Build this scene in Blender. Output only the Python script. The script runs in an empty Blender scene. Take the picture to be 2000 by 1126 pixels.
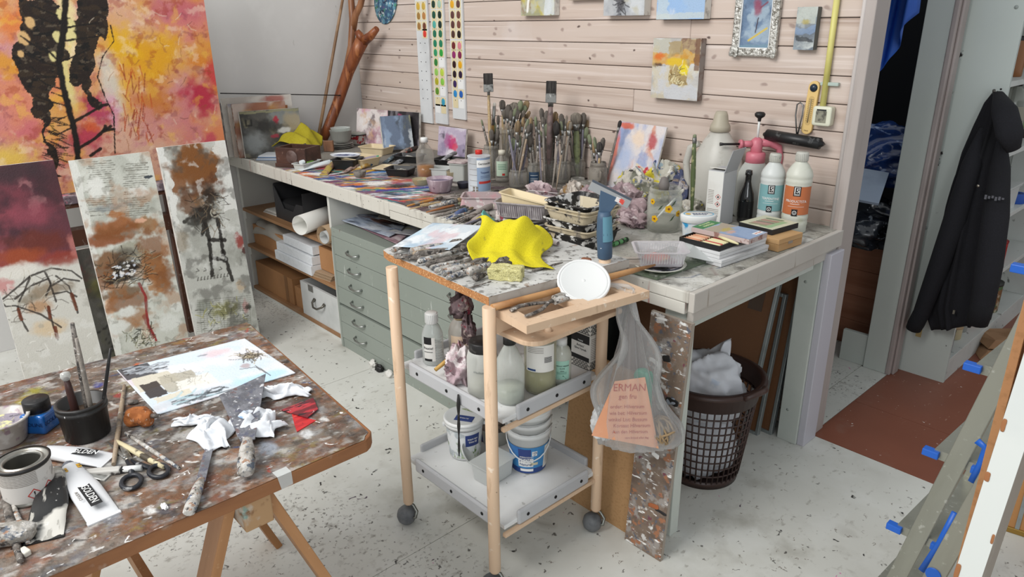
import bpy, math, random
from math import cos, sin
import numpy as np
from mathutils import Vector, Vector as V3, Matrix, Euler, noise as mnoise
# ---------------------------------------------------------------- camera, world, light, exposure
scene = bpy.context.scene
COL = scene.collection
PI = math.pi
FPX, YAW, PITCH, ROLL, CAMZ = 1404.63, -0.831348, 0.3563, 0.010985, 1.6
_ca, _sa, _cb, _sb, _cc, _sc = cos(YAW), sin(YAW), cos(PITCH), sin(PITCH), cos(ROLL), sin(ROLL)
FWD = V3((_sa*_cb, _ca*_cb, -_sb)); _r = V3((_ca, -_sa, 0)); _d = FWD.cross(_r)
RGT = _cc*_r + _sc*_d; DWN = -_sc*_r + _cc*_d
CAM = V3((0, 0, CAMZ))
cd = bpy.data.cameras.new('camera'); cam = bpy.data.objects.new('camera', cd); COL.objects.link(cam)
cd.sensor_width = 36; cd.lens = FPX/2000*36; cd.clip_start = .02; cd.clip_end = 60
mw = Matrix((RGT, -DWN, -FWD)).transposed().to_4x4(); mw.translation = CAM
cam.matrix_world = mw; scene.camera = cam
w = bpy.data.worlds.new('daylight'); scene.world = w; w.use_nodes = True
w.node_tree.nodes['Background'].inputs[0].default_value = (.93, .97, 1, 1)
w.node_tree.nodes['Background'].inputs[1].default_value = .64
def area(name, loc, tgt, sx, sy, power, col):
    l = bpy.data.lights.new(name, 'AREA'); l.shape = 'RECTANGLE'; l.size = sx; l.size_y = sy; l.energy = power; l.color = col
    o = bpy.data.objects.new(name, l); COL.objects.link(o); o.location = loc
    o.rotation_euler = (Vector(tgt)-Vector(loc)).to_track_quat('-Z', 'Y').to_euler(); return o
area('skylight_window', (-2.0, -1.6, 3.6), (-2.5, 1.8, .8), 2.6, 1.8, 165, (1, .985, .96))
area('side_fill', (1.9, -1.2, 2.1), (-.6, 1.8, .5), 1.2, 1.4, 30, (.92, .96, 1))  # added fill lamp lightening the right side, no known window there
scene.view_settings.view_transform = 'Standard'; scene.view_settings.look = 'None'
scene.view_settings.exposure = 0; scene.view_settings.gamma = 1; scene.view_settings.use_curve_mapping = False

# ---------------------------------------------------------------- helpers: picture point -> point on a real plane of the room
def ray(px, py): return RGT*((px-1000)/FPX) + DWN*((py-563)/FPX) + FWD
def G(px, py, z=0): v = ray(px, py); return CAM + v*((z-CAMZ)/v.z)
def GY(px, py, Y): v = ray(px, py); return CAM + v*(Y/v.y)
def GX(px, py, X): v = ray(px, py); return CAM + v*(X/v.x)
def facing(p): return math.atan2(-p[1], -p[0])            # direction from a spot towards the viewer
def lin(c): return tuple((x/12.92 if x <= .04045 else ((x+.055)/1.055)**2.4) for x in c)
def hx(s): return lin(tuple(int(s[i:i+2], 16)/255 for i in (0, 2, 4)))
def hxv(s): return np.array(hx(s))

MATS = {}
def M(name, col='ffffff', rough=.55, metal=0, ly=(), bump=None, alpha=1, trans=0, coat=0, vc=False, spec=.5, rnd=True, ior=1.45):
    if name in MATS: return MATS[name]
    m = bpy.data.materials.new(name); m.use_nodes = True; MATS[name] = m
    nt = m.node_tree; N = nt.nodes; L = nt.links; b = N['Principled BSDF']
    b.inputs['Roughness'].default_value = rough; b.inputs['Metallic'].default_value = metal
    b.inputs['Alpha'].default_value = alpha; b.inputs['Transmission Weight'].default_value = trans
    b.inputs['Coat Weight'].default_value = coat; b.inputs['Specular IOR Level'].default_value = spec; b.inputs['IOR'].default_value = ior
    c = hx(col) if isinstance(col, str) else col
    b.inputs['Base Color'].default_value = (*c, 1)
    if not ly and not bump and not vc: return m
    tc = N.new('ShaderNodeTexCoord'); vec = tc.outputs['Object']
    if rnd:
        oi = N.new('ShaderNodeObjectInfo'); mu = N.new('ShaderNodeMath'); mu.operation = 'MULTIPLY'; mu.inputs[1].default_value = 41.3
        L.new(oi.outputs['Random'], mu.inputs[0]); ad = N.new('ShaderNodeVectorMath'); ad.operation = 'ADD'
        L.new(vec, ad.inputs[0]); L.new(mu.outputs[0], ad.inputs[1]); vec = ad.outputs[0]
    if vc:
        at = N.new('ShaderNodeAttribute'); at.attribute_name = 'Col'; cur = at.outputs['Color']
    else:
        rg = N.new('ShaderNodeRGB'); rg.outputs[0].default_value = (*c, 1); cur = rg.outputs[0]
    for i, ly in enumerate(ly):
        kind, sc, lo, hi, lc = ly[:5]; op = ly[5] if len(ly) > 5 else {}
        mp = N.new('ShaderNodeMapping'); mp.inputs['Scale'].default_value = op.get('st', (1, 1, 1)); mp.inputs['Location'].default_value = (i*3.7+op.get('seed', 0), i*1.9, i*5.1)
        L.new(vec, mp.inputs[0]); v2 = mp.outputs[0]
        if kind == 'n':
            t = N.new('ShaderNodeTexNoise'); t.inputs['Scale'].default_value = sc; t.inputs['Detail'].default_value = op.get('det', 4); t.inputs['Roughness'].default_value = op.get('ro', .55)
            t.inputs['Distortion'].default_value = op.get('dis', 0)
            L.new(v2, t.inputs['Vector']); fac = t.outputs['Fac']
            mr = N.new('ShaderNodeMapRange'); L.new(fac, mr.inputs[0]); mr.inputs[1].default_value = lo; mr.inputs[2].default_value = hi; mr.inputs[3].default_value = 0; mr.inputs[4].default_value = op.get('s', 1)
            fo = mr.outputs[0]
        else:
            t0 = N.new('ShaderNodeTexNoise'); t0.inputs['Scale'].default_value = sc*1.7; t0.inputs['Detail'].default_value = 2; L.new(v2, t0.inputs['Vector'])
            vm = N.new('ShaderNodeVectorMath'); vm.operation = 'MULTIPLY_ADD'; k = op.get('dis', .7)/sc; vm.inputs[1].default_value = (k, k, k); L.new(t0.outputs['Color'], vm.inputs[0]); L.new(v2, vm.inputs[2])
            t = N.new('ShaderNodeTexVoronoi'); t.inputs['Scale'].default_value = sc
            if 'd2' in op: t.voronoi_dimensions = '2D'; mp.inputs['Rotation'].default_value = (PI/2 if op['d2'] == 'xz' else 0, 0, 0)
            L.new(vm.outputs[0], t.inputs['Vector'])
            mr = N.new('ShaderNodeMapRange'); L.new(t.outputs['Distance'], mr.inputs[0]); mr.inputs[1].default_value = lo; mr.inputs[2].default_value = hi; mr.inputs[3].default_value = op.get('s', 1); mr.inputs[4].default_value = 0
            sp = N.new('ShaderNodeSeparateColor'); L.new(t.outputs['Color'], sp.inputs[0])
            lt = N.new('ShaderNodeMath'); lt.operation = 'LESS_THAN'; lt.inputs[1].default_value = op.get('p', .5); L.new(sp.outputs[0], lt.inputs[0])
            ml = N.new('ShaderNodeMath'); ml.operation = 'MULTIPLY'; L.new(mr.outputs[0], ml.inputs[0]); L.new(lt.outputs[0], ml.inputs[1]); fo = ml.outputs[0]
        if 'mask' in op:
            msc, mlo, mhi = op['mask']; t2 = N.new('ShaderNodeTexNoise'); t2.inputs['Scale'].default_value = msc; L.new(vec, t2.inputs['Vector'])
            m2 = N.new('ShaderNodeMapRange'); L.new(t2.outputs['Fac'], m2.inputs[0]); m2.inputs[1].default_value = mlo; m2.inputs[2].default_value = mhi
            ml = N.new('ShaderNodeMath'); ml.operation = 'MULTIPLY'; L.new(fo, ml.inputs[0]); L.new(m2.outputs[0], ml.inputs[1]); fo = ml.outputs[0]
        mx = N.new('ShaderNodeMix'); mx.data_type = 'RGBA'; L.new(fo, mx.inputs[0]); L.new(cur, mx.inputs[6])
        mx.inputs[7].default_value = (*(hx(lc) if isinstance(lc, str) else lc), 1); cur = mx.outputs[2]
    L.new(cur, b.inputs['Base Color'])
    if bump:
        t = N.new('ShaderNodeTexNoise'); t.inputs['Scale'].default_value = bump[0]; t.inputs['Detail'].default_value = 5
        mp = N.new('ShaderNodeMapping'); mp.inputs['Scale'].default_value = bump[2] if len(bump) > 2 else (1, 1, 1); L.new(vec, mp.inputs[0]); L.new(mp.outputs[0], t.inputs['Vector'])
        bn = N.new('ShaderNodeBump'); bn.inputs['Strength'].default_value = bump[1]; bn.inputs['Distance'].default_value = .004; L.new(t.outputs['Fac'], bn.inputs['Height']); L.new(bn.outputs[0], b.inputs['Normal'])
    return m

def thinglass(name, tint='e8eeea', body=.12, rough=.05):
    """clear thin-walled glass or plastic: see-through, with reflections at grazing angles"""
    if name in MATS: return MATS[name]
    m = bpy.data.materials.new(name); m.use_nodes = True; MATS[name] = m
    nt = m.node_tree; N = nt.nodes; L = nt.links; b = N['Principled BSDF']; out = N['Material Output']
    b.inputs['Base Color'].default_value = (*hx(tint), 1); b.inputs['Roughness'].default_value = rough; b.inputs['Specular IOR Level'].default_value = .8
    tr = N.new('ShaderNodeBsdfTransparent'); tr.inputs[0].default_value = (.96, .97, .96, 1)
    lw = N.new('ShaderNodeLayerWeight'); lw.inputs[0].default_value = .35
    mr = N.new('ShaderNodeMapRange'); mr.inputs[3].default_value = body; mr.inputs[4].default_value = min(1, body+.6); L.new(lw.outputs['Facing'], mr.inputs[0])
    mx = N.new('ShaderNodeMixShader'); L.new(mr.outputs[0], mx.inputs[0]); L.new(tr.outputs[0], mx.inputs[1]); L.new(b.outputs[0], mx.inputs[2]); L.new(mx.outputs[0], out.inputs[0])
    return m

class MB:
    def __init__(s): s.v = []; s.f = []; s.m = []; s.s = []
    def add(s, vs, fs, m=0, sm=False, X=None):
        o = len(s.v); s.v += [tuple(X @ Vector(v)) if X else tuple(v) for v in vs]
        for f in fs: s.f.append(tuple(i+o for i in f)); s.m.append(m); s.s.append(sm)
        return s
    def box(s, c, d, R=None, m=0):
        x, y, z = d[0]/2, d[1]/2, d[2]/2
        vs = [V3((i*x, j*y, k*z)) for i in (-1, 1) for j in (-1, 1) for k in (-1, 1)]
        if R: vs = [R @ v for v in vs]
        return s.add([v+Vector(c) for v in vs], [(0, 1, 3, 2), (4, 6, 7, 5), (0, 4, 5, 1), (2, 3, 7, 6), (0, 2, 6, 4), (1, 5, 7, 3)], m)
    def bx(s, x0, x1, y0, y1, z0, z1, m=0): return s.box(((x0+x1)/2, (y0+y1)/2, (z0+z1)/2), (x1-x0, y1-y0, z1-z0), None, m)
    def tube(s, pts, rs, n=8, m=0, caps=True, sm=True, flat=1, side=None):
        pts = [Vector(p) for p in pts]
        if not hasattr(rs, '__len__'): rs = [rs]*len(pts)
        vs = []; fs = []; ref = None
        for i, p in enumerate(pts):
            t = (pts[min(i+1, len(pts)-1)]-pts[max(i-1, 0)]).normalized()
            if ref is None: ref = Vector(side) if side else (V3((0, 0, 1)) if abs(t.z) < .9 else V3((1, 0, 0)))
            a = (ref-t*ref.dot(t)).normalized(); ref = a; b = t.cross(a)
            for k in range(n):
                q = 2*PI*k/n; vs.append(p+(a*cos(q)*flat+b*sin(q))*rs[i])
        for i in range(len(pts)-1):
            for k in range(n): fs.append((i*n+k, i*n+(k+1) % n, (i+1)*n+(k+1) % n, (i+1)*n+k))
        s.add(vs, fs, m, sm)
        if caps:
            o = len(s.v)-len(vs); s.f.append(tuple(o+k for k in reversed(range(n)))); s.f.append(tuple(o+(len(pts)-1)*n+k for k in range(n))); s.m += [m, m]; s.s += [False, False]
        return s
    def lathe(s, prof, n=24, m=0, c=(0, 0, 0), sm=True, X=None):
        vs = []; fs = []; idx = []
        for r, z in prof:
            if r < 1e-6: idx.append([len(vs)]); vs.append((c[0], c[1], c[2]+z))
            else:
                idx.append(list(range(len(vs), len(vs)+n)))
                vs += [(c[0]+r*cos(2*PI*k/n), c[1]+r*sin(2*PI*k/n), c[2]+z) for k in range(n)]
        for a, b in zip(idx, idx[1:]):
            for k in range(n):
                k2 = (k+1) % n
                if len(a) == 1 and len(b) == 1: continue
                if len(a) == 1: fs.append((a[0], b[k2], b[k]))
                elif len(b) == 1: fs.append((a[k], a[k2], b[0]))
                else: fs.append((a[k], a[k2], b[k2], b[k]))
        return s.add(vs, fs, m, sm, X)
    def prism(s, poly, z0, z1, m=0, X=None):
        n = len(poly); vs = [(p[0], p[1], z0) for p in poly]+[(p[0], p[1], z1) for p in poly]
        fs = [tuple(reversed(range(n))), tuple(range(n, 2*n))]+[(i, (i+1) % n, n+(i+1) % n, n+i) for i in range(n)]
        return s.add(vs, fs, m, False, X)
    def grid(s, P, m=0, sm=True, X=None):
        nu = len(P); nv = len(P[0]); vs = [p for r in P for p in r]
        return s.add(vs, [(i*nv+j, (i+1)*nv+j, (i+1)*nv+j+1, i*nv+j+1) for i in range(nu-1) for j in range(nv-1)], m, sm, X)
    def patch(s, r, a0, a1, z0, z1, n=12, m=0, r1=None):
        r1 = r if r1 is None else r1
        return s.grid([[(r*cos(a), r*sin(a), z0), (r1*cos(a), r1*sin(a), z1)] for a in [a0+(a1-a0)*i/n for i in range(n+1)]], m)
    def mk(s, name, mats, parent=None, loc=None, rot=None, bev=0, bseg=2):
        me = bpy.data.meshes.new(name); me.from_pydata(s.v, [], s.f)
        if not isinstance(mats, (list, tuple)): mats = [mats]
        for m in mats: me.materials.append(m)
        me.polygons.foreach_set('material_index', s.m); me.polygons.foreach_set('use_smooth', s.s); me.update()
        o = bpy.data.objects.new(name, me); COL.objects.link(o)
        if parent: o.parent = parent
        if loc is not None: o.location = loc
        if rot is not None: o.rotation_euler = rot
        if bev:
            b = o.modifiers.new('bevel', 'BEVEL'); b.width = bev; b.segments = bseg; b.limit_method = 'ANGLE'
        return o
def BX(*a): return MB().bx(*a)
def TB(*a, **k): return MB().tube(*a, **k)
def tag(o, label, cat, group=None):
    o['label'] = label; o['category'] = cat
    if group: o['group'] = group
    return o
def thing(name, label, cat, loc=(0, 0, 0), rz=0, group=None, rot=None):
    o = bpy.data.objects.new(name, None); COL.objects.link(o); o.empty_display_size = .05
    o.location = loc; o.rotation_euler = rot or (0, 0, rz); return tag(o, label, cat, group)
def struct(o): o['kind'] = 'structure'; return o
def clone(root, loc=None, rz=None, label=None, group=None, rot=None):
    r = root.copy(); COL.objects.link(r)
    if loc is not None: r.location = loc
    if rz is not None: r.rotation_euler = (0, 0, rz)
    if rot is not None: r.rotation_euler = rot
    if label: r['label'] = label
    if group: r['group'] = group
    for ch in list(root.children):
        c = ch.copy(); COL.objects.link(c); c.parent = r
        for g in ch.children:
            d = g.copy(); COL.objects.link(d); d.parent = c
    return r
def sub(o, name, label=None):                                # name + optional label of a part
    o.name = name
    if label: o['label'] = label
    return o
def text(parent, s, size, mat, loc=(0, 0, 0), rot=(0, 0, 0), bend=None, ax='CENTER', sx=1, name='lettering'):
    """flat print: bend=(radius, angle, z) wraps it round an upright cylinder of the parent"""
    cu = bpy.data.curves.new('lettering', 'FONT'); cu.body = s; cu.size = size; cu.align_x = ax; cu.align_y = 'CENTER'; cu.resolution_u = 2; cu.extrude = .0002
    t = bpy.data.objects.new('lettering', cu); COL.objects.link(t)
    me = bpy.data.meshes.new_from_object(t); bpy.data.objects.remove(t)
    co = np.empty(len(me.vertices)*3); me.vertices.foreach_get('co', co); co = co.reshape(-1, 3); co[:, 0] *= sx
    if bend:
        r, a0, z0 = bend; a = a0+co[:, 0]/r; rr = r+co[:, 2]+.0004
        co = np.stack([rr*np.cos(a), rr*np.sin(a), z0+co[:, 1]], 1)
    me.vertices.foreach_set('co', co.ravel()); me.materials.clear(); me.materials.append(mat); me.update()
    o = bpy.data.objects.new(name, me); COL.objects.link(o); o.parent = parent
    if not bend: o.location = loc; o.rotation_euler = rot
    return o

# ---------------------------------------------------------------- numpy brushwork for paintings (albedo only, stored per vertex)
def _h(i, j, s): n = np.sin(i*127.1+j*311.7+s*74.7)*43758.5453; return n-np.floor(n)
def vnoise(x, y, s):
    i = np.floor(x); j = np.floor(y); u = x-i; v = y-j; u = u*u*(3-2*u); v = v*v*(3-2*v)
    return (_h(i, j, s)*(1-u)+_h(i+1, j, s)*u)*(1-v)+(_h(i, j+1, s)*(1-u)+_h(i+1, j+1, s)*u)*v
def fbm(x, y, s=0, o=4):
    t = 0; a = .5
    for k in range(o): t = t+a*vnoise(x, y, s+k*13); x = x*2.03; y = y*2.03; a *= .5
    return t/(1-.5**o)
def sm(x, a, b): t = np.clip((x-a)/(b-a), 0, 1); return t*t*(3-2*t)
class Cv:
    """painted field over u (0..w metres, left to right) and v (0..h metres, bottom to top)"""
    def __init__(s, w, h, nx, ny, base='ffffff', seed=1):
        s.w, s.h = w, h; s.U, s.V = np.meshgrid(np.linspace(0, w, nx), np.linspace(0, h, ny)); s.seed = seed
        s.c = np.ones((ny, nx, 3))*hxv(base); s.rng = random.Random(seed)
    def mix(s, fac, col): s.c = s.c*(1-fac[..., None])+(hxv(col) if isinstance(col, str) else col)*fac[..., None]; return s
    def win(s, u0, u1, v0, v1):
        ny, nx = s.U.shape; f = lambda x, n, L: max(0, min(n, int(x/L*(n-1)))); return (slice(f(v0, ny, s.h), f(v1, ny, s.h)+2), slice(f(u0, nx, s.w), f(u1, nx, s.w)+2))
    def part(s, w_, fac, col): s.c[w_] = s.c[w_]*(1-fac[..., None])+(hxv(col) if isinstance(col, str) else col)*fac[..., None]; return s
    def deepen(s, g): s.c = np.clip(s.c, 0, 1)**g; return s
    def cloud(s, col, scale, lo, hi, st=1, sx=1, sy=1, o=6):
        s.seed += 7; k = scale*.8; wx = fbm(s.U*k*3, s.V*k*3, s.seed+50, 4)*.5/k; wy = fbm(s.U*k*3, s.V*k*3, s.seed+90, 4)*.5/k
        return s.mix(.85*st*sm(fbm((s.U+wx)*scale*sx, (s.V+wy)*scale*sy, s.seed, o), lo-(.05 if lo < .57 else 0), hi+.07), col)
    def blob(s, u, v, ru, rv, col, st=1, edge=.5, wob=.35, sc=None):
        s.seed += 3; k = sc or 3/max(ru, rv); w_ = s.win(u-ru*1.6, u+ru*1.6, v-rv*1.6, v+rv*1.6); U, V = s.U[w_], s.V[w_]
        d = np.hypot((U-u)/ru, (V-v)/rv)+wob*(fbm(U*k, V*k, s.seed)-.5)*2
        return s.part(w_, st*(1-sm(d, 1-edge, 1)), col)
    def rect(s, u0, u1, v0, v1, col, st=1, wob=0):
        s.seed += 3; n = wob*(fbm(s.U*25, s.V*25, s.seed)-.5)*2
        return s.mix(st*((s.U+n > u0) & (s.U+n < u1) & (s.V+n > v0) & (s.V+n < v1)).astype(float), col)
    def line(s, pts, wd, col, st=1, wob=0):
        s.seed += 3; m = wd+wob; xs = [p[0] for p in pts]; ys = [p[1] for p in pts]; w_ = s.win(min(xs)-m, max(xs)+m, min(ys)-m, max(ys)+m); U, V = s.U[w_], s.V[w_]; best = np.full(U.shape, 1e9)
        for (a, b), (c, d) in zip(pts, pts[1:]):
            L2 = (c-a)**2+(d-b)**2+1e-12; t = np.clip(((U-a)*(c-a)+(V-b)*(d-b))/L2, 0, 1)
            best = np.minimum(best, np.hypot(U-a-t*(c-a), V-b-t*(d-b)))
        if wob: best = best+wob*(fbm(U*60, V*60, s.seed)-.5)*2
        return s.part(w_, st*(1-sm(best, wd*.45, wd*.75)), col)
    def hairs(s, n, box, ln, wd, cols, ang=(0, 6.28), st=.8):
        for _ in range(n):
            u = s.rng.uniform(box[0], box[1]); v = s.rng.uniform(box[2], box[3]); a = s.rng.uniform(*ang); l = ln*s.rng.uniform(.4, 1.2); b = a+s.rng.uniform(-.8, .8)
            s.line([(u, v), (u+l*.5*cos(a), v+l*.5*sin(a)), (u+l*.5*(cos(a)+cos(b)), v+l*.5*(sin(a)+sin(b)))], wd, s.rng.choice(cols), st)
        return s
    def spots(s, n, box, r, cols):
        for _ in range(n): s.blob(s.rng.uniform(box[0], box[1]), s.rng.uniform(box[2], box[3]), r*s.rng.uniform(.3, 1.3), r*s.rng.uniform(.3, 1), s.rng.choice(cols), .9, .3, .5)
        return s
VCM = lambda: M('painted_surface', rough=.5, vc=True, ly=(('n', 180, .58, .75, '1a1512', {'s': .18}),), bump=(160, .25))
def sheet(cv, name, parent, fn, mat=None, sm_=True):
    """mesh grid carrying the painted colours; fn(u, v) -> local point"""
    ny, nx = cv.U.shape; u = cv.U.ravel(); v = cv.V.ravel()
    P = np.stack(fn(u, v), 1)
    idx = np.arange(nx*ny).reshape(ny, nx); q = np.stack([idx[:-1, :-1], idx[:-1, 1:], idx[1:, 1:], idx[1:, :-1]], -1).reshape(-1, 4)
    me = bpy.data.meshes.new(name); me.vertices.add(len(P)); me.vertices.foreach_set('co', P.ravel())
    me.loops.add(q.size); me.loops.foreach_set('vertex_index', q.ravel()); me.polygons.add(len(q)); me.polygons.foreach_set('loop_start', np.arange(len(q))*4)
    me.polygons.foreach_set('use_smooth', np.full(len(q), sm_)); me.update(calc_edges=True)
    ca = me.color_attributes.new('Col', 'FLOAT_COLOR', 'POINT'); ca.data.foreach_set('color', np.concatenate([np.clip(cv.c.reshape(-1, 3), 0, 1), np.ones((len(P), 1))], 1).ravel())
    me.materials.append(mat or VCM()); o = bpy.data.objects.new(name, me); COL.objects.link(o); o.parent = parent
    return o
def canvas(name, label, cv, loc, rot, depth=.02, cat='painting', edge=None, group=None):
    """stretched canvas: local x = right, z = up, painted side faces local -y, origin bottom centre of the back"""
    t = thing(name, label, cat, loc, 0, group, rot); W, H = cv.w, cv.h
    sheet(cv, 'painted_front', t, lambda u, v: (u-W/2, np.full_like(u, -depth-.0006), v))
    BX(-W/2, W/2, -depth, 0, 0, H).mk('stretched_canvas', edge or M('canvas_edge', 'd9d6cf', .8, ly=(('n', 30, .5, .65, '8f8a86', {'s': .7}),)), t, bev=.002)
    return t
# ================================================================ THE ROOM
R = random.Random(5)
YW, XL, BT, XE = 2.611, -4.34, .872, -1.07          # plank wall, plaster wall, bench top height, bench right end
m_floor = M('floor_paint', 'cfcfc8', .5, ly=(('n', 1.3, .45, .75, 'b9b8b0', {'s': .6}), ('n', 5, .5, .8, 'dedfdb', {'s': .6}), ('n', 8, .52, .78, '8a8578', {'s': .6, 'mask': (1.3, .46, .62)}),
    ('n', 40, .6, .7, '7d776c', {'s': .55, 'mask': (1.6, .4, .6), 'st': (1, .6, 1)}), ('v', 13, .05, .1, '2a2725', {'d2': 'xy', 'p': .11, 'dis': 1.3}), ('v', 30, .08, .17, '3f3a36', {'d2': 'xy', 'p': .1, 'dis': 1.4, 's': .85}), ('v', 26, .04, .1, '7a7268', {'d2': 'xy', 'p': .2, 'dis': 1.8}),
    ('v', 55, .12, .26, '4a453f', {'d2': 'xy', 'p': .5, 'dis': 1.5, 'mask': (.8, .54, .64), 's': .85}), ('n', 24, .58, .7, '6d665c', {'s': .6, 'mask': (.8, .53, .66)}), ('v', 7, .025, .06, '3a1c38', {'d2': 'xy', 'p': .12, 'dis': 1.6}), ('v', 9, .02, .045, 'c76aa0', {'d2': 'xy', 'p': .06, 'dis': 1.5}), ('n', 3.2, .66, .74, '756a5c', {'s': .35, 'dis': 1.5})), bump=(40, .08), rnd=False)
floor = struct(BX(-4.4, 1.6, -2, 2.62, -.06, -.012).bx(-4.4, -1.05, 2.62, 4.45, -.06, -.012).bx(-1.05, 1.6, 2.62, 6.2, -.06, -.012).mk('floor', M('subfloor', '4a4640', .9)))
def panel(x0, x1, y0, y1, m=m_floor, z=0, nm='floor_panel'): return BX(x0+.0012, x1-.0012, y0+.001, y1-.001, z-.012, z).mk(nm, m, floor)
for a, b in ((-4.34, -2.83), (-2.83, -1.602), (-1.602, -.38), (-.38, .85), (.85, 1.6)):
    panel(a, b, -2, 2.618)
panel(-4.34, -2.3, 2.62, 4.45); panel(-2.3, -1.186, 2.62, 4.45); panel(-1.186, -1.062, 2.62, 3.39)
m_brown = M('brown_floor_paint', '84513f', .42, ly=(('n', 2, .4, .8, '704436', {'s': .7}), ('n', 60, .66, .7, 'b08f7e', {'st': (1, .22, 1), 's': .7, 'mask': (1.7, .45, .6)}), ('n', 60, .67, .71, 'b08f7e', {'st': (.25, 1, 1), 's': .6, 'mask': (1.7, .45, .6)}),
    ('n', 8, .62, .75, '8a6a5d', {'s': .4}), ('v', 14, .05, .1, 'e6e0d8', {'d2': 'xy', 'p': .05, 'dis': 1.4}), ('v', 40, .05, .12, 'b8a498', {'d2': 'xy', 'p': .06})), bump=(60, .06), rnd=False)
panel(-1.062, .3, 2.618, 3.02, m_brown, .001); panel(-1.062, .3, 3.02, 4.3, m_brown, .001); panel(-1.062, .3, 4.3, 6.2, m_brown, .001); panel(.3, 1.6, 2.618, 6.2, m_brown, .001)

# plank wall: every board its own piece
wb = struct(BX(XL, -1.075, 2.632, 2.70, 0, 2.45).mk('wall_back', M('wall_backing', '4d403a', .9)))
plk = [M('plank_wash_%d' % i, c, .62, ly=(('n', 3, .35, .7, e, {'st': (.25, 1, 5), 's': .55}), ('n', 26, .5, .72, 'a08a7c', {'st': (.035, 1, 1), 's': .7}), ('n', 60, .56, .7, 'e2d6d0', {'st': (.02, 1, 1), 's': .55}),
     ('v', 9, .05, .11, '8f7a72', {'d2': 'xz', 'p': .4, 'st': (.7, 1, 1.25), 'dis': .4, 's': .7}), ('v', 10.3, .03, .075, '5d4c46', {'d2': 'xz', 'p': .18, 'st': (.75, 1, 1.2), 'dis': .3}), ('n', 2.4, .6, .8, 'd9d2d0', {'s': .5})), bump=(70, .1, (.05, 1, 1))) for i, (c, e) in enumerate((('c9b9ae', 'bda99b'), ('c7b8ae', 'c5b2a4'), ('c2b0a3', 'ccbdb3')))]
pitch = .0957; z1 = 1.598; k0 = -16
for k in range(-17, 9):
    za = max(0, z1+k*pitch); zb = z1+(k+1)*pitch
    if zb <= .01: continue
    cuts = [XL+.002]
    if R.random() < .6: cuts.append(R.uniform(-4.1, -1.5))
    cuts.append(-1.092)
    for a, b in zip(cuts, cuts[1:]):
        BX(a+.0006, b-.0006, YW+R.uniform(-.0008, .0008), 2.632, za+.0014, zb-.0014).mk('plank', R.choice(plk), wb, bev=.0025, bseg=1)
# plaster wall on the left
m_plast = M('plaster', 'd0cfcd', .85, ly=(('n', 1.2, .4, .75, 'c5c4c1', {'s': .7}), ('n', 7, .55, .8, 'd8d7d5', {'s': .5}), ('v', 50, .03, .08, '6a6864', {'p': .04}), ('n', 40, .68, .74, '8b8985', {'s': .5, 'st': (1, 1, .4), 'mask': (2, .5, .6)})), bump=(9, .25), rnd=False)
struct(BX(XL-.1, XL, -2, 2.70, 0, 2.6).mk('wall_left', m_plast))
# trim at the free end of the plank wall
m_trim = M('trim_paint', 'a79e99', .55, ly=(('n', 3, .4, .7, 'b3aaa6', {'s': .6}), ('n', 30, .6, .75, '8e7f78', {'st': (1, 1, .06), 's': .5})))
t1 = struct(BX(-1.092, -1.052, 2.585, 2.70, 0, 2.45).mk('trim_1', m_trim, bev=.004))
tb = TB([(-1.092, 2.588, .872), (-1.092, 2.588, 2.45)], .008, 8).mk('bead', M('bead_paint', 'c9c1bd', .5), t1)
# storage recess behind the plank wall
m_dk = M('recess_dark', '17191e', .9)  # near-black wall colour holds the recess's darkness
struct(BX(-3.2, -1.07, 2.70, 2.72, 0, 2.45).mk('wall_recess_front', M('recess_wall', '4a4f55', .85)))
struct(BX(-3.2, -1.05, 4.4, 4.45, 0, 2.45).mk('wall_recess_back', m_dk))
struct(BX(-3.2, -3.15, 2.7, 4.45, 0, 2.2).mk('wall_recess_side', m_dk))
m_jamb = M('jamb_paint', 'c3c8c1', .5, ly=(('n', 2, .4, .8, 'b7bdb6', {'s': .6}), ('v', 12, .03, .06, '7e837b', {'p': .06}), ('v', 9, .03, .08, 'b9a94e', {'p': .04})))
st = struct(BX(-1.178, -1.074, 3.385, 3.42, 0, 2.45).mk('wall_stub', m_jamb, bev=.003))
t2 = struct(BX(-1.074, -1.052, 3.38, 3.48, 0, 2.45).bx(-1.052, -1.04, 3.40, 3.455, 0, 2.45).mk('trim_2', M('door_trim_paint', '9d928e', .5, ly=(('n', 4, .4, .7, 'b4a9a5', {'s': .6}),)), bev=.005))
struct(BX(-1.3, -1.178, 3.395, 3.42, 0, .16).mk('baseboard_recess', m_jamb, bev=.003))
struct(BX(-1.09, -1.07, 3.48, 6.2, 0, 2.45).mk('wall_passage', M('passage_wall', '8f938c', .8)))
struct(BX(-1.09, 1.6, 6.2, 6.25, 0, 2.45).mk('wall_far', M('far_wall', '6f736e', .8)))

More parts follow.
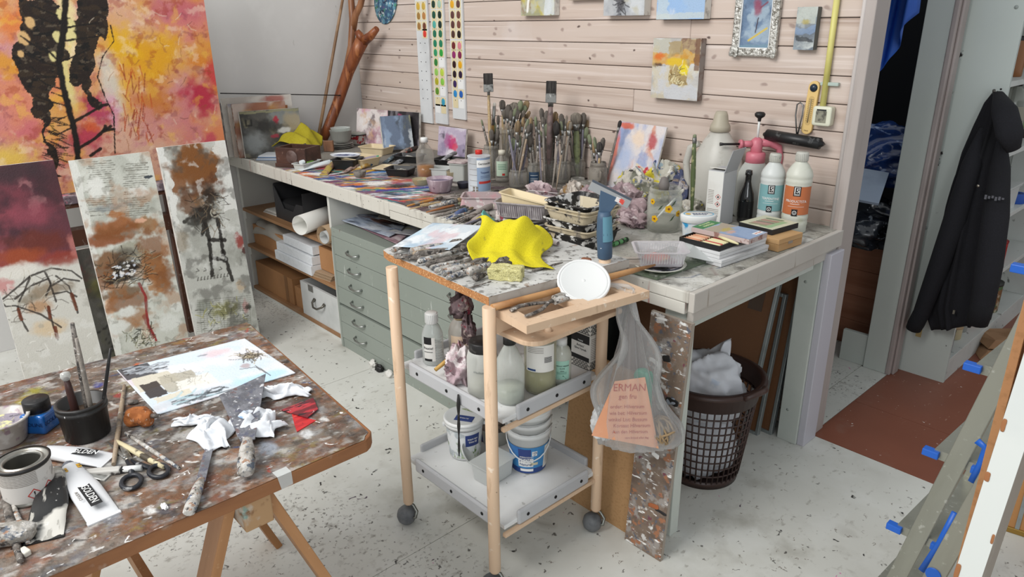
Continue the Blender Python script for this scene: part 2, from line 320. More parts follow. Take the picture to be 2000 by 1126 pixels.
# ================================================================ WORKBENCH
bench = thing('workbench', 'long white-painted workbench covered in paint along the plank wall', 'workbench', (0, 0, 0))
def uvB(px, py): p = G(px, py, BT); return (p.x-XL, p.y-1.667)
cv = Cv(XE-XL, YW-1.667, 430, 124, '8b8780', 3); _a, _b = G(700, 350, BT), G(800, 350, BT); _d2 = (_b-_a).normalized(); ang = (_d2.x, _d2.y)
s_ = cv.U*ang[0]+cv.V*ang[1]; t_ = -cv.U*ang[1]+cv.V*ang[0]              # along / across the wiping direction
def streak(col, lo, hi, st=1, a=3., b=22., box=None):
    global cv
    cv.seed += 5; wv = fbm(cv.U*14, cv.V*14, cv.seed+40)*.06; f = st*sm(fbm((s_+wv)*a*2, (t_+wv)*b*.75, cv.seed, 6), lo-.02, hi+.03)
    if box is not None: f = f*box
    cv.mix(f, col)
zone = lambda u0, u1, v0, v1, e=.12: sm(cv.U, u0-e, u0+e)*(1-sm(cv.U, u1-e, u1+e))*sm(cv.V, v0-e, v0+e)*(1-sm(cv.V, v1-e, v1+e))
cv.mix(sm(cv.U, .6, 1.1)*.5, '6b655f'); cv.mix(sm(cv.U, 2.0, 2.35), 'a9a69d')
zm = zone(1.25, 2.2, -.3, .75); cv.mix(zm*.75, '57504b')
for c, a_, b_ in (('8d857d', .5, .62), ('3b3431', .55, .65), ('b3aaa4', .58, .68), ('6e5560', .6, .7), ('2a2624', .62, .7)): streak(c, a_, b_, .9, 5, 30, zone(1.2, 2.3, -.3, .8))
zp = zone(.72, 1.75, -.3, .30, .08)
for c, a_, b_ in (('cfd3d6', .42, .55), ('3f6f96', .5, .58), ('d8b23a', .57, .63), ('2c3f93', .53, .6), ('b0414a', .58, .63), ('d57f3d', .6, .66), ('22201f', .6, .67), ('e8e6e2', .6, .66), ('7a4a6a', .61, .67), ('4f8f86', .63, .68)): streak(c, a_, b_, .95, 4, 24, zp)
for (p, q, wd, c) in (((740, 372), (838, 366), .03, '27339a'), ((770, 353), (845, 348), .022, 'b93a45'), ((690, 340), (735, 331), .03, 'dcb229'), ((735, 336), (770, 333), .03, '4e8fd0'), ((762, 345), (795, 343), .018, 'd88040'),
        ((838, 374), (880, 372), .03, '1d1d22'), ((760, 386), (815, 381), .02, 'e9e9ee'), ((700, 345), (760, 341), .018, '26406f'), ((640, 341), (690, 333), .02, 'd5d9dd'), ((780, 392), (850, 386), .018, 'c9713f'), ((655, 347), (690, 350), .014, 'c98d3c'), ((735, 384), (790, 394), .014, 'b02f45'), ((840, 397), (905, 388), .014, 'c58b4c'), ((820, 358), (850, 355), .02, '2f6a9a')):
    cv.line([uvB(*p), uvB(*q)], wd, c, .9, .012)
zr = zone(2.15, 3.4, -.3, 1.2)
for c, sc, a_, b_ in (('c6c4bd', 5, .4, .7), ('7f7a70', 9, .5, .75), ('56524b', 20, .58, .75), ('8f9a8a', 12, .58, .75), ('d9d8d3', 13, .54, .72)): cv.seed += 4; wv = fbm(cv.U*24, cv.V*24, cv.seed)*.07; cv.mix(.75*zr*sm(fbm((cv.U+wv)*sc, (cv.V-wv)*sc, cv.seed, 6), a_, b_), c)
cv.hairs(26, (2.6, 3.25, .02, .5), .16, .0045, ['3f4a3f', '5a5550', '7b4a4a', '4a5a78'], st=.6)
cv.hairs(14, (2.9, 3.25, .55, .9), .25, .006, ['5d5a50', '6d6a5d'], st=.6)
cv.deepen(1.12)
BX(XL+.001, XE, 1.675, YW-.001, .842, BT-.002).mk('worktop_board', M('worktop_side', '6a645c', .8), bench)
def btop(u, v): return (u+XL, v+1.667, BT+.0025*(fbm(u*30, v*30, 9)-.5))
sheet(cv, 'painted_worktop', bench, btop, M('worktop_paint', vc=True, rough=.55, ly=(('n', 120, .58, .68, 'd8d5cf', {'s': .18}), ('n', 95, .56, .68, '2b2725', {'s': .4}), ('v', 70, .08, .2, 'e8e5e0', {'p': .1}), ('v', 90, .08, .2, '2a2725', {'p': .12})), bump=(120, .5), rnd=False))
m_fas = M('fascia_paint', 'c9c6bd', .6, ly=(('n', 2, .45, .75, 'bdb9ae', {'s': .6}), ('n', 22, .58, .7, '8e857a', {'st': (1, 1, .12), 's': .5}), ('n', 40, .64, .7, 'a25a54', {'st': (1, 1, .08), 's': .7, 'mask': (1.5, .5, .6)}), ('v', 40, .05, .12, '3d3935', {'d2': 'xz', 'p': .14}), ('n', 60, .66, .72, '5a5048', {'st': (1, 1, .1), 's': .7}), ('n', 14, .68, .74, 'a9a24c', {'s': .4}), ('v', 15, .02, .06, '30409a', {'d2': 'xz', 'p': .05})), bump=(60, .15), rnd=False)
BX(XL+.001, -2.6, 1.655, 1.676, .807, BT).mk('fascia_board', m_fas, bench, bev=.003)
BX(-2.599, XE, 1.655, 1.676, .838, BT).mk('fascia_board', m_fas, bench, bev=.003)
BX(-2.599, XE-.012, 1.657, 1.680, .800, .8365).mk('fascia_board', m_fas, bench, bev=.003)
m_apr = M('apron_paint', 'bdb8b0', .55, ly=(('n', 3, .45, .7, 'b1aaa2', {'s': .6}), ('n', 30, .6, .72, '8b7f74', {'st': (1, .1, 1), 's': .4}), ('n', 50, .65, .71, '7d6a55', {'st': (1, 1, .1), 's': .5}), ('v', 30, .04, .1, '9a6a6a', {'p': .04})), rnd=False)
BX(XE, XE+.02, 1.655, 2.60, .812, BT+.001).mk('apron_board', m_apr, bench, bev=.003)
BX(XE-.015, XE+.008, 1.675, 2.60, .775, .811).mk('apron_rail', m_apr, bench, bev=.003)
m_leg = M('leg_paint', 'c3c8c1', .5, ly=(('n', 4, .45, .7, 'b4bcb4', {'s': .7}), ('n', 30, .6, .74, '9aa39b', {'st': (1, 1, .06), 's': .5}), ('v', 9, .03, .07, '8b908a', {'p': .1}), ('n', 25, .68, .74, '6a655c', {'s': .5})))
BX(-1.165, -1.085, 1.682, 1.725, 0, .80).mk('leg', m_leg, bench, bev=.003)
p, q = G(1522, 849), G(1556, 864)
lg = BX(p.x, q.x+.004, q.y-.02, q.y+.02, 0, .775).mk('leg', m_leg, bench, bev=.003)
BX(q.x+.004, q.x+.032, q.y-.012, YW-.002, 0, .80).mk('leg_batten', M('batten_paint', 'bcbac2', .5), bench, bev=.003)
for zz in (.14, .68): MB().lathe([(0, -.004), (.006, -.004), (.006, 0), (0, 0)], 12).mk('screw_plug', M('plug', '9ba19b', .5), bench, (p.x+.03, q.y-.0205, zz), (PI/2, 0, 0))
BX(-1.165, -1.09, 1.725, 2.48, .74, .79).mk('bearer', m_leg, bench)

# ---- open shelving below the bench, left of the chest
sh = thing('storage_shelf', 'open shelf with bare wood boards under the left end of the workbench', 'shelf', (0, 0, 0))
m_wd = M('bare_board', '96714f', .55, ly=(('n', 20, .45, .7, '7d5a3c', {'st': (.05, 1, 1), 's': .6}), ('n', 6, .6, .75, 'b39a80', {'s': .4})))
m_wht = M('white_lacquer', 'c9c9c3', .5, ly=(('n', 3, .5, .8, 'b4b4ae', {'s': .6}), ('v', 30, .03, .07, '5a5750', {'p': .08})))
def zY(px, py, Y=1.69): return GY(px, py, Y).z
z1s, z2s, z3s = zY(560, 441), zY(560, 513), zY(560, 594)
for zz in (z1s, z2s, z3s): BX(-4.30, -3.205, 1.69, 2.55, zz-.018, zz).mk('shelf_board', m_wd, sh, bev=.001)
BX(-3.205, -3.185, 1.685, 2.55, 0, .806).mk('divider', m_wht, sh, bev=.001)
BX(-4.335, -4.30, 1.70, 2.55, 0, .806).mk('side_panel', m_wht, sh)
for zz in (z1s, z2s): BX(-3.222, -3.206, 1.70, 2.5, zz-.055, zz-.0185).mk('shelf_batten', m_wht, sh)
for zz in (z1s, z2s): BX(-4.2995, -4.285, 1.70, 2.5, zz-.07, zz-.0185).mk('shelf_batten', m_wht, sh)
BX(-4.30, -3.205, 1.692, 1.71, 0, z3s-.0185).mk('base_board', m_wht, sh)
BX(-4.30, -3.205, 2.55, 2.56, 0, .806).mk('back_panel', M('shelf_back', '8f8d88', .8), sh)

# ---- plan chest
ch = thing('plan_chest', 'grey-green painted flat-file chest with metal drawer pulls under the workbench', 'chest of drawers', (0, 0, 0))
m_gr = M('chest_paint', '8b928a', .45, ly=(('n', 2, .4, .75, '828a81', {'s': .6}), ('v', 26, .02, .06, '3a3d38', {'d2': 'xz', 'p': .12}), ('v', 17, .02, .05, 'd4d6d0', {'d2': 'xz', 'p': .1}), ('n', 45, .69, .73, 'c9ccc6', {'st': (1, 1, .15), 's': .6}), ('n', 38, .71, .74, '6d3a36', {'st': (1, 1, .15), 's': .8})), rnd=False)
cx0, cx1, cy0, ct = -3.165, -1.955, 1.667, .648
BX(cx0, cx1, cy0+.016, 2.5, .0, ct-.02).mk('carcass', M('chest_inside', '3b403b', .7), ch)
BX(cx0, cx1, cy0+.002, 2.5, ct-.045, ct).mk('chest_top', m_gr, ch, bev=.002)
BX(cx0, cx0+.018, cy0, 2.5, .0, ct-.045).mk('chest_side', m_gr, ch)
BX(cx1-.018, cx1, cy0, 2.5, .0, ct-.045).mk('chest_side', m_gr, ch)
BX(cx0+.018, cx1-.018, cy0+.004, cy0+.03, 0, .052).mk('plinth', m_gr, ch)
m_chr = M('pull_metal', '9fa29f', .3, metal=.9)
zs = [.6035, .511, .424, .341, .250]; zs2 = [.238, .147, .055]
def drawer(za, zb, hz):
    d = BX(cx0+.019, cx1-.019, cy0, cy0+.0185, za+.0013, zb-.0013).mk('drawer', m_gr, ch, bev=.0012, bseg=1)
    for hx_ in (-2.958, -2.155):
        pull = MB(); pts = [(-.05, 0, .012), (-.045, -.016, .006), (-.02, -.024, -.004), (.02, -.024, -.004), (.045, -.016, .006), (.05, 0, .012)]
        pull.tube([(hx_+x, cy0+y, hz+z*.4) for x, y, z in pts], [.0065, .005, .0042, .0042, .005, .0065], 6)
        pull.mk('drawer_pull', m_chr, d)
for a, b in zip(zs, zs[1:]): drawer(b, a, (a+b)/2-.006)
for a, b in zip(zs2, zs2[1:]): drawer(b, a, (a+b)/2-.004)
# ================================================================ shared materials and builders
ORD = 'leftmost,second,third,fourth,fifth,sixth,seventh,eighth,ninth,tenth,eleventh,twelfth,thirteenth,fourteenth,fifteenth,sixteenth,seventeenth,eighteenth,nineteenth,twentieth'.split(',')
def number(lst, fmt):
    """lst of (picture x, thing): labels by place from the left"""
    for i, (x, t) in enumerate(sorted(lst, key=lambda q: q[0])): t['label'] = fmt % (ORD[i]+(' from left' if i else ''))
m_crust = M('paint_crust', '8d8880', .65, ly=(('n', 40, .42, .55, 'b8b4ae'), ('n', 55, .55, .62, '5b626c'), ('n', 70, .58, .64, '3f3a37'), ('n', 60, .6, .66, '9a6f50', {'s': .8}), ('n', 80, .62, .67, 'd9d7d3'), ('n', 45, .66, .71, '4a5f8a', {'s': .8}), ('n', 50, .68, .72, '7d4650', {'s': .8})), bump=(140, .7))
m_crustd = M('paint_crust_dark', '57504a', .65, ly=(('n', 45, .45, .58, '7d766f'), ('n', 60, .56, .63, '2f2b29'), ('n', 80, .62, .67, 'b5b0aa'), ('n', 50, .64, .7, '6b4a3a', {'s': .8})), bump=(140, .7))
m_handle = [M('brush_handle_%d' % i, c, .5, ly=(('n', 60, .56, .66, d, {'st': (1, 1, .3), 's': .85}), ('n', 90, .62, .68, 'c9c6c0', {'s': .7}), ('n', 70, .64, .69, '3b3735', {'s': .7})), bump=(160, .3)) for i, (c, d) in enumerate((('8a8279', '5f5a56'), ('6d665f', '8e8880'), ('9a8873', '6b625a'), ('7c7884', '565260'), ('b39a72', '7a6a50'), ('5c5650', '8d857c')))]
m_ferr = M('ferrule', '8d8d8a', .4, metal=.7, ly=(('n', 60, .5, .65, '5d5b58'),))
m_bris = [M('bristle_%d' % i, c, .9, ly=(('n', 120, .45, .65, d, {'st': (1, 1, .12)}),), bump=(200, .5, (1, 1, .1))) for i, (c, d) in enumerate((('655e57', '443f3b'), ('7d756a', '57514a'), ('937c5c', '665642'), ('2b2827', '45413e'), ('7d8468', '575a4e')))]
m_wood = M('pale_wood', 'd3b899', .5, ly=(('n', 8, .45, .7, 'c4a482', {'st': (1, 1, .1), 's': .7}), ('n', 40, .62, .72, '7d6650', {'st': (1, 1, .3), 's': .5}), ('v', 40, .04, .1, '5a4636', {'p': .15})))
m_dark = M('black_plastic', '1c1b1b', .45, ly=(('n', 60, .6, .7, '4a4846', {'s': .6}),))
m_white = M('white_plastic', 'd9dad8', .4, ly=(('n', 5, .5, .8, 'c9cac7', {'s': .5}),))
m_ink = M('print_black', '1b1b1d', .6); m_inkw = M('print_white', 'e6e6e4', .6); m_inkr = M('print_red', 'b93a34', .6); m_inkb = M('print_blue', '27406f', .6)
m_paper = M('label_paper', 'd9d8d3', .6, ly=(('n', 12, .5, .75, 'c6c3bb', {'s': .6}),))
gl_clear = thinglass('clear_glass', 'dfe6e2', .10); gl_dirty = thinglass('dusty_glass', 'b7b2aa', .14, .2); gl_frost = thinglass('frosted_plastic', 'd5d8d6', .55, .35); gl_milk = thinglass('milky_plastic', 'cfd1cb', .5, .4)
def lathe(name, prof, mat, parent=None, n=28, loc=None, rot=None): return MB().lathe(prof, n).mk(name, mat, parent, loc, rot)
def band(parent, r, a, half, z0, z1, mat, name='label_band', n=14, r1=None): return MB().patch(r, a-half, a+half, z0, z1, n, 0, r1).mk(name, mat, parent)
def linez(parent, r, a, half, zs, mat, th=.0012, name='print_lines'):
    b = MB()
    for z in zs: b.patch(r, a-half, a+half, z, z+th, 8)
    return b.mk(name, mat, parent)
def tray(name, w, d, h, tap, mat, parent=None, wall=.004, rim=.008, rad=None):
    """open rectangular dish with a flared wall and a flat rim, origin at the centre of its base"""
    def ring(a, b, z, r=.02, n=4):
        pts = []
        for cx, cy, a0 in ((a-r, b-r, 0), (-a+r, b-r, PI/2), (-a+r, -b+r, PI), (a-r, -b+r, 1.5*PI)):
            pts += [(cx+r*cos(a0+PI/2*i/n), cy+r*sin(a0+PI/2*i/n), z) for i in range(n+1)]
        return pts
    r = rad or min(w, d)*.1; W, D = w/2, d/2
    rings = [ring(W*tap, D*tap, 0, r*.8), ring(W, D, h, r), ring(W+rim, D+rim, h, r+rim), ring(W+rim, D+rim, h+.003, r+rim), ring(W, D, h+.003, r), ring(W*tap-wall, D*tap-wall, wall, r*.7)]
    n = len(rings[0]); b = MB(); vs = [p for q in rings for p in q]
    fs = [tuple(reversed(range(n)))]+[(k*n+i, k*n+(i+1) % n, (k+1)*n+(i+1) % n, (k+1)*n+i) for k in range(5) for i in range(n)]+[tuple(5*n+i for i in range(n))]
    return b.add(vs, fs).mk(name, mat, parent)
def crumple(name, rx, ry, rz, seed, mat, parent=None, loc=None, n=36, amp=.4, fr=1.25):
    """bunched-up rag: closed lump with sharp folds, resting on its flat underside"""
    b = MB(); vs = []; N2 = n
    for i in range(N2+1):
        th = PI*i/N2
        for k in range(N2*2):
            ph = 2*PI*k/(N2*2); d = V3((sin(th)*cos(ph), sin(th)*sin(ph), cos(th)))
            q = d*fr+V3((seed*3.1, seed*1.7, seed*.9)); w_ = V3((mnoise.noise(q+V3((9, 0, 0))), mnoise.noise(q+V3((0, 9, 0))), mnoise.noise(q+V3((0, 0, 9)))))*.5; q = q+w_; r = 1-amp+amp*(1.25*(1-abs(mnoise.noise(q)*2.2))+.42*(1-abs(mnoise.noise(q*2.6)*2))+.08*(1-abs(mnoise.noise(q*6)*2)))*.8
            vs.append((d.x*r*rx, d.y*r*ry, max(0, (d.z*r+.55)/1.4*rz)))
    m = N2*2
    fs = [(i*m+k, (i+1)*m+k, (i+1)*m+(k+1) % m, i*m+(k+1) % m) for i in range(N2) for k in range(m)]
    return b.add(vs, fs, 0, True).mk(name, mat, parent, loc)
def cloth(name, w, d, fn, mat, parent=None, nu=40, nv=40, loc=None, rot=None, th=.0015):
    P = [[fn(i/(nu-1), j/(nv-1)) for j in range(nv)] for i in range(nu)]
    o = MB().grid(P).mk(name, mat, parent, loc, rot); s = o.modifiers.new('thickness', 'SOLIDIFY'); s.thickness = th; s.offset = 1; return o
m_rag = lambda nm, cols: M(nm, cols[0], .9, ly=tuple(('n', sc, a, a+.06, c, {'dis': .6}) for sc, a, c in zip((14, 18, 26, 22, 30), (.5, .56, .6, .62, .64), cols[1:])), bump=(90, .4))
def brush_parts(t, L, hr, fl, bl, bw, hm, bm, flat=.45, bent=0):
    """paintbrush along local z: butt at 0, bristle tip at L"""
    a = L-fl-bl
    TB([(0, 0, 0), (0, 0, a*.25), (0, 0, a*.6), (0, 0, a*.9), (0, 0, a)], [hr*.5, hr*.75, hr*1.15, hr*.95, hr*.75], 7).mk('handle', hm, t)
    TB([(0, 0, a-.002), (0, 0, a+fl*.4), (0, 0, a+fl)], [hr*.85, hr*.9, max(hr*.9, bw*.42)], 8, flat=1 if bw < .012 else .6, side=(0, 1, 0)).mk('ferrule', m_ferr, t)
    if flat < .4:
        BX(-bw*.5, bw*.5, -bw*.16, bw*.16, a+fl-.002, a+fl+bl).mk('bristles', bm, t, bev=.003); BX(-bw*.52, bw*.52, -bw*.2, bw*.2, a+fl*.3, a+fl).mk('ferrule_band', m_ferr, t, bev=.002); return
    TB([(0, 0, a+fl-.002), (0, 0, a+fl+bl*.4), (0, 0, a+fl+bl*.8), (0, bent, a+fl+bl)], [max(hr*.8, bw*.4), bw*.55, bw*.5, bw*.18], 8, flat=flat, side=(0, 1, 0)).mk('bristles', bm, t)
def along(p, q):                                            # euler that turns local z to the direction p -> q, local y towards the room
    z = (Vector(q)-Vector(p)).normalized(); y = (V3((0, 0, 1.6))-Vector(p)); y = (y-z*y.dot(z)).normalized(); x = y.cross(z)
    return Matrix((x, y, z)).transposed().to_euler()
def rod(name, label, cat, p, q, rs, mat, n=8, group=None):
    return tag(TB([Vector(p)+(Vector(q)-Vector(p))*(i/(len(rs)-1)) for i in range(len(rs))], rs, n).mk(name, mat), label, cat, group)

# ================================================================ TROLLEY
TX0, TX1, TY0, TY1 = -1.735, -1.294, 1.10, 1.531
tr = thing('trolley', 'wooden tea trolley with round cream posts, grey tray shelves and ball castors', 'trolley', (0, 0, 0))
m_post = M('post_wood', 'd2b598', .5, ly=(('n', 6, .45, .7, 'c3a283', {'st': (1, 1, .15), 's': .7}), ('n', 50, .6, .7, 'a98c70', {'st': (1, 1, .2), 's': .5}), ('v', 30, .03, .09, '4b392c', {'p': .16}), ('n', 30, .66, .72, 'e6d9c8', {'s': .7})), rnd=False)
m_tray = M('tray_grey', 'b4b5b7', .5, ly=(('n', 4, .45, .75, 'a5a6a9', {'s': .6}), ('v', 30, .03, .07, '3a3a3c', {'p': .06})))
m_trayt = M('tray_white', 'd9dad9', .5, ly=(('n', 5, .45, .75, 'c2c4c4', {'s': .7}), ('v', 35, .05, .1, '4a4946', {'p': .14, 'dis': 1}), ('n', 30, .64, .72, '8c8a84', {'s': .6})))
for x, y, zt in ((TX0, TY0, .919), (TX1, TY0, .919), (TX1+.015, TY1, .962), (TX0, TY1, .919)):
    po = TB([(x, y, .078), (x, y, .086), (x, y, zt)], [.013, .0175, .0175], 14).mk('post', m_post, tr)
    MB().lathe([(0, 0), (.018, .004), (.029, .016), (.033, .033), (.029, .05), (.018, .062), (0, .066)], 16, c=(x-.006, y-.008, 0)).mk('castor_ball', M('castor_rubber', '6a6c6e', .55, ly=(('n', 20, .5, .7, '4f5154'),)), tr)
    TB([(x, y, .082), (x+.012, y+.01, .072), (x+.028, y+.012, .055), (x+.03, y+.004, .036), (x+.02, y-.004, .033)], .0055, 8).mk('castor_fork', M('castor_metal', '84857f', .35, metal=.9), tr)
for z in (.583, .232):
    sx0, sx1, sy0, sy1 = TX0-.03, TX1+.012, TY0+.03, TY1-.005
    s = BX(sx0, sx1, sy0, sy1, z-.014, z).mk('tray_shelf', m_trayt, tr, bev=.002)
    for (a, b, c, d) in ((sx0+.055, sx1-.04, sy0-.012, sy0+.002), (sx0+.055, sx1-.04, sy1-.002, sy1+.012)):
        BX(a, b, c, d, z-.022, z+.026).mk('tray_edge', m_tray, s, bev=.006)
    for (a, b, c, d) in ((sx0-.004, sx0+.01, sy0+.05, sy1-.05), (sx1-.006, sx1+.008, sy0+.05, sy1-.04)):
        BX(a, b, c, d, z-.022, z+.026).mk('tray_edge', m_tray, s, bev=.006)
    BX(sx1-.002, sx1+.01, sy0-.005, sy1+.005, z-.034, z-.022).mk('shelf_rail', m_post, s)
    hb = MB()
    for fx in (.12, .5, .88):
        hb.lathe([(0, -.001), (.0055, -.001), (.0055, .001), (0, .001)], 10, X=Matrix.Translation((sx0+.055+(sx1-sx0-.095)*fx, sy0-.0125, z+.002)) @ Matrix.Rotation(PI/2, 4, 'X'))
        hb.lathe([(0, -.001), (.0055, -.001), (.0055, .001), (0, .001)], 10, X=Matrix.Translation((sx1+.0085, sy0+.05+(sy1-sy0-.09)*fx, z+.002)) @ Matrix.Rotation(PI/2, 4, 'Y'))
    hb.mk('screw_hole', M('hole_black', '111111', .8), s)
# side flap with hand holes, and the rounded plate below it
def slotplate(x0, x1, y0, y1, slots):
    """plate with rectangular openings, as a lattice of boxes"""
    xs = sorted({x0, x1, *[v for s in slots for v in s[:2]]}); ys = sorted({y0, y1, *[v for s in slots for v in s[2:]]}); b = MB()
    for xa, xb in zip(xs, xs[1:]):
        for ya, yb in zip(ys, ys[1:]):
            if not any(s[0] <= xa and xb <= s[1] and s[2] <= ya and yb <= s[3] for s in slots): b.bx(xa, xb, ya, yb, -.011, .011)
    return b
slotplate(-.09, .085, -.213, .20, [(-.045, .045, -.175, -.03), (-.045, .045, .015, .125)]).mk('side_flap', m_post, tr, (-1.217, 1.33, .894), (0, 0, -.14))
pl = [(-1.235+.05*cos(-PI/2+PI/2*i/6), 1.20+.05*sin(-PI/2+PI/2*i/6)) for i in range(7)]+[(-1.19+.005*cos(PI/2*i/3), 1.50+.005*sin(PI/2*i/3)) for i in range(4)]+[(-1.34, 1.505), (-1.34, 1.15)]
MB().prism(pl, .818, .832).mk('slide_plate', m_post, tr, bev=.003)
BX(-1.32, -1.30, 1.12, 1.50, .832, .882).mk('flap_rail', m_post, tr, bev=.002)
for y in (1.24, 1.40): lathe('plate_knob', [(0, .012), (.007, .011), (.011, .006), (.011, 0)], m_post, tr, 12, (-1.222, y, .832))
# chipboard laid over the posts
m_chipt = M('board_top_paint', 'b9b8b4', .6, ly=(('n', 6, .45, .7, 'd3d2cf', {'s': .8}), ('n', 30, .56, .64, '6a6763', {'s': .8}), ('n', 50, .6, .67, '35322f', {'s': .8}), ('n', 24, .64, .7, '8d6f5a', {'s': .6}), ('v', 50, .07, .16, '2c2a29', {'p': .2})), bump=(90, .3), rnd=False)
m_chip = M('chipboard_edge', 'b07a4b', .85, ly=(('v', 160, .2, .45, 'd6a877', {'p': .5}), ('v', 200, .2, .4, '7a4c2c', {'p': .3})), bump=(240, .8))
cbp = [(-1.30, 1.105), (-1.245, 1.60), (-1.84, 1.60), (-1.845, 1.17), (-1.83, 1.135), (-1.79, 1.125)]
cb = thing('chipboard_sheet', 'raw-edged chipboard sheet lying on top of the trolley under the tool handles', 'board', (0, 0, 0))
MB().prism(cbp, .9195, .942).mk('chipboard_core', m_chip, cb)
cc_ = V3((-1.55, 1.35)); MB().prism([(cc_.x+(x-cc_.x)*.999, cc_.y+(y-cc_.y)*.999) for x, y in cbp], .942, .9432).mk('top_face', m_chipt, cb)
MB().add([(-1.2995, 1.1045, .9195), (-1.2445, 1.60, .9195), (-1.2445, 1.60, .9425), (-1.2995, 1.1045, .9425)], [(0, 1, 2, 3)], X=Matrix.Translation((.0012, 0, 0))).mk('edge_strip', M('edge_strip_white', 'b5b0a8', .6, ly=(('n', 20, .5, .7, '8f8578', {'s': .6}),)), cb)
CB = .9435

# ---- things on the chipboard
sp = thing('sponge', 'pale yellow porous sponge block at the chipboard corner', 'sponge', G(989, 543, CB)+V3((0, 0, 0)), .62)
def rblock(lx, ly, lz, n=14, r=.12, wob=.0):
    b = MB(); vs = []
    N = n; idx = {}
    fs = []
    def vert(i, j, k):
        if (i, j, k) in idx: return idx[(i, j, k)]
        p = V3((i/N*2-1, j/N*2-1, k/N*2-1)); q = Vector([max(-1+r, min(1-r, c)) for c in p]); e = p-q
        if e.length > 1e-6: p = q+e.normalized()*min(r, e.length)
        x = V3((p.x*lx/2, p.y*ly/2, (p.z+1)*lz/2)); x += wob*mnoise.noise(x*60)*V3((p.x, p.y, p.z)).normalized()
        idx[(i, j, k)] = len(vs); vs.append(x); return idx[(i, j, k)]
    for a in range(N):
        for c in range(N):
            for s0 in (0, N):
                q = [(s0, a, c), (s0, a+1, c), (s0, a+1, c+1), (s0, a, c+1)]; q = q if s0 else q[::-1]; fs.append(tuple(vert(*t) for t in q))
                q = [(a, s0, c), (a, s0, c+1), (a+1, s0, c+1), (a+1, s0, c)]; q = q if s0 else q[::-1]; fs.append(tuple(vert(*t) for t in q))
                q = [(a, c, s0), (a+1, c, s0), (a+1, c+1, s0), (a, c+1, s0)]; q = q if s0 else q[::-1]; fs.append(tuple(vert(*t) for t in q))
    return b.add(vs, fs, 0, True)
rblock(.092, .05, .034, 16, .16, .004).mk('sponge_body', M('sponge_foam', 'c9c288', .95, ly=(('v', 260, .12, .3, '5c5536', {'p': .5}), ('n', 90, .55, .68, '8a8250'), ('n', 60, .6, .7, 'ded9a8')), bump=(260, 1.0)), sp)
# palette knives and brushes heaped side by side, handles to the left
hl = thing; RR = random.Random(11)
def knife(p, q, r, mat, label, blade=.07, group='paint-crusted tool handles on the trolley board', bl_m=None, nm='palette_knife'):
    """p = butt of the handle, q = end of the blade"""
    p, q = Vector(p), Vector(q); L = (q-p).length
    t = thing(nm, label, 'tool', p, group=group, rot=along(p, q)); a = L-blade
    TB([(0, 0, 0), (0, 0, .006), (0, 0, a*.4), (0, 0, a*.8), (0, 0, a)], [r*.6, r*.95, r, r*.8, r*.5], 9).mk('handle', mat, t)
    TB([(0, 0, a-.004), (0, 0, a+blade*.25), (0, 0, a+blade*.5), (0, 0, a+blade*.9), (0, 0, L)], [r*.35, r*.3, r*.9, r*.7, r*.2], 8, flat=.2, side=(0, 1, 0)).mk('blade', bl_m or m_crustd, t)
    return t
lay = [((800, 492), (905, 470), .0125, m_crust), ((806, 497), (915, 478), .011, m_handle[2]), ((811, 499), (925, 482), .0135, m_crustd), ((816, 511), (930, 480), .009, m_crust), ((832, 517), (945, 493), .009, m_crustd), ((840, 523), (945, 500), .008, m_crust),
       ((848, 529), (950, 505), .009, m_crust), ((863, 533), (965, 505), .011, m_crust), ((872, 543), (960, 512), .0085, m_crust), ((914, 532), (995, 505), .014, m_crust), ((925, 543), (985, 522), .01, m_crustd), ((914, 497), (975, 486), .009, m_crust),
       ((765, 489), (820, 478), .009, m_crust), ((780, 484), (830, 474), .008, m_handle[0]), ((860, 508), (935, 490), .007, m_handle[5]), ((955, 533), (1000, 512), .012, m_crust), ((1040, 528), (1100, 512), .004, m_crustd), ((905, 512), (965, 496), .008, m_handle[1])]
kl = 'paint-crusted tool with a thick handle heaped on the chipboard over the trolley'
kn = []
for i, (a, b, r, m) in enumerate(lay):
    zz = CB+r*1.02+.0005+(.0 if i % 3 else .004)
    kn.append((a[0]+i*.01, knife(G(*a, zz), G(*b, zz+.004), r, m, kl)))
number(kn, 'paint-crusted tool heaped on the trolley chipboard, %s by handle end')
knife(G(918, 562, CB+.004), G(960, 549, CB+.004), .0028, m_crustd, 'thin dark stick tool lying in front of the sponge', .02, None)
ys_ = G(935, 500, CB)
# bright yellow cleaning cloth
m_yel = M('yellow_cloth', 'd3c51f', .95, ly=(('n', 300, .45, .7, 'b9a80f', {'s': .7}), ('n', 14, .62, .68, '4a4a3a', {'s': .75, 'mask': (9, .52, .6)}), ('n', 5, .5, .8, 'e0d436', {'s': .5})), bump=(420, .5))
yb = G(1000, 500, CB); e1 = V3((.674, .739, 0)); e2 = V3((.739, -.674, 0))     # along the picture's width, towards the viewer
def yc(u, v):
    a = -.11+.215*u; b = -.10+.215*v
    hump = .075*math.exp(-((u-.5)**2/.10+(v-.3)**2/.09))
    fold = .014*sin(u*9+v*4)+.01*sin(v*11-u*5)+.008*sin(u*21+2*v)
    z = max(.003, hump+fold*(1-.5*v)+.014+.03*max(0, .35-u)*(1-v)*4)
    if v > .72: b += (v-.72)*.10*(u-.2); z = z*(1-(v-.72)*2.4)+.004
    if u > .86: z *= 1-(u-.86)*4
    a += .02*sin(v*7); p = e1*a+e2*b
    return (p.x, p.y, z+.002+.028*math.exp(-(v/.5)**2))
tag(cloth('cleaning_cloth', 0, 0, yc, m_yel, None, 60, 60, yb), 'bright yellow crumpled cleaning cloth lying over the tool handles', 'cloth')
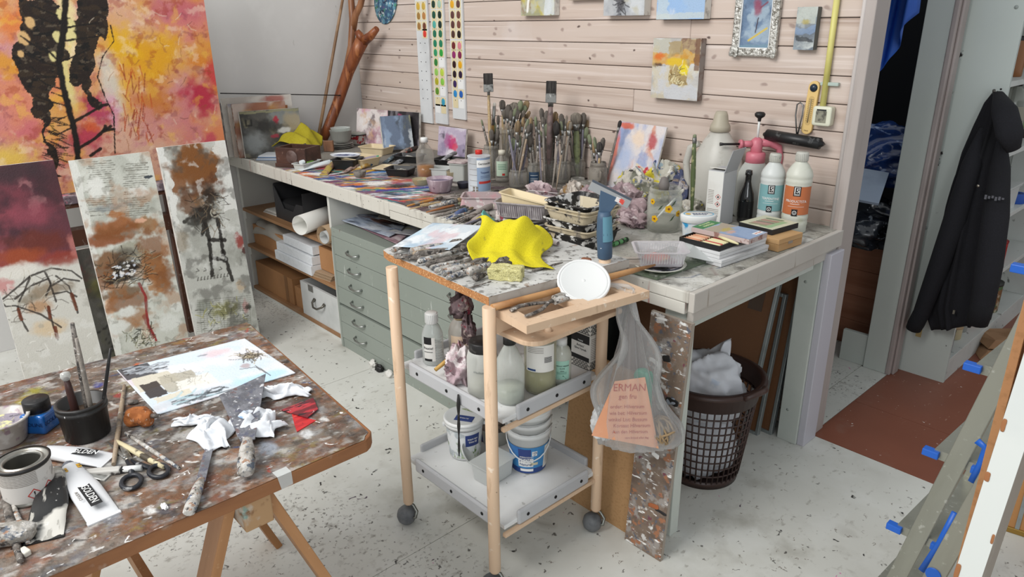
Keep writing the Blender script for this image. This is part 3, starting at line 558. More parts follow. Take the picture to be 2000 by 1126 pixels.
# loose painted sheet
cv = Cv(.30, .13, 90, 40, 'cfd8de', 8)
for c, a_, b_ in (('9fb8cc', .5, .6), ('f0f2f2', .55, .64), ('8a93a0', .6, .67), ('d9bfc4', .63, .7), ('b7d3e2', .6, .66)): cv.cloud(c, 9, a_, b_, .9, .6, 2.2)
pa, pb, pc = G(768, 480, .968), G(878, 487, .968), G(945, 440, .968)
def quad(A, B, C_, D): return lambda u, v, W, H: tuple((np.array([A[i]*(1-s)*(1-t)+B[i]*s*(1-t)+C_[i]*s*t+D[i]*(1-s)*t for i in range(3)]) for s, t in [(u/W, v/H)]))[0]
pd = pa+(pc-pb)
sheet(cv, 'painted_paper', None, lambda u, v: tuple(quad(pa, pb, pc, pd)(u, v, .30, .13)))
o = bpy.data.objects['painted_paper']; s = o.modifiers.new('thickness', 'SOLIDIFY'); s.thickness = .0015; s.offset = -1
tag(o, 'pale blue and white painted sheet lying over the handles at the chipboard back', 'painting')
knife(G(770, 500, .956), G(880, 508, .956), .0085, m_crustd, 'dark tool handle propping up the pale painted sheet', .05, None)
# turquoise plastic scraper between sheet and cloth
p = G(960, 432, BT+.02); t = thing('plastic_spreader', 'turquoise plastic spreader poking out behind the yellow cloth', 'spreader', p, rot=(.75, 0, -.8))
rblock(.06, .008, .05, 8, .3).mk('spreader_blade', M('turquoise_plastic', '56aaa0', .4, ly=(('n', 30, .6, .7, '8ac4ba', {'s': .6}),)), t)
rblock(.075, .014, .014, 6, .3).mk('spreader_grip', M('turquoise_grip', '4a9a92', .4), t, (0, 0, -.012))
# long stick along the board's edge
pa, pb = G(955, 598, .917), G(1276, 518, .917); pb = pa+(pb-pa)*1.0
rod('wooden_stick', 'long round brown stick lying along the edge of the trolley board', 'stick', pa+V3((.012, 0, 0)), pb+V3((.006, 0, .003)), [.0095, .0095, .009, .009, .0095, .0085, .003], M('stick_wood', 'b98a5a', .5, ly=(('n', 20, .45, .7, '8a5c35', {'st': (.4, .4, .4)}),)), 10)
# pincers
t = thing('pincers', 'paint-spattered old pincers lying open across the hand hole of the trolley flap', 'pliers', G(1070, 598, .911), rot=(0, 0, 0)); o0 = G(1070, 598, .911)
def loc_(px, py, z=.911): return G(px, py, z)-o0
TB([loc_(998, 606), loc_(1015, 597), loc_(1045, 592), loc_(1072, 590), loc_(1085, 582)], [.006, .0075, .0065, .0055, .008], 8, flat=.7).mk('handle', m_crustd, t)
TB([loc_(1026, 617), loc_(1042, 612), loc_(1058, 604), loc_(1072, 590), loc_(1088, 584)], [.005, .0065, .006, .0055, .008], 8, flat=.7).mk('handle', m_crustd, t)
TB([loc_(1082, 588), loc_(1098, 583), loc_(1112, 582)], [.012, .012, .005], 8, flat=.8).mk('jaw', m_crust, t)
TB([loc_(1082, 582), loc_(1097, 576), loc_(1112, 574)], [.010, .010, .004], 8, flat=.8).mk('jaw', m_crust, t)
lathe('pivot', [(0, .012), (.006, .011), (.007, .004), (.007, 0)], M('pivot_metal', '77746e', .4, metal=.6), t, 12, loc_(1085, 585))
# round white lid propped against the board edge
c0 = G(1140, 549, .935); nrm = V3((.42, -.36, .83)).normalized(); lq = nrm.to_track_quat('Z', 'Y').to_euler()
t = thing('bucket_lid', 'round white plastic bucket lid propped on the trolley flap', 'lid', c0, rot=lq)
lathe('lid_disc', [(0, 0), (.066, 0), (.0665, .003), (.064, .0055), (.061, .004), (.0, .004)], m_white, t, 40)
MB().lathe([(.067, -.004), (.0725, -.004), (.0735, .001), (.072, .0055), (.067, .006), (.0655, .003)], 40).mk('lid_rim', M('lid_rim_white', 'dededc', .4), t)
lathe('centre_pip', [(0, .0012), (.004, .001), (.005, 0)], m_white, t, 12, (0, 0, .004))
# wall scraper plugged on the taller post
t = thing('wall_scraper', 'blue-handled wall scraper standing head up on the trolley corner post', 'scraper', (TX1+.015, TY1, .955), rot=(.02, -.05, .83))
TB([(0, 0, 0), (0, 0, .004), (0, 0, .04), (0, 0, .075), (0, 0, .12), (0, 0, .14)], [.019, .0215, .022, .0235, .0205, .017], 14).mk('grip', M('scraper_slate', '3f566e', .5, ly=(('v', 50, .06, .12, 'c8ccd0', {'p': .12}),)), t)
MB().patch(.0242, -1.9, .1, .055, .128, 12, 0, .0212).mk('soft_grip', M('scraper_teal', '5c8a9c', .55, ly=(('v', 60, .06, .12, 'd4dade', {'p': .12}),)), t)
hd = MB(); hd.add([(-.015, -.008, .135), (.015, -.008, .135), (.045, -.006, .175), (-.012, -.006, .205), (-.015, .008, .135), (.015, .008, .135), (.045, .006, .175), (-.012, .006, .205)], [(0, 1, 2, 3), (7, 6, 5, 4), (0, 4, 5, 1), (1, 5, 6, 2), (2, 6, 7, 3), (3, 7, 4, 0)])
hd.mk('head', M('scraper_slate', '3f566e'), t, bev=.002)
d_ = V3((.065, 0, -.037)).normalized(); A = V3((-.036, 0, .222)); B = A+d_*.125
bl = MB(); up_ = V3((d_.z*-1, 0, d_.x))
def slab(b, A, B, w, th, m=0):
    vs = []
    for y in (-th, th):
        for q in (A, B, B+up_*w, A+up_*w): vs.append((q.x, y, q.z))
    b.add(vs, [(0, 1, 2, 3), (7, 6, 5, 4), (0, 4, 5, 1), (1, 5, 6, 2), (2, 6, 7, 3), (3, 7, 4, 0)], m)
slab(bl, A-up_*.018, B-up_*.018, .024, .006); bl.mk('blade_holder', M('scraper_steel', 'a9abac', .35, metal=.6), t, bev=.001)
bl = MB(); slab(bl, A+up_*.006, B+up_*.006, .006, .0015); bl.mk('blade', M('scraper_edge', '5f6670', .35, metal=.8), t)
bl = MB(); slab(bl, A+d_*.082-up_*.014, A+d_*.108-up_*.014, .014, .0066); bl.mk('sticker', M('red_sticker', 'd8d4d2', .5, ly=(('n', 60, .5, .56, 'cf4a3e'),)), t)
# ================================================================ ON THE TROLLEY'S MIDDLE TRAY
ZM, ZL = .5845, .2335
liq = lambda nm, c, a=.9: M(nm, c, .15, alpha=a)
# ribbed-cap bottle
b = G(847, 706, ZM); t = thing('bottle', 'clear ribbed bottle with tall white screw cap on the trolley tray', 'bottle', b); f_ = facing(b)
lathe('bottle_body', [(0, 0), (.03, 0), (.034, .006), (.034, .075), (.033, .10), (.024, .125), (.0165, .135), (.0165, .15)], thinglass('ribbed_pet', 'd3d8d6', .35, .15), t)
lathe('fluid', [(0, .002), (.032, .004), (.0325, .062), (0, .062)], liq('clear_medium', 'd2d4d0', .75), t)
cp = MB(); cp.lathe([(0, .171), (.017, .171), (.0195, .168), (.0195, .137), (.018, .135)], 24)
for k in range(24): a = 2*PI*k/24; cp.box((.0197*cos(a), .0197*sin(a), .153), (.0022, .0022, .029), Matrix.Rotation(a, 3, 'Z'))
cp.mk('screw_cap', m_white, t)
band(t, .0346, f_-.35, .55, .018, .098, m_paper); band(t, .0349, f_-.5, .38, .075, .099, m_ink); band(t, .0349, f_-.5, .38, .018, .026, m_ink)
text(t, 'Fixatief', .011, m_ink, bend=(.035, f_-.45, .062)); text(t, 'concentraat', .006, m_ink, bend=(.035, f_-.45, .05)); linez(t, .0345, f_+.65, .5, [.022+.009*i for i in range(9)], M('rib_line', 'bfc4c2', .3))
# shouldered bottle with a beige label under the rag
b = G(892, 706, ZM)+V3((-.03, .045, 0)); t = thing('bottle', 'shouldered bottle with peach label, a dark rag stuffed on its neck', 'bottle', b); f_ = facing(b)
lathe('bottle_body', [(0, 0), (.036, 0), (.041, .006), (.041, .085), (.034, .11), (.018, .128), (.0165, .142)], thinglass('hazy_pet', 'c4bdb4', .5, .25), t)
lathe('neck_collar', [(.0165, .128), (.021, .128), (.021, .146), (.0165, .146), (0, .146)], M('old_collar', 'c9b28a', .6), t, 20)
band(t, .0416, f_, .9, .02, .082, M('peach_label', 'd8c0a6', .6)); text(t, 'VERNIS', .009, m_ink, bend=(.042, f_-.1, .056)); linez(t, .042, f_-.1, .4, [.03, .036, .042], M('print_grey', '7b7268', .6))
m_ragd = m_rag('rag_dark', ('4a3b3c', '7c6a6d', '2a2224', '8c3444', 'b3a39c', '3a2a2c'))
m_ragp = m_rag('rag_pink', ('b9a3a8', 'd8cfcf', '8a7378', '3b3335', 'a2535e', 'c5b4b6'))
ob = crumple('rag', .04, .036, .075, 3, m_ragd, None, b+V3((.008, -.002, .14))); tag(ob, 'dark crumpled rag stuffed on top of the peach-labelled bottle', 'rag')
ob = crumple('rag', .024, .022, .09, 5, m_ragd, None, b+V3((.055, -.012, .065))); tag(ob, 'dark reddish strip of rag hanging beside the shouldered bottle', 'rag')
ob = crumple('rag', .042, .05, .115, 8, m_ragp, None, G(893, 745, ZM)+V3((.006, .012, .0))); tag(ob, 'pink and grey paint rag wedged in front of the trolley bottles', 'rag')
rod('paint_drip', 'twisted black string of dried paint hanging from the middle trolley tray', 'string', (-1.452, 1.112, .60), (-1.455, 1.108, .395), [.003, .006, .003, .005, .002, .004, .0015], m_dark, 6)
rod('stick', 'short yellow-brown stick leaning out of the pink rag', 'stick', G(850, 722, .61), G(890, 690, .64), [.006, .007, .006], M('ochre_stick', 'c09850', .5), 8)
# colourful rag and blue-capped jar at the back
b = G(950, 690, ZM)+V3((-.12, .16, 0)); t = thing('jar', 'jar with dark blue screw lid at the back of the trolley tray', 'jar', b)
lathe('jar_body', [(0, 0), (.035, 0), (.038, .006), (.038, .10), (.03, .115)], gl_milk, t); lathe('lid', [(.032, .113), (.034, .113), (.034, .148), (.03, .151), (0, .151)], M('navy_lid', '24284f', .4), t)
ob = crumple('rag', .045, .04, .06, 21, m_rag('rag_red', ('c9b6b8', '8c2a38', 'e0d6d6', '3b3f80', '6d2232', 'd3c4c4')), None, b+V3((-.03, .02, .152))); tag(ob, 'white rag stained red and blue lying on the blue-lidded jar', 'rag')
b = b+V3((-.005, .10, 0)); t = thing('jar', 'grey-lidded jar half hidden behind the front trolley post', 'jar', b)
lathe('jar_body', [(0, 0), (.03, 0), (.033, .006), (.033, .18), (.026, .19)], gl_milk, t); lathe('lid', [(.027, .19), (.029, .19), (.029, .215), (0, .217)], M('grey_lid', '8f8d88', .4), t)
# big round-shouldered jar with black lid
b = G(940, 772, ZM)+V3((-.012, .018, 0)); t = thing('jar', 'squat translucent jar with black ribbed lid and barcode label on the trolley', 'jar', b); f_ = facing(b)
lathe('jar_body', [(0, 0), (.04, 0), (.0455, .008), (.0455, .115), (.04, .135), (.034, .14)], gl_milk, t)
lathe('fluid', [(0, .004), (.043, .006), (.0435, .04), (0, .04)], liq('cream_medium', 'c9c4ae', .95), t)
lathe('lid', [(.034, .137), (.038, .137), (.0385, .139), (.0385, .163), (.036, .166), (0, .166)], m_dark, t)
band(t, .046, f_+.55, .35, .012, .115, m_paper)
bc = MB()
for k in range(9): bc.patch(.0464, f_+.42+.012*k*.9, f_+.42+.012*k*.9+(.006 if k % 3 else .009), .02+.0*k, .055, 1)
bc.mk('barcode', m_ink, t); band(t, .0464, f_+.62, .13, .088, .104, m_ink, 'logo_block'); text(t, 'C', .012, m_inkw, bend=(.0468, f_+.62, .096))
text(t, 'Medium', .010, M('pencil_grey', '8f9490', .7), bend=(.046, f_-.25, .085))
# white bottle with black cap
b = G(994, 785, ZM)+V3((-.01, .014, 0)); t = thing('bottle', 'round cloudy bottle with black cap and little milky fluid left', 'bottle', b)
lathe('bottle_body', [(0, 0), (.036, 0), (.042, .008), (.042, .10), (.036, .13), (.02, .162), (.0155, .17), (.0155, .182)], thinglass('cloudy_pet', 'cdd1cb', .3, .2), t)
lathe('fluid', [(0, .003), (.039, .007), (.0405, .045), (0, .045)], liq('milky_medium', 'c3c9b8', .9), t); lathe('screw_cap', [(.015, .176), (.018, .176), (.018, .204), (0, .206)], m_dark, t)
# large jar, white label, oil
b = G(1050, 764, ZM)+V3((-.01, .02, 0)); t = thing('bottle', 'wide bottle with white information label and pale yellow oil', 'bottle', b); f_ = facing(b)
lathe('bottle_body', [(0, 0), (.043, 0), (.0475, .008), (.0475, .165), (.04, .18), (.024, .19)], thinglass('oil_glass', 'b9b8a0', .28, .08), t)
lathe('oil', [(0, .004), (.045, .008), (.0455, .066), (0, .066)], liq('linseed_oil', 'a5a06a', .7), t); lathe('lid', [(.024, .188), (.03, .188), (.03, .205), (0, .206)], m_dark, t)
band(t, .0481, f_, .95, .075, .158, m_paper); linez(t, .0485, f_-.3, .5, [.15, .145, .14, .135], M('print_grey', '7b7268')); linez(t, .0485, f_+.5, .25, [.12, .117, .114, .111, .108, .105], m_ink, .0016); band(t, .0486, f_-.55, .28, .078, .084, m_inkb, 'blue_bar')
# acrylic medium bottle, green label
b = G(1095, 748, ZM)+V3((-.006, .008, 0)); t = thing('bottle', 'small white-capped bottle with mint green medium label on the trolley', 'bottle', b); f_ = facing(b)
lathe('bottle_body', [(0, 0), (.026, 0), (.0295, .005), (.0295, .095), (.024, .112), (.014, .122), (.014, .13)], thinglass('medium_pet', 'cdd0c4', .65, .2), t)
lathe('screw_cap', [(.014, .124), (.0165, .124), (.0165, .145), (0, .146)], m_white, t)
band(t, .03, f_+.1, .75, .022, .082, M('mint_label', '9fc9b8', .6)); text(t, 'ACRYLIC MEDIUM', .0052, m_ink, bend=(.0304, f_+.1, .066)); text(t, 'GLOSS', .0052, m_ink, bend=(.0304, f_+.1, .058)); text(t, '500ml', .0045, m_ink, bend=(.0304, f_+.1, .05)); linez(t, .0304, f_+.05, .5, [.04, .043, .046], M('print_teal', '4a7a6a'), .001)
MB().add([(.0306*cos(f_+.1+a), .0306*sin(f_+.1+a), z) for a, z in ((-.35, .023), (.45, .023), (.1, .036))], [(0, 1, 2)]).mk('green_triangle', M('print_green', '1f6a4a', .6), t)
# patterned varnish box
pa, pb, pc = G(1108, 720, ZM), G(1134, 735, ZM), G(1180, 703, ZM)
t = thing('varnish_box', 'carton with black fan pattern and white varnish label on the trolley', 'box', ((pa.x+pb.x)/2-.01, pc.y-.055, ZM)); bw, bd, bh = .075, .078, .155
BX(-bw/2, bw/2, -bd/2, bd/2, 0, bh).mk('carton', M('carton_white', 'd6d3cb', .6), t, bev=.0015)
def fans(b, fn, w, h, skip):
    rr = .0062; row = 0; z = rr*.2
    while z < h-rr:
        x = rr+(rr if row % 2 else 0)
        while x < w-rr*.5:
            if not skip(x, z):
                for q in (1, .72, .44):
                    o_ = rr*q*.98; i_ = rr*q*.98-.0011
                    P = [[fn(x+r*cos(a), z+r*sin(a)) for r in (i_, o_)] for a in [PI*k/6 for k in range(7)]]; b.grid(P, 0, False)
            x += 2*rr
        z += rr*1.05; row += 1
fb = MB(); fans(fb, lambda x, z: (-bw/2+x, -bd/2-.0006, z), bw, bh, lambda x, z: .028 < z < .118); fans(fb, lambda y, z: (bw/2+.0006, -bd/2+y, z), bd, bh, lambda y, z: .03 < z < .115 and y < .045)
fp = fb.mk('fan_pattern', m_ink, t); fp['kind'] = 'stuff'
BX(-bw/2-.0002, bw/2-.001, -bd/2-.0012, -bd/2-.0004, .030, .116).mk('front_label', m_paper, t); BX(bw/2+.0004, bw/2+.0012, -bd/2+.001, -bd/2+.045, .03, .114).mk('side_label', m_paper, t)
for za, zb in ((.088, .116), (.03, .044)): BX(-bw/2, bw/2-.0012, -bd/2-.0016, -bd/2-.0012, za, zb).mk('label_block', m_ink, t)
text(t, "Artists'", .011, m_ink, (0, -bd/2-.0016, .077), (PI/2, 0, 0)); text(t, 'Gloss Varnish', .0105, m_ink, (0, -bd/2-.0016, .066), (PI/2, 0, 0), sx=.85); text(t, 'TALENS', .006, m_inkw, (0, -bd/2-.002, .094), (PI/2, 0, 0))
sl = MB(); [sl.bx(bw/2+.0012, bw/2+.0015, -bd/2+.004, -bd/2+.04, .038+.006*i, .0395+.006*i) for i in range(12)]; sl.mk('print_lines', M('print_grey', '7b7268'), t)

# ================================================================ LOWER TRAY
def bucket(nm, lab, b, r0, r1, h, lid, stackn=1):
    t = thing(nm, lab, 'bucket', b)
    lathe('bucket_body', [(0, 0), (r0-.004, 0), (r0, .004), (r1, h-.016), (r1+.004, h-.016), (r1+.004, h-.004), (r1, h)] + ([] if lid else [(r1-.002, h), (r0-.004, .006), (0, .006)]), M('bucket_white', 'd8dad9', .4), t, 36)
    if lid: lathe('lid', [(r1+.004, h-.003), (r1+.006, h-.002), (r1+.006, h+.008), (r1+.002, h+.01), (r1-.004, h+.005), (0, h+.005)], M('bucket_lid_white', 'dcdedd', .4), t, 36)
    return t
b = G(905, 890, ZL)+V3((-.012, .018, 0)); f_ = facing(b)
t = bucket('yogurt_bucket', 'white lidded yogurt bucket with blue tag and meadow print on the lower tray', b, .052, .062, .135, True)
band(t, .0535, f_, 1.3, .012, .115, M('meadow_print', 'dcdfe0', .5, ly=(('n', 20, .5, .56, '8d9aa0', {'s': .6}), ('n', 45, .58, .64, '5d7d3a', {'st': (1, 1, .5), 'mask': (14, .45, .55)}))), 'label_wrap', r1=.0625)
band(t, .058, f_+.45, .42, .058, .102, M('tag_blue', '2c3f7a', .5), 'blue_tag', r1=.0622); text(t, 'Biologische Yoghurt', .008, m_inkw, bend=(.0612, f_+.45, .086), sx=.55); text(t, 'Griekse Stijl', .0095, m_inkw, bend=(.0604, f_+.45, .075), sx=.62)
gr = MB(); Rg = random.Random(2)
for k in range(46): a = f_-1.2+2.2*Rg.random(); h_ = Rg.uniform(.01, .03); gr.add([(.0546*cos(a), .0546*sin(a), .012), (.0546*cos(a+.02), .0546*sin(a+.02), .012), (.0565*cos(a+.03), .0565*sin(a+.03), .012+h_)], [(0, 1, 2)])
gr.mk('grass_print', M('grass_print', '7d9a45', .6), t)['kind'] = 'stuff'
MB().box((.012, -.008, .1408), (.062, .034, .0006), Matrix.Rotation(.55, 3, 'Z')).mk('lid_tag', M('tag_blue'), t); text(t, 'Griekse Stijl', .008, m_inkw, (.012, -.008, .1415), (0, 0, .55), sx=.8)
MB().prism([(.05*cos(a), .05*sin(a)) for a in [f_+PI*.55+i*.12 for i in range(14)]], .1402, .1406).mk('lid_meadow', M('lid_meadow', '9aa87a', .6, ly=(('n', 60, .5, .56, 'c3c9b8'),)), t)
for s in (-1, 1): MB().box((.067*cos(f_+s*1.5), .067*sin(f_+s*1.5), .118), (.01, .014, .012), Matrix.Rotation(f_+s*1.5, 3, 'Z')).mk('handle_lug', M('bucket_white'), t, bev=.002)
b = G(1030, 912, ZL)+V3((-.01, .015, 0)); f_ = facing(b)
t = bucket('yogurt_bucket', 'blue-labelled white yogurt bucket with wire handle, lowest of the nested stack', b, .0555, .070, .15, False)
bR = lambda z: .0557+.0145*z/.134+.0008
bnd = lambda a, hf, z0, z1_, m, nm, o=0: band(t, bR(z0)+o, a, hf, z0, z1_, m, nm, r1=bR(z1_)+o)
bnd(f_, 1.5, .006, .104, M('wrap_blue', '3d86bd', .45, ly=(('n', 5, .45, .6, '2d62a5'),)), 'label_wrap'); bnd(f_, 1.5, .004, .024, M('wrap_navy', '22407f', .45), 'label_foot', .0003); bnd(f_-.15, .4, .03, .062, m_inkw, 'name_panel', .0004); bnd(f_-.2, .32, .062, .098, M('tag_blue'), 'arch_panel', .0004)
for s_t, sz, a, z, sx_ in (('STOL', .017, -.18, .055, 1), ('Naturel', .013, -.15, .039, 1), ('BOERENYOGHURT', .0066, -.1, .068, .8), ('10%', .0095, .3, .084, 1), ('VET', .0055, .3, .076, 1)): text(t, s_t, sz, m_inkb if z != .068 else m_inkw, bend=(bR(z)+.001, f_+a, z), sx=sx_)
bnd(f_+.3, .13, .072, .09, m_inkw, 'fat_badge', .0005); bnd(f_-.1, .36, .012, .022, m_inkw, 'text_panel', .0006); bnd(f_+.3, .2, .036, .046, M('spoon_print', 'c9c4a8', .5), 'spoon_print', .0005); bnd(f_+1.15, .28, .014, .1, m_paper, 'side_text', .0004); linez(t, bR(.06)+.002, f_+1.15, .22, [.035+.005*i for i in range(9)], M('print_grey'))
hw = [((bR(.12)+.003)*cos(f_+1.57-k*3.14/12), (bR(.12)+.003)*sin(f_+1.57-k*3.14/12), .128-.07*sin(PI*k/12)) for k in range(13)]; TB(hw, .002, 6).mk('wire_handle', M('white_handle', 'd2d4d4', .4), t)
for k, (dz, lb) in enumerate(((.030, 'plain white bucket nested second in the stack on the lower tray'), (.060, 'plain white bucket topmost of the nested stack, blue lid print inside'))):
    u = bucket('yogurt_bucket', lb, b+V3((0, 0, dz+.006)), .051, .0705, .15, k == 1)
    if k: MB().prism([(.058*cos(a), .058*sin(a)) for a in [i*PI/14+f_-.2 for i in range(15)]], .1552, .1556).mk('lid_print', M('wrap_navy'), u)
    TB([(.076*cos(f_+1.4-j*2.8/8), .076*sin(f_+1.4-j*2.8/8), .128-.012*sin(PI*j/8)) for j in range(9)], .002, 6).mk('wire_handle', M('white_handle'), u)
# translucent box
pc = G(951, 952, ZL); t = thing('plastic_box', 'empty translucent rectangular plastic box standing at the lower tray front', 'container', (pc.x-.035, pc.y+.055, ZL), .08)
tray('box_body', .082, .115, .058, .9, gl_frost, t, .002, .004); BX(-.047, .047, -.063, .063, .0595, .0635).mk('lid', thinglass('box_lid', 'c9ccca', .5, .3), t, bev=.003)
p = G(903, 895, ZL)+V3((.055, .03, 0)); t = thing('loose_lid', 'round clear lid leaning between yogurt bucket and plastic box', 'lid', p+V3((-.01, -.045, .045)), rot=(1.0, .0, 2.35)); lathe('lid_disc', [(0, 0), (.034, 0), (.037, .006), (.035, .007), (.033, .003), (0, .003)], gl_frost, t, 28)
p = G(965, 880, ZL); t = thing('food_tub', 'round brown-topped tub standing behind the front trolley post', 'tub', p+V3((-.05, .05, 0)))
lathe('tub_body', [(0, 0), (.045, 0), (.052, .06), (.055, .06), (.055, .066), (0, .066)], gl_milk, t); lathe('tub_lid', [(.056, .06), (.057, .072), (.05, .074), (0, .072)], M('brown_lid', '7d6d62', .5, ly=(('n', 25, .5, .6, '3f3833'), ('n', 40, .62, .68, 'b8aea4'))), t)
t = thing('printed_pack', 'dark blue and orange printed pack behind the buckets on the lower tray', 'packet', (-1.66, 1.40, ZL), .4); rblock(.1, .06, .07, 8, .2, .002).mk('pack_body', M('pack_print', '2c3767', .4, ly=(('n', 18, .5, .54, 'c8793a'), ('n', 30, .58, .62, 'd9d6d0'), ('n', 24, .6, .66, '1b1b22'))), t)

# ================================================================ CARRIER BAG ON THE TROLLEY CORNER
hang = V3((-1.135, 1.50, .90)); bagm = thinglass('bag_film', 'd6d4d4', .16, .35)
bg = thing('carrier_bag', 'clear plastic carrier bag with orange leaflet hanging from the trolley flap', 'bag', (hang.x+.01, hang.y-.01, .42))
ex, ey = V3((.674, .739, 0)), V3((.739, -.674, 0)); P = []
prof = [(.0, .21, .035), (.03, .245, .05), (.10, .235, .06), (.2, .185, .058), (.32, .10, .04), (.42, .05, .028), (.475, .022, .018), (.492, .018, .012)]
for zi in range(26):
    z = .492*zi/25
    for (z0, w0, d0), (z1_, w1, d1) in zip(prof, prof[1:]):
        if z0 <= z <= z1_: k = (z-z0)/(z1_-z0); wd, dp = (w0+(w1-w0)*k)*.5, d0+(d1-d0)*k; break
    row = []
    for k in range(73):
        a = 2*PI*k/72; ru = 1+.10*sin(11*a+z*6)*min(1, z*4)+.06*sin(23*a-z*9)
        q = ex*(wd*cos(a)*ru+.035*(1-z/.5)-.018+(.02*sin(z*25) if abs(cos(a)) > .8 else 0))+ey*(dp*sin(a)*ru)
        row.append((q.x, q.y, max(0, z-.035*(cos(a)*.5+.5)*(1-z/.5)+.0+.012*sin(3*a)*(1-z/.5))))
    P.append(row)
bb = MB().grid(P); bb.f.append(tuple(range(0, 72))); bb.m.append(0); bb.s.append(True); bb.mk('bag_film', bagm, bg)
for s in (-1, 1): TB([(ex*s*.012+V3((0, 0, .47))), (ex*(s*.015-.02)+V3((-.03, 0, .492))), (ex*(s*.012-.05)+V3((-.045, 0, .496)))], [.012, .01, .006], 8, flat=.4).mk('bag_handle', bagm, bg)
# contents: leaflet, twine, tissue
m_leaf = M('leaflet_orange', 'd99a76', .7, ly=(('n', 10, .5, .8, 'e0ab8b'),))
lo = ey*.042; lf = MB(); LP = [(-.058, .232), (.026, .244), (.078, .012), (-.118, .058), (-.105, .10)]
lf.add([tuple(ex*x+lo+V3((0, 0, z))) for x, z in LP]+[tuple(ex*x+lo*.96+V3((0, 0, z))) for x, z in LP], [(0, 1, 2, 3, 4), (9, 8, 7, 6, 5)]+[(i, i+5, (i+1) % 5+5, (i+1) % 5) for i in range(5)])
leaf = lf.mk('leaflet', m_leaf, bg); m_or = M('print_rust', 'b4492e', .6)
eo = Matrix((ex, V3((0, 0, 1)), ey)).transposed().to_euler()
for s_t, sz, x, z in (('ERMAN', .033, -.016, .212), ('gen fru', .021, -.02, .184), ('order: Hilversum', .0165, -.02, .152), ('wie bet: Hilversum', .0165, -.016, .131), ('winkel List: Bussum', .0165, -.016, .110), ('Korsaat Hilversum', .0165, -.004, .090), ('Aan den Hilversum', .0155, -.008, .070), ('vers brood elke dag', .010, .012, .050)):
    text(leaf, s_t, sz, m_or, tuple(ex*x+ey*.0435+V3((0, 0, z))), eo, sx=.85)
tw = MB()
for k in range(14):
    c0 = ex*(.085+.01*R.uniform(-1, 1))+ey*.005+V3((0, 0, .05)); n_ = V3((R.uniform(-1, 1), R.uniform(-1, 1), R.uniform(-.6, .6))).normalized(); u_ = n_.orthogonal().normalized(); v_ = n_.cross(u_)
    tw.tube([c0+u_*.042*cos(i*.55)+v_*.042*sin(i*.55) for i in range(12)], .0035, 5, caps=False)
tw.mk('twine_ball', M('twine', '9a8262', .9), bg)
ob = crumple('tissue', .034, .026, .09, 14, M('tissue', 'cfd0d0', .9, bump=(60, .4)), bg, tuple(-ex*.085+V3((0, 0, .03))))
rblock(.05, .03, .14, 8, .3, .004).mk('green_packet', M('green_packet', '3f8a72', .5, ly=(('n', 25, .55, .6, '2a5d55'),)), bg, tuple(ex*.028+ey*.01+V3((0, 0, .11))))

# ================================================================ BOARDS LEANING BELOW THE BENCH END
m_pal = M('palette_crust', '7d6c5e', .55, ly=(('n', 9, .45, .6, '63544a'), ('n', 22, .52, .6, '958e88'), ('n', 30, .57, .62, '9b6a4d'), ('n', 40, .6, .65, '5d5f68'), ('n', 26, .62, .67, 'c9c6c2'), ('n', 34, .65, .69, '70404a'), ('v', 14, .08, .16, 'e2e1de', {'p': .14, 'dis': 1.6}), ('v', 18, .07, .14, '1c1a1a', {'p': .12, 'dis': 1.6}), ('n', 70, .62, .66, 'e8e6e2', {'st': (.3, 1, 1.2)}), ('n', 50, .68, .71, '4a6a8a')), bump=(70, .6), rnd=False)
t = thing('palette_board', 'tall narrow paint-encrusted board leaning on the bench front leg', 'board', (-1.108, 1.565, 0), rot=(-.085, 0, 0)); t.rotation_euler = (-.088, 0, 0)
BX(-.072, .072, 0, .012, 0, .795).mk('board_core', M('board_side', '9a9084', .7), t); BX(-.071, .071, -.0022, 0, .001, .794).mk('paint_layer', m_pal, t)
for k in range(9):
    x, z = R.uniform(-.055, .055), R.uniform(.05, .75); rblock(R.uniform(.02, .045), .004, R.uniform(.008, .02), 4, .5, .003).mk('paint_blob', M(*R.choice([('blob_white', 'e3e2df', .5), ('blob_black', '201e1e', .5), ('blob_grey', '8d939c', .5), ('blob_rust', '9c5a36', .5)])), t, (x, -.003, z), (0, R.uniform(-.6, .6), 0))
t = thing('mdf_board', 'plain brown hardboard panel leaning behind the trolley next to the palette board', 'board', (-1.335, 1.592, 0), rot=(-.105, 0, 0))
BX(-.165, .152, 0, .012, 0, .56).mk('panel_sheet', M('mdf', 'b08a60', .75, ly=(('n', 120, .5, .7, '9a754e', {'s': .7}), ('n', 14, .66, .72, '4d3a28', {'st': (1, 1, .25), 's': .6}))), t); BX(.146, .154, -.0015, .0135, 0, .561).mk('panel_edge', M('mdf_edge', '8a6038', .8), t)

# ================================================================ LAUNDRY BASKET
b = G(1390, 905, 0); b = V3((-1.235, 2.085, 0)); bk = thing('laundry_basket', 'dark brown open-weave plastic laundry basket under the bench', 'basket', b)
m_bk = M('basket_brown', '3a2823', .4, ly=(('n', 8, .5, .7, '4a352e', {'s': .6}),)); r0, r1, H = .132, .178, .40
def rad(z): return r0+(r1-r0)*z/H
lathe('basket_base', [(0, .004), (r0-.006, .004), (r0, 0), (r0+.004, .03), (r0-.002, .03), (r0-.008, .01), (0, .01)], m_bk, bk, 48)
lathe('basket_rim', [(rad(.34)-.003, .335), (rad(.34)+.004, .335), (r1+.004, .395), (r1+.016, .40), (r1+.018, .392), (r1+.024, .396), (r1+.022, .408), (r1+.002, .412), (r1-.002, .40), (rad(.35)-.002, .345)], m_bk, bk, 48)
ns = 44
for k in range(ns):
    a = 2*PI*k/ns; TB([((rad(z))*cos(a), (rad(z))*sin(a), z) for z in (.026, .34)], .0032, 5).mk('rib', m_bk, bk)
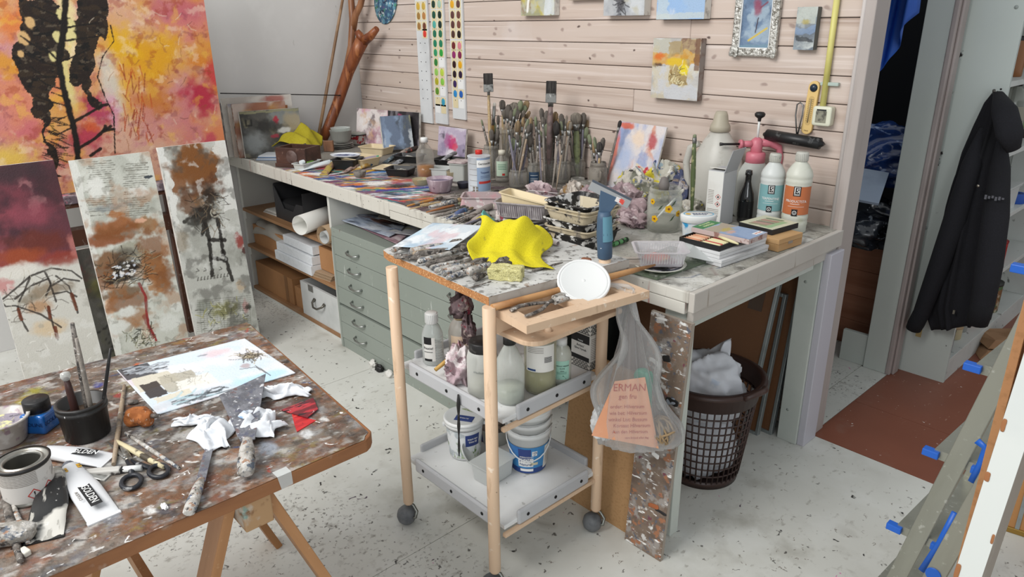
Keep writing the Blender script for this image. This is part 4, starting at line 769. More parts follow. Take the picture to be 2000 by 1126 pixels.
for z in [.058+.031*i for i in range(9)]: TB([(rad(z)*cos(2*PI*k/40), rad(z)*sin(2*PI*k/40), z) for k in range(41)], .0032, 5, caps=False).mk('hoop', m_bk, bk)
f_ = facing(b)+.95
TB([((r1+.018+.02*sin(PI*i/8))*cos(f_-.3+.6*i/8), (r1+.018+.02*sin(PI*i/8))*sin(f_-.3+.6*i/8), .40+.02*sin(PI*i/8)) for i in range(9)], .011, 8).mk('handle', m_bk, bk)
m_cl = M('laundry_white', 'd3d5da', .9, ly=(('n', 9, .6, .66, '9fb3cc', {'s': .5, 'mask': (7, .55, .62)}),), bump=(30, .3))
tag(crumple('white_cloth', .155, .135, .21, 19, m_cl, None, b+V3((-.02, .0, .26)), 44, .22), 'crumpled white cloth heaped inside the brown laundry basket', 'cloth')
ob = crumple('white_cloth', .12, .11, .24, 17, m_cl, None, b+V3((0, 0, .012)), 40, .2); tag(ob, 'white bundled cloth seen through the lower basket holes', 'cloth')
def wc2(u, v): w = (1-v)**.8; return (-.10+.17*(.62+(u-.62)*w)+.02*sin(6*u)*w, .035+.06*v+.025*sin(5*u+2*v), .40+.105*v+.012*sin(9*u)*w)
tag(cloth('white_cloth', 0, 0, wc2, m_cl, None, 24, 16, b), 'peaked white cloth corner sticking up at the back of the basket', 'cloth')

# ================================================================ FRAMED PANELS STACKED UNDER THE BENCH
m_hb = M('hardboard', '6f4a2e', .6, ly=(('n', 2, .4, .7, '60402a', {'s': .6}), ('n', 90, .55, .7, '7d5636', {'s': .4}))); m_fr = M('frame_silver', '959b9a', .35, metal=.5, ly=(('n', 20, .5, .7, '7d8382', {'s': .6}),))
def framed(lab, px, py, ptop, W, H, lean, tape=None):
    p = G(px, py, 0); t = thing('framed_picture', lab, 'picture frame', (p.x-W/2, p.y, 0), rot=(-lean, 0, 0))
    BX(-W/2+.012, W/2-.012, .006, .012, .012, H-.012).mk('backing_panel', m_hb, t)
    for x in (-W/2, W/2-.014): BX(x, x+.014, 0, .022, 0, H).mk('frame_bar', m_fr, t, bev=.002)
    for z in (0, H-.014): BX(-W/2+.014, W/2-.014, 0, .022, z, z+.014).mk('frame_bar', m_fr, t, bev=.002)
    if tape: BX(W/2-.11, W/2-.05, .0045, .006, H-.2, H-.1).mk('tape_patch', M('tape_brown', '4a3626', .35), t)
    return t
framed('largest silver-framed picture with brown back, frontmost of the panels under the bench', 1450, 869, 0, .68, .74, .22, True)
framed('small silver-framed panel, middle of the three under the bench', 1479, 851, 0, .5, .60, .155)
framed('tall silver-framed panel, rearmost of the three under the bench', 1506, 850, 0, .6, .76, .13)
# ================================================================ PAINTINGS ON THE LEFT
def proj(P): q = Vector(P)-CAM; d = q.dot(FWD); return (1000+FPX*q.dot(RGT)/d, 563+FPX*q.dot(DWN)/d)
def hgt(b, px, py):                                          # height of the picture point above the spot b
    v = ray(px, py); k = math.hypot(b[0], b[1])/math.hypot(v.x, v.y); return CAMZ+v.z*k
XB = -3.88; BW, BH, BY0, BZ0 = 1.30, 1.12, .18, .86
def ub(px, py): p = GX(px, py, XB); return (p.y-BY0, p.z-BZ0)
cv = Cv(BW, BH, 400, 345, 'd6a98f', 21)
for c, sc, a, b, s in (('d9b9a8', 4, .4, .6, .8), ('d98a58', 5, .5, .62, .8), ('d9a83a', 4.5, .52, .62, .7), ('c98a9c', 6, .55, .65, .7)): cv.cloud(c, sc, a, b, s)
for px, py, ru, rv, c, s in ((285, 110, .28, .20, 'dcab24', .95), (240, 90, .10, .12, 'e0b818', .8), (380, 40, .15, .14, 'd58f8a', .85), (340, 20, .2, .07, 'c46f80', .7), (395, 190, .14, .13, 'b92a50', .9), (415, 140, .06, .14, 'c73a4c', .8), (380, 120, .08, .05, 'd48a2c', .7), (300, 190, .12, .13, 'c8863a', .8), (215, 170, .07, .22, 'd4cfc4', .9), (215, 220, .06, .12, 'd9a8bc', .8), (190, 215, .09, .09, 'b8496a', .9), (170, 265, .12, .09, 'b93a5a', .85), (175, 245, .05, .05, 'd2703f', .8), (30, 45, .10, .12, 'd98a50', .9), (20, 130, .1, .08, 'd8a435', .8), (50, 230, .16, .18, 'd99680', .8), (60, 265, .1, .12, 'c97386', .6), (20, 300, .15, .08, 'e0c96a', .7), (130, 40, .05, .22, 'e8dfae', .9), (128, 140, .035, .22, 'dcd39a', .9), (330, 260, .14, .07, 'd6a08c', .7), (410, 275, .05, .06, 'c75a70', .8)):
    cv.blob(*ub(px, py), ru, rv, c, s, .75, .5)
for c, sc, a, b, s in (('f0e0cc', 22, .6, .68, .45), ('a5452c', 26, .62, .68, .5), ('e8c658', 18, .62, .7, .45), ('8d4a5c', 24, .65, .7, .4)): cv.cloud(c, sc, a, b, s)
BK = '251c15'
def poly(pts, c, wob=.02, s=.97):
    q = [ub(*p) for p in pts]; cv.seed += 3
    U = cv.U+wob*(fbm(cv.U*18, cv.V*18, cv.seed)-.5)*2; V = cv.V+wob*(fbm(cv.U*18, cv.V*18, cv.seed+9)-.5)*2; ins = np.zeros(U.shape, bool)
    for (x0, y0), (x1, y1) in zip(q, q[1:]+q[:1]):
        cnd = ((y0 > V) != (y1 > V)) & (U < (x1-x0)*(V-y0)/(y1-y0+1e-12)+x0); ins ^= cnd
    cv.mix(s*ins.astype(float), c)
poly([(36, -5), (100, -5), (128, 30), (118, 80), (128, 110), (108, 150), (106, 195), (96, 230), (88, 260), (110, 300), (118, 345), (100, 330), (90, 285), (74, 235), (60, 190), (36, 140), (30, 100), (36, 50)], BK, .035)
poly([(140, -5), (212, -5), (206, 40), (214, 70), (206, 85), (190, 75), (186, 110), (178, 150), (182, 185), (196, 200), (185, 215), (172, 205), (160, 170), (140, 165), (135, 120), (150, 80), (138, 40)], BK, .035)
for c, sc, a, b in (('4a3b2a', 30, .52, .62), ('6d6355', 44, .62, .68), ('0f0c0a', 24, .6, .66)):
    cv.seed += 5; dk = (cv.c.sum(-1) < .12).astype(float); cv.mix(dk*.8*sm(fbm(cv.U*sc, cv.V*sc*1.6, cv.seed), a, b), c)
for px, py, r in ((58, 44, .022), (46, 74, .026), (40, 105, .014), (118, 28, .02), (137, 48, .024), (137, 70, .026), (112, 72, .022), (104, 110, .02)): cv.blob(*ub(px, py), r, r*1.3, 'd8b98a' if px < 100 else 'ded5a2', .95, .3, .2)
cv.line([ub(128, 0), ub(124, 60), ub(114, 120), ub(122, 165), ub(135, 215), ub(148, 270), ub(152, 310)], .022, BK, 1, .006)
for pts, w in (([(114, 120), (95, 100), (60, 85), (40, 70)], .007), ([(114, 130), (80, 120), (50, 105)], .006), ([(118, 150), (85, 150), (60, 130)], .006), ([(124, 175), (90, 165), (70, 150)], .006), ([(126, 55), (150, 50), (190, 45)], .006), ([(122, 80), (160, 75), (195, 70)], .006), ([(115, 120), (140, 112), (175, 95)], .006), ([(132, 207), (105, 200), (75, 190)], .006), ([(140, 240), (175, 220), (200, 205), (208, 204)], .011), ([(152, 290), (185, 270), (205, 252), (216, 246)], .012), ([(176, 304), (196, 290)], .012), ([(205, 246), (202, 255), (222, 252)], .012), ([(215, 50), (222, 80), (200, 110), (190, 150), (205, 190), (222, 225), (224, 300)], .004), ([(133, 225), (110, 235)], .005), ([(138, 250), (112, 262), (95, 258)], .005), ([(128, 190), (100, 180)], .005), ([(110, 30), (85, 20), (60, 10)], .006), ([(122, 40), (100, 45), (75, 35)], .006)):
    cv.line([ub(*p) for p in pts], w, BK, .95, .003)
for k in range(46):
    a = ub(cv.rng.uniform(80, 120), cv.rng.uniform(225, 320)); cv.line([a, (a[0]+cv.rng.uniform(.02, .06), a[1]+cv.rng.uniform(-.04, .0))], .0035, BK, .8)
for k in range(40):
    a = ub(cv.rng.uniform(240, 300), cv.rng.uniform(150, 280)); cv.line([a, (a[0]+cv.rng.uniform(-.02, .03), a[1]+cv.rng.uniform(.03, .09))], .004, cv.rng.choice(['a5482a', 'c0602e', '8f3a2a']), .65)
cv.hairs(30, (.75, 1.28, .2, .8), .05, .003, ['6a4a3a', 'a06a3a', 'e8dcc8'], st=.5)
cv.deepen(1.3)
canvas('large_painting', 'large yellow and magenta painting with dark hanging tree roots on the easel', cv, (XB-.02, BY0+BW/2, BZ0), (0, 0, PI/2), .025)
# easel behind it
ea = thing('easel', 'dark brown wooden studio easel behind the three tall canvases', 'easel', (-3.9, .83, 0)); m_ea = M('easel_wood', '5a3a2c', .5, ly=(('n', 10, .5, .7, '44291f', {'st': (1, 1, .1)}), ('n', 40, .62, .68, '8d8078', {'s': .6})))
BX(-.03, .10, -.45, .62, .82, .858).mk('ledge', M('ledge_paint', '6b6068', .6, ly=(('n', 30, .5, .6, 'a8a0a8'), ('n', 24, .58, .64, '4a3a42'), ('n', 20, .62, .68, 'b06a7a'))), ea, bev=.003)
BX(-.03, .09, -.45, .62, .80, .818).mk('ledge_lip', m_ea, ea)
for y in (.10, .34): BX(-.04, .0, y-.03, y+.03, 0, 1.9).mk('upright', m_ea, ea, bev=.003)
BX(-.05, .03, -.42, .6, .60, .68).mk('crossbar', m_ea, ea, bev=.003)
for y in (-.4, .56): BX(-.25, .28, y-.03, y+.03, 0, .05).mk('foot', m_ea, ea, bev=.003)
# three tall canvases
def tall(lab, y0, y1, H, painter, seed, base, lean=-.085, Xt=-3.5):
    W = y1-y0; X0 = Xt+H*sin(-lean); cvp = Cv(W, H, 150, 500, base, seed)
    def at(px, py):
        v = ray(px, py); z = .6
        for _ in range(6): xx = X0-(z)*math.tan(-lean)+.02; q = CAM+v*(xx/v.x); z = q.z
        return (q.y-y0, q.z/cos(lean))
    painter(cvp, at); cvp.deepen(1.25); return canvas('tall_canvas', lab, cvp, (X0-.0, (y0+y1)/2, .002), (lean, 0, PI/2), .02)
def p1(c, at):
    for col, s in (('6d4a55', .9), ('8f4a58', .7), ('5d4048', .7), ('a85a60', .5)): c.cloud(col, 6, .42, .6, s)
    c.cloud('9a5560', 9, .5, .6, .8); c.cloud('42303a', 7, .52, .62, .8); c.cloud('b8888a', 14, .6, .68, .6); g = sm(c.V, at(60, 520)[1]-.02, at(60, 520)[1]+.02); c.mix(1-g, 'd3d1ca'); c.blob(*at(30, 335), .2, .06, '4d3a40', .9, .7); c.blob(*at(110, 360), .12, .12, '51373d', .8, .7); c.blob(*at(60, 420), .12, .08, 'a05866', .7, .8)
    c.blob(*at(75, 475), .16, .07, '7a3d30', .85, .6); c.blob(*at(40, 505), .14, .05, 'a85a34', .85, .6); c.blob(*at(120, 505), .1, .04, '9a4a3a', .85, .6); c.blob(*at(35, 530), .1, .04, 'dedbd4', .9, .5); c.blob(*at(8, 560), .05, .04, 'c78080', .7, .6); c.blob(*at(145, 480), .03, .06, 'c98c84', .7, .6)
    for px, py, r, col in ((85, 570, .085, '8f7a5e'), (55, 585, .05, '8d8270'), (75, 600, .07, 'b58a5c'), (100, 640, .09, 'd9c3a2'), (130, 560, .05, '9a8f80')): c.blob(*at(px, py), r, r*.55, col, .75, .6)
    for pts in ([(0, 590), (25, 570), (60, 540), (100, 525), (140, 530), (160, 545)], [(30, 585), (60, 560), (95, 545), (110, 590)], [(110, 540), (135, 560), (150, 600), (152, 612)], [(35, 600), (45, 630), (55, 648)], [(95, 600), (105, 640), (114, 665)], [(100, 560), (125, 545), (155, 550)], [(105, 575), (130, 570), (150, 580)], [(0, 590), (12, 600), (30, 598), (80, 615), (120, 640)], [(60, 540), (50, 565), (38, 590)], [(88, 532), (100, 555), (90, 580)]): c.line([at(*p) for p in pts], .006, '3a332e', .85, .002)
    for pts in ([(36, 605), (42, 625)], [(95, 600), (98, 622)], [(108, 640), (112, 660)], [(140, 575), (150, 605)]): c.line([at(*p) for p in pts], .011, '7a4020', .9, .002)
    c.hairs(40, (*sorted((at(10, 600)[0], at(150, 600)[0])), at(90, 620)[1], at(90, 530)[1]), .06, .0028, ['4a423a', '6d6255', 'c9c4b8'], st=.6); cc = c.c.copy(); c.cloud('e4e3df', 20, .58, .66, .6); c.cloud('a9a69d', 26, .64, .7, .5); c.c = cc*g[..., None]+c.c*(1-g[..., None])
    c.hairs(20, (0, .3, .05, .35), .03, .003, ['9a978d', 'f0efea'], st=.6)
tall('tall canvas, dark red clouded top over a pale insect-like sketch', .312, .612, 1.08, p1, 31, '7d4a52')
def p2(c, at):
    c.cloud('b3b5ac', 8, .5, .62, .8); c.cloud('dcddd6', 10, .5, .62, .8)
    for k in range(26):
        y = 318+k*4.2; x0, x1 = (180, 220) if k < 9 else (150, 210)
        for (x0, x1) in ((172, 222), (245, 288)):
            if c.rng.random() < .8: c.line([at(x0+c.rng.uniform(-4, 4), y), at(x1+c.rng.uniform(-6, 4), y-3)], .0028, '6d6a60', .6, .003)
    c.rect(.0, .025, 0, 1.1, 'e3e3de', .8, .01)
    for px, py, ru, rv, col, s in ((190, 365, .05, .07, 'e6e6e1', .9), (270, 375, .06, .03, 'e4e4df', .9), (215, 405, .1, .02, '8d9499', .5), (240, 440, .15, .05, 'a56a38', .9), (205, 470, .1, .04, '9a5c30', .9), (290, 440, .06, .05, '9f7748', .8), (225, 420, .05, .02, 'b27a48', .8), (275, 432, .03, .015, 'e0b8a0', .9), (215, 520, .1, .09, '8a633c', .9), (300, 520, .08, .09, '9b6a3a', .9), (255, 490, .08, .05, 'a8a595', .8), (310, 560, .06, .05, 'b58655', .8), (240, 575, .10, .04, '7a5f42', .85), (265, 620, .08, .05, 'a77c52', .7), (345, 520, .02, .1, 'c79a6a', .7), (215, 600, .03, .05, 'd5a880', .7)): c.blob(*at(px, py), ru, rv, col, s, .5, .5)
    for px, py, ru, rv in ((230, 455, .15, .05), (300, 480, .08, .09), (200, 545, .08, .08), (320, 545, .06, .10), (250, 590, .12, .05)): c.blob(*at(px, py), ru, rv, '8f5f36', .75, .5, .6)
    c.cloud('b07a48', 12, .55, .62, .5); c.blob(*at(240, 525), .085, .045, '2a241e', .95, .6, .5); c.blob(*at(245, 500), .07, .05, '4a4036', .6, .7); c.blob(*at(240, 545), .09, .02, '1a1613', .9, .6)
    c.hairs(90, (at(195, 540)[0], at(310, 540)[0], at(250, 565)[1], at(250, 500)[1]), .06, .0028, ['241e19', '6d5d48', 'a89a80', '3a2f26'], (-.6, 3.6), .75)
    c.spots(36, (at(222, 540)[0], at(268, 540)[0], at(245, 540)[1], at(245, 512)[1]), .009, ['e8e6e4', 'cfd3dc', 'd9d6d0'])
    c.line([at(272, 555), at(285, 580), at(286, 610), at(290, 635), at(305, 665)], .009, 'a03a38', .95, .003); c.line([at(283, 620), at(300, 660)], .016, '8f3a36', .6, .006)
    for px, py, r in ((230, 640, .06), (330, 630, .07), (250, 610, .05), (345, 600, .04)): c.blob(*at(px, py), r, r*.7, 'dfe0db', .9, .5)
    c.hairs(60, (at(245, 650)[0], at(300, 650)[0], at(270, 680)[1], at(270, 645)[1]), .03, .003, ['3a3a2c', '7a7a60', 'e0e0d0'], st=.8); c.cloud('8d8a80', 34, .62, .68, .5); c.blob(*at(290, 347), .02, .008, '3a4450', .9, .3)
tall('tall canvas with newsprint top, dark bird nest and thin red thread', .667, .987, 1.068, p2, 41, 'cfd0c8')
def p3(c, at):
    c.cloud('d5d5d0', 7, .45, .6, .9); c.cloud('9a9a92', 9, .55, .65, .7)
    for px, py, ru, rv, col, s in ((375, 305, .10, .09, '9b6c3c', .95), (400, 340, .12, .08, '8a5a30', .9), (350, 360, .06, .06, '93653c', .9), (430, 300, .05, .05, 'a98050', .9), (372, 400, .07, .07, '7a5230', .8), (395, 390, .05, .06, 'a87c4c', .7)): c.blob(*at(px, py), ru, rv, col, s, .5, .5)
    c.rect(0, .03, .6, 1.1, 'e4e4e0', .9, .02); c.rect(.25, .32, .75, 1.1, 'e2e2de', .9, .03); c.blob(*at(330, 330), .02, .05, 'e6e6e2', .9, .4)
    c.blob(*at(380, 320), .13, .11, '8f6236', .9, .4, .5); c.blob(*at(400, 370), .11, .07, '6d4628', .8, .5, .6); c.blob(*at(355, 470), .04, .08, '8a7a60', .6, .6)
    c.blob(*at(400, 420), .075, .06, '2f261f', .95, .55, .5); c.blob(*at(410, 385), .045, .05, '3a2d22', .9, .5, .5); c.blob(*at(380, 435), .04, .03, '1d1814', .8, .5)
    for pts in ([(400, 430), (408, 470), (412, 500)], [(425, 430), (432, 465), (436, 500)], [(410, 470), (440, 470)], [(412, 500), (415, 540)], [(436, 490), (448, 530), (455, 548)], [(385, 420), (360, 435)], [(415, 505), (440, 510)], [(398, 440), (395, 460)]): c.line([at(*p) for p in pts], .014, '27201b', .9, .007)
    c.line([at(418+11*math.exp(-.12*k)*cos(k*.7), 415+13*math.exp(-.12*k)*sin(k*.7)) for k in range(22)], .005, 'b9b4a8', .95)
    c.hairs(50, (at(375, 420)[0], at(440, 420)[0], at(410, 450)[1], at(410, 375)[1]), .05, .003, ['1d1814', '8a7a66', '4a3a2c'], st=.7)
    c.blob(*at(468, 470), .03, .05, 'a04038', .85, .5); c.blob(*at(478, 490), .018, .02, '6d2a2a', .9, .4); c.blob(*at(480, 600), .02, .05, 'c08a88', .6, .5); c.blob(*at(470, 560), .03, .04, 'c9b090', .6, .5); c.blob(*at(485, 600), .02, .02, '2b2a28', .8, .5)
    for x in (383, 398, 412, 428): c.line([at(x, 532-(x-380)*.08), at(x+6, 530-(x-380)*.08), at(x+2, 526-(x-380)*.08)], .004, '5a5650', .7)
    for i in range(11): x = 386+i*6.4; c.line([at(x, 549-i*.9), at(x+1.5, 543-i*.9)], .0045, '4f4b45', .7); c.line([at(x, 549-i*.9), at(x+3, 548-i*.9)], .003, '4f4b45', .6)
    c.blob(*at(440, 605), .09, .05, '8d8a3c', .7, .6); c.blob(*at(400, 600), .05, .05, '8f938a', .6, .6)
    for k in range(16): c.line([at(385, 588+k*4), at(490, 578+k*4)], .002, '5f6050', .45); c.line([at(390+k*6.5, 590), at(394+k*6.5, 650)], .002, '6a6a58', .4)
    c.hairs(40, (at(390, 600)[0], at(480, 600)[0], at(430, 640)[1], at(430, 590)[1]), .035, .003, ['dcdcc8', '3f3f30', 'b5b060'], st=.7); c.cloud('e9e9e6', 24, .64, .7, .5); c.cloud('5d5a54', 20, .56, .64, .6)
tall('tall white and ochre canvas with dark figure and small spiral shell', 1.022, 1.331, 1.08, p3, 51, 'c4c4be')
# unframed canvas low behind them
cv = Cv(.36, .62, 40, 60, '7a7a74', 61); cv.cloud('a8a64a', 6, .5, .6, .8); cv.cloud('c9c9c6', 7, .55, .65, .8); cv.cloud('4a4a48', 9, .55, .65, .8); cv.cloud('8f4a48', 9, .64, .7, .6); cv.hairs(30, (0, .6, 0, .3), .15, .005, ['2d2d2b', '55554f'])
canvas('grey_canvas', 'grey and yellow canvas on the floor behind the tall canvases', cv, (-3.62, .63, .02), (-.1, 0, PI/2), .02)

# ================================================================ TRESTLE TABLE
TT = .75
tb_ = thing('trestle_table', 'brown paint-crusted board on a wooden trestle in the left foreground', 'table', (0, 0, 0))
tp = [(-1.225, .69), (-1.216, .675), (-1.222, -.35), (-2.10, -.35), (-2.035, .75), (-2.02, .765), (-1.24, .703)]
m_tside = M('table_edge', '8f5f3a', .6, ly=(('n', 14, .45, .7, '75492b', {'st': (.3, .3, 1)}), ('v', 12, .03, .09, '4a2e1c', {'p': .25}), ('n', 18, .64, .72, 'a08a78', {'s': .6})))
MB().prism(tp, TT-.032, TT-.001).mk('table_board', m_tside, tb_, bev=.003)
cv = Cv(.9, 1.12, 210, 240, '7a5a42', 71)
mid = sm(np.minimum.reduce([cv.V, 1.06-cv.V, .80-cv.U+.04, cv.U-.02]), .01, .11); cv.mix(mid*.8, '6d665f')
zn = mid[..., None]
for c, sc, a, b, s in (('8d6a50', 7, .48, .6, .7), ('8a837b', 9, .5, .6, .9), ('544d46', 16, .53, .61, .8), ('a3a5a6', 22, .57, .64, .75), ('7a5440', 18, .57, .64, .7), ('86554a', 22, .63, .68, .5), ('5d687a', 24, .62, .67, .5), ('99904a', 20, .68, .72, .5), ('c6c5c1', 34, .58, .64, .7), ('45403c', 34, .6, .66, .7), ('a8764f', 16, .63, .7, .5)): cv.cloud(c, sc, a, b, s, 1.3, .8)
T_ = lambda px, py: (lambda q: (q.x+2.11, q.y+.36))(G(px, py, TT))
for px, py, r, c in ((60, 760, .05, '9a9544'), (40, 775, .03, 'a8a23c'), (185, 740, .02, '3c4590'), (230, 760, .02, 'a04a44'), (260, 700, .02, 'c86a3c'), (40, 715, .05, '4a4d52'), (620, 800, .04, 'a9abb0'), (640, 830, .025, 'd5d6d6'), (560, 860, .04, '9fa5ae'), (330, 985, .02, 'e0e0de'), (250, 1000, .03, '8d8f95'), (260, 715, .03, '2f6a5c'), (670, 800, .02, 'dedddb'), (430, 960, .02, 'c3c8d0'), (560, 690, .02, '38322e')): cv.blob(*T_(px, py), r, r*.7, c, .85, .5, .5)
cv.hairs(70, (0, .9, 0, 1.1), .03, .004, ['e3e3e0', 'd8d5cf', 'b24a3c', '2d2a28', '4a5a80'], st=.85)
msk = np.ones_like(cv.U)
def tpt(u, v):
    s = np.clip(u/.9, 0, 1); t = np.clip(v/1.12, 0, 1); x0 = -2.099+(.067)*t; x1 = -1.2175; y0 = -.349; y1 = .762-.07*s
    x = x0+(x1-x0)*s; y = y0+(y1-y0)*t; k = np.clip((s-.975)/.025, 0, 1)*np.clip((t-.98)/.02, 0, 1); return (x-.012*k, y-.012*k, np.full_like(u, TT)+.0012*(fbm(u*70, v*70, 4)-.3))
m_tt = M('table_paint', vc=True, rough=.5, ly=(('n', 60, .5, .66, '6f6963', {'s': .6}), ('n', 40, .55, .66, 'a9a6a1', {'s': .4, 'st': (1, .6, 1)}), ('n', 70, .55, .68, '2b2623', {'s': .45}), ('n', 45, .6, .69, '8a5a40', {'s': .4}), ('n', 60, .64, .69, 'e0dfdc', {'s': .6, 'st': (1.3, .5, 1)}), ('n', 80, .65, .7, '5a6a86', {'s': .4}), ('v', 30, .05, .12, 'e6e4e0', {'p': .14, 'dis': 1.6, 'd2': 'xy'}), ('v', 34, .04, .1, '2a2624', {'p': .12, 'dis': 1.6, 'd2': 'xy'})), bump=(110, .55), rnd=False)
cv.deepen(1.2)
sheet(cv, 'painted_tabletop', tb_, tpt, m_tt)
m_trs = M('trestle_wood', 'b08055', .5, ly=(('n', 10, .45, .7, '96683f', {'st': (1, 1, .12)}), ('v', 14, .03, .07, '5d3c22', {'p': .2}), ('n', 60, .64, .72, 'c9a27a', {'s': .5})))
pe = G(505, 1000, .68); bx1 = pe.x; by = pe.y
BX(bx1-.85, bx1, by-.03, by+.03, .645, .714).mk('trestle_beam', M('trestle_beam_paint', 'a98660', .6, ly=(('n', 16, .5, .62, 'b9b3a8'), ('n', 24, .6, .66, '4f8f8a', {'s': .6}), ('n', 30, .6, .68, '7d5a3c'))), tb_, bev=.003)
def leg(x, sy, w=.062, th=.022):
    A, B = V3((x, by+sy*.032, .70)), V3((x, by+sy*.29, 0)); d = (B-A); rx = math.atan2(-sy*.258, .70)
    L = d.length; b_ = BX(-w/2, w/2, -th/2, th/2, 0, L); o = b_.mk('trestle_leg', m_trs, tb_, A, bev=.002); o.rotation_euler = d.to_track_quat('Z', 'Y').to_euler(); o.rotation_euler = (math.atan2(-d.y, d.z), 0, 0); return o
for x in (bx1-.075, bx1-.72):
    for sy in (-1, 1): leg(x, sy)
BX(bx1-.73, bx1-.065, by-.155, by-.135, .30, .34).mk('trestle_rail', m_trs, tb_)
for py, lab in ((975, 0),): MB().add([(-1.2165, .47, TT+.001), (-1.2165, .50, TT+.001), (-1.2155, .50, TT-.028), (-1.2155, .475, TT-.03), (-1.24, .47, TT+.001), (-1.24, .50, TT+.001)], [(0, 1, 2, 3), (4, 5, 1, 0)]).mk('tape_strip', gl_frost, tb_)

# ---- things on the trestle table
def brushin(px0, py0, z0, px1, py1, z1, r, bl, bw, hm, bm, lab, grp=None, flat=.45, ferr=.02):
    p, q = G(px0, py0, z0), G(px1, py1, z1); t = thing('paintbrush', lab, 'brush', p, group=grp, rot=along(p, q)); brush_parts(t, (q-p).length, r, ferr, bl, bw, hm, bm, flat); return t
b = G(173, 848, TT); hp = hgt(b, 173, 778)-TT
t = thing('brush_pot', 'black plastic pot holding upright brushes on the trestle table', 'pot', b); rp = .048
m_pot = M('pot_black', '232221', .45, ly=(('n', 20, .55, .65, '3a3938'), ('v', 16, .05, .1, 'c9c8c6', {'p': .12, 'dis': 1.5})))
lathe('pot_body', [(0, 0), (rp-.006, 0), (rp-.003, .003), (rp, hp-.018), (rp+.003, hp-.018), (rp+.003, hp-.012), (rp+.001, hp-.011), (rp+.001, hp-.006), (rp+.003, hp-.005), (rp+.003, hp), (rp-.004, hp), (rp-.006, .012), (0, .012)], m_pot, t, 36)
lathe('pot_sludge', [(rp-.005, hp-.03), (0, hp-.028)], M('pot_sludge', '3d2f22', .9, bump=(80, 1)), t, 24)
def potbrush(nm, lab, off, px, py, r, mat, dz=.27, tipmat=None, cat='brush'):
    p0 = b+V3((off[0], off[1], .014)); q0 = p0
    v = ray(px, py); k = (V3((p0.x, p0.y))-V3((0, 0))).length/math.hypot(v.x, v.y); q = CAM+v*k
    t2 = thing(nm, lab, cat, p0, rot=along(p0, q)); L = (q-p0).length
    TB([(0, 0, 0), (0, 0, L*.4), (0, 0, L*.8), (0, 0, L)], [r, r*1.1, r, r*.7], 8).mk('handle', mat, t2)
    TB([(0, 0, L*.02), (0, 0, L*.12)], [r*1.25, r*1.25], 8).mk('ferrule', m_ferr, t2)
    return t2, L
potbrush('paintbrush', 'tall thick dark brush handle standing in the black pot', (.008, .006), 141, 630, .0055, m_crustd)
potbrush('paintbrush', 'leaning grey brush handle beside the tall one in the black pot', (.018, .012), 149, 660, .0048, m_handle[0])
potbrush('paintbrush', 'slim black brush handle leaning right in the black pot', (.02, .02), 216, 679, .0036, m_dark)
t2, L = potbrush('glass_stick', 'short brown-handled tool with a glass knob end in the black pot', (.0, -.012), 129, 738, .0075, M('brown_handle', '3f2723', .4), cat='tool'); lathe('glass_knob', [(0, -.002), (.007, 0), (.0105, .008), (.009, .016), (0, .02)], thinglass('knob_glass', 'cfd0cc', .45), t2, 16, (0, 0, L-.004))
# ink bottle
b = G(84, 836, TT); t = thing('ink_bottle', 'square blue ink bottle with black screw cap on the trestle table', 'bottle', b, .75); h = hgt(b, 80, 775)-TT
rblock(.056, .056, h*.62, 10, .25).mk('bottle_body', M('blue_ink', '1f5fa8', .15, ly=(('n', 8, .5, .7, '2a74bd'),), coat=.6), t); lathe('shoulder', [(.027, h*.58), (.022, h*.66), (.019, h*.68)], thinglass('ink_glass', 'b9c9d6', .3), t, 24); lathe('screw_cap', [(.021, h*.64), (.0265, h*.65), (.0265, h*.98), (.025, h), (0, h)], m_dark, t)
text(t, 'ECOLINE', .0125, M('ink_navy', '16305f', .4), (.001, -.0287, h*.33), (PI/2, 0, 0)); text(t, 'ECOLINE', .0125, M('ink_navy'), (.0287, .001, h*.33), (PI/2, 0, PI/2))
# plastic bowl at the very left
b = G(12, 862, TT); t = thing('mixing_bowl', 'translucent bowl with dried yellow paint at the table left edge', 'bowl', b); rb_ = .052
lathe('bowl_body', [(0, 0), (rb_*.72, 0), (rb_*.78, .004), (rb_, .055), (rb_+.005, .056), (rb_+.005, .06), (rb_-.003, .058), (rb_*.74, .008), (0, .007)], M('bowl_plastic', 'b9b3ad', .4, ly=(('n', 30, .5, .6, 'd2cfca'), ('n', 26, .6, .66, '8d6a80', {'s': .7}), ('n', 20, .62, .68, 'b9b070')), alpha=.9), t, 32); lathe('dried_paint', [(rb_*.9, .045), (rb_*.5, .038), (0, .04)], M('bowl_paint', '8d8590', .7, ly=(('n', 30, .5, .58, 'd6d29a'), ('n', 40, .55, .62, '55505a')), bump=(60, 1)), t, 24)
# opened tin
b = G(62, 965, TT); t = thing('paint_tin', 'small open tin with hazard diamonds on its white label', 'tin', b); h = hgt(b, 55, 893)-TT; r_ = .044; f_ = facing(b)
m_tin = M('tin_metal', 'a3a19a', .35, metal=.8, ly=(('n', 14, .5, .7, '7d7a72'),)); lathe('tin_body', [(0, 0), (r_, 0), (r_+.002, .002), (r_+.002, .005), (r_, .007), (r_, h-.006), (r_+.003, h-.003), (r_+.002, h), (r_-.004, h), (r_-.006, h-.004), (r_-.009, h-.004), (r_-.010, h), (r_-.013, h-.001), (r_-.014, h-.006)], m_tin, t, 40)
lathe('tin_inside', [(r_-.014, h-.005), (r_-.004, .004), (0, .004)], M('tin_inner', '6f6d66', .4, metal=.7), t, 32); MB().lathe([(r_+.0035, h-.004), (r_+.004, h+.001), (r_+.001, h+.0015)], 40).mk('paint_smear', M('smear_black', '1d1b1a', .4), t)
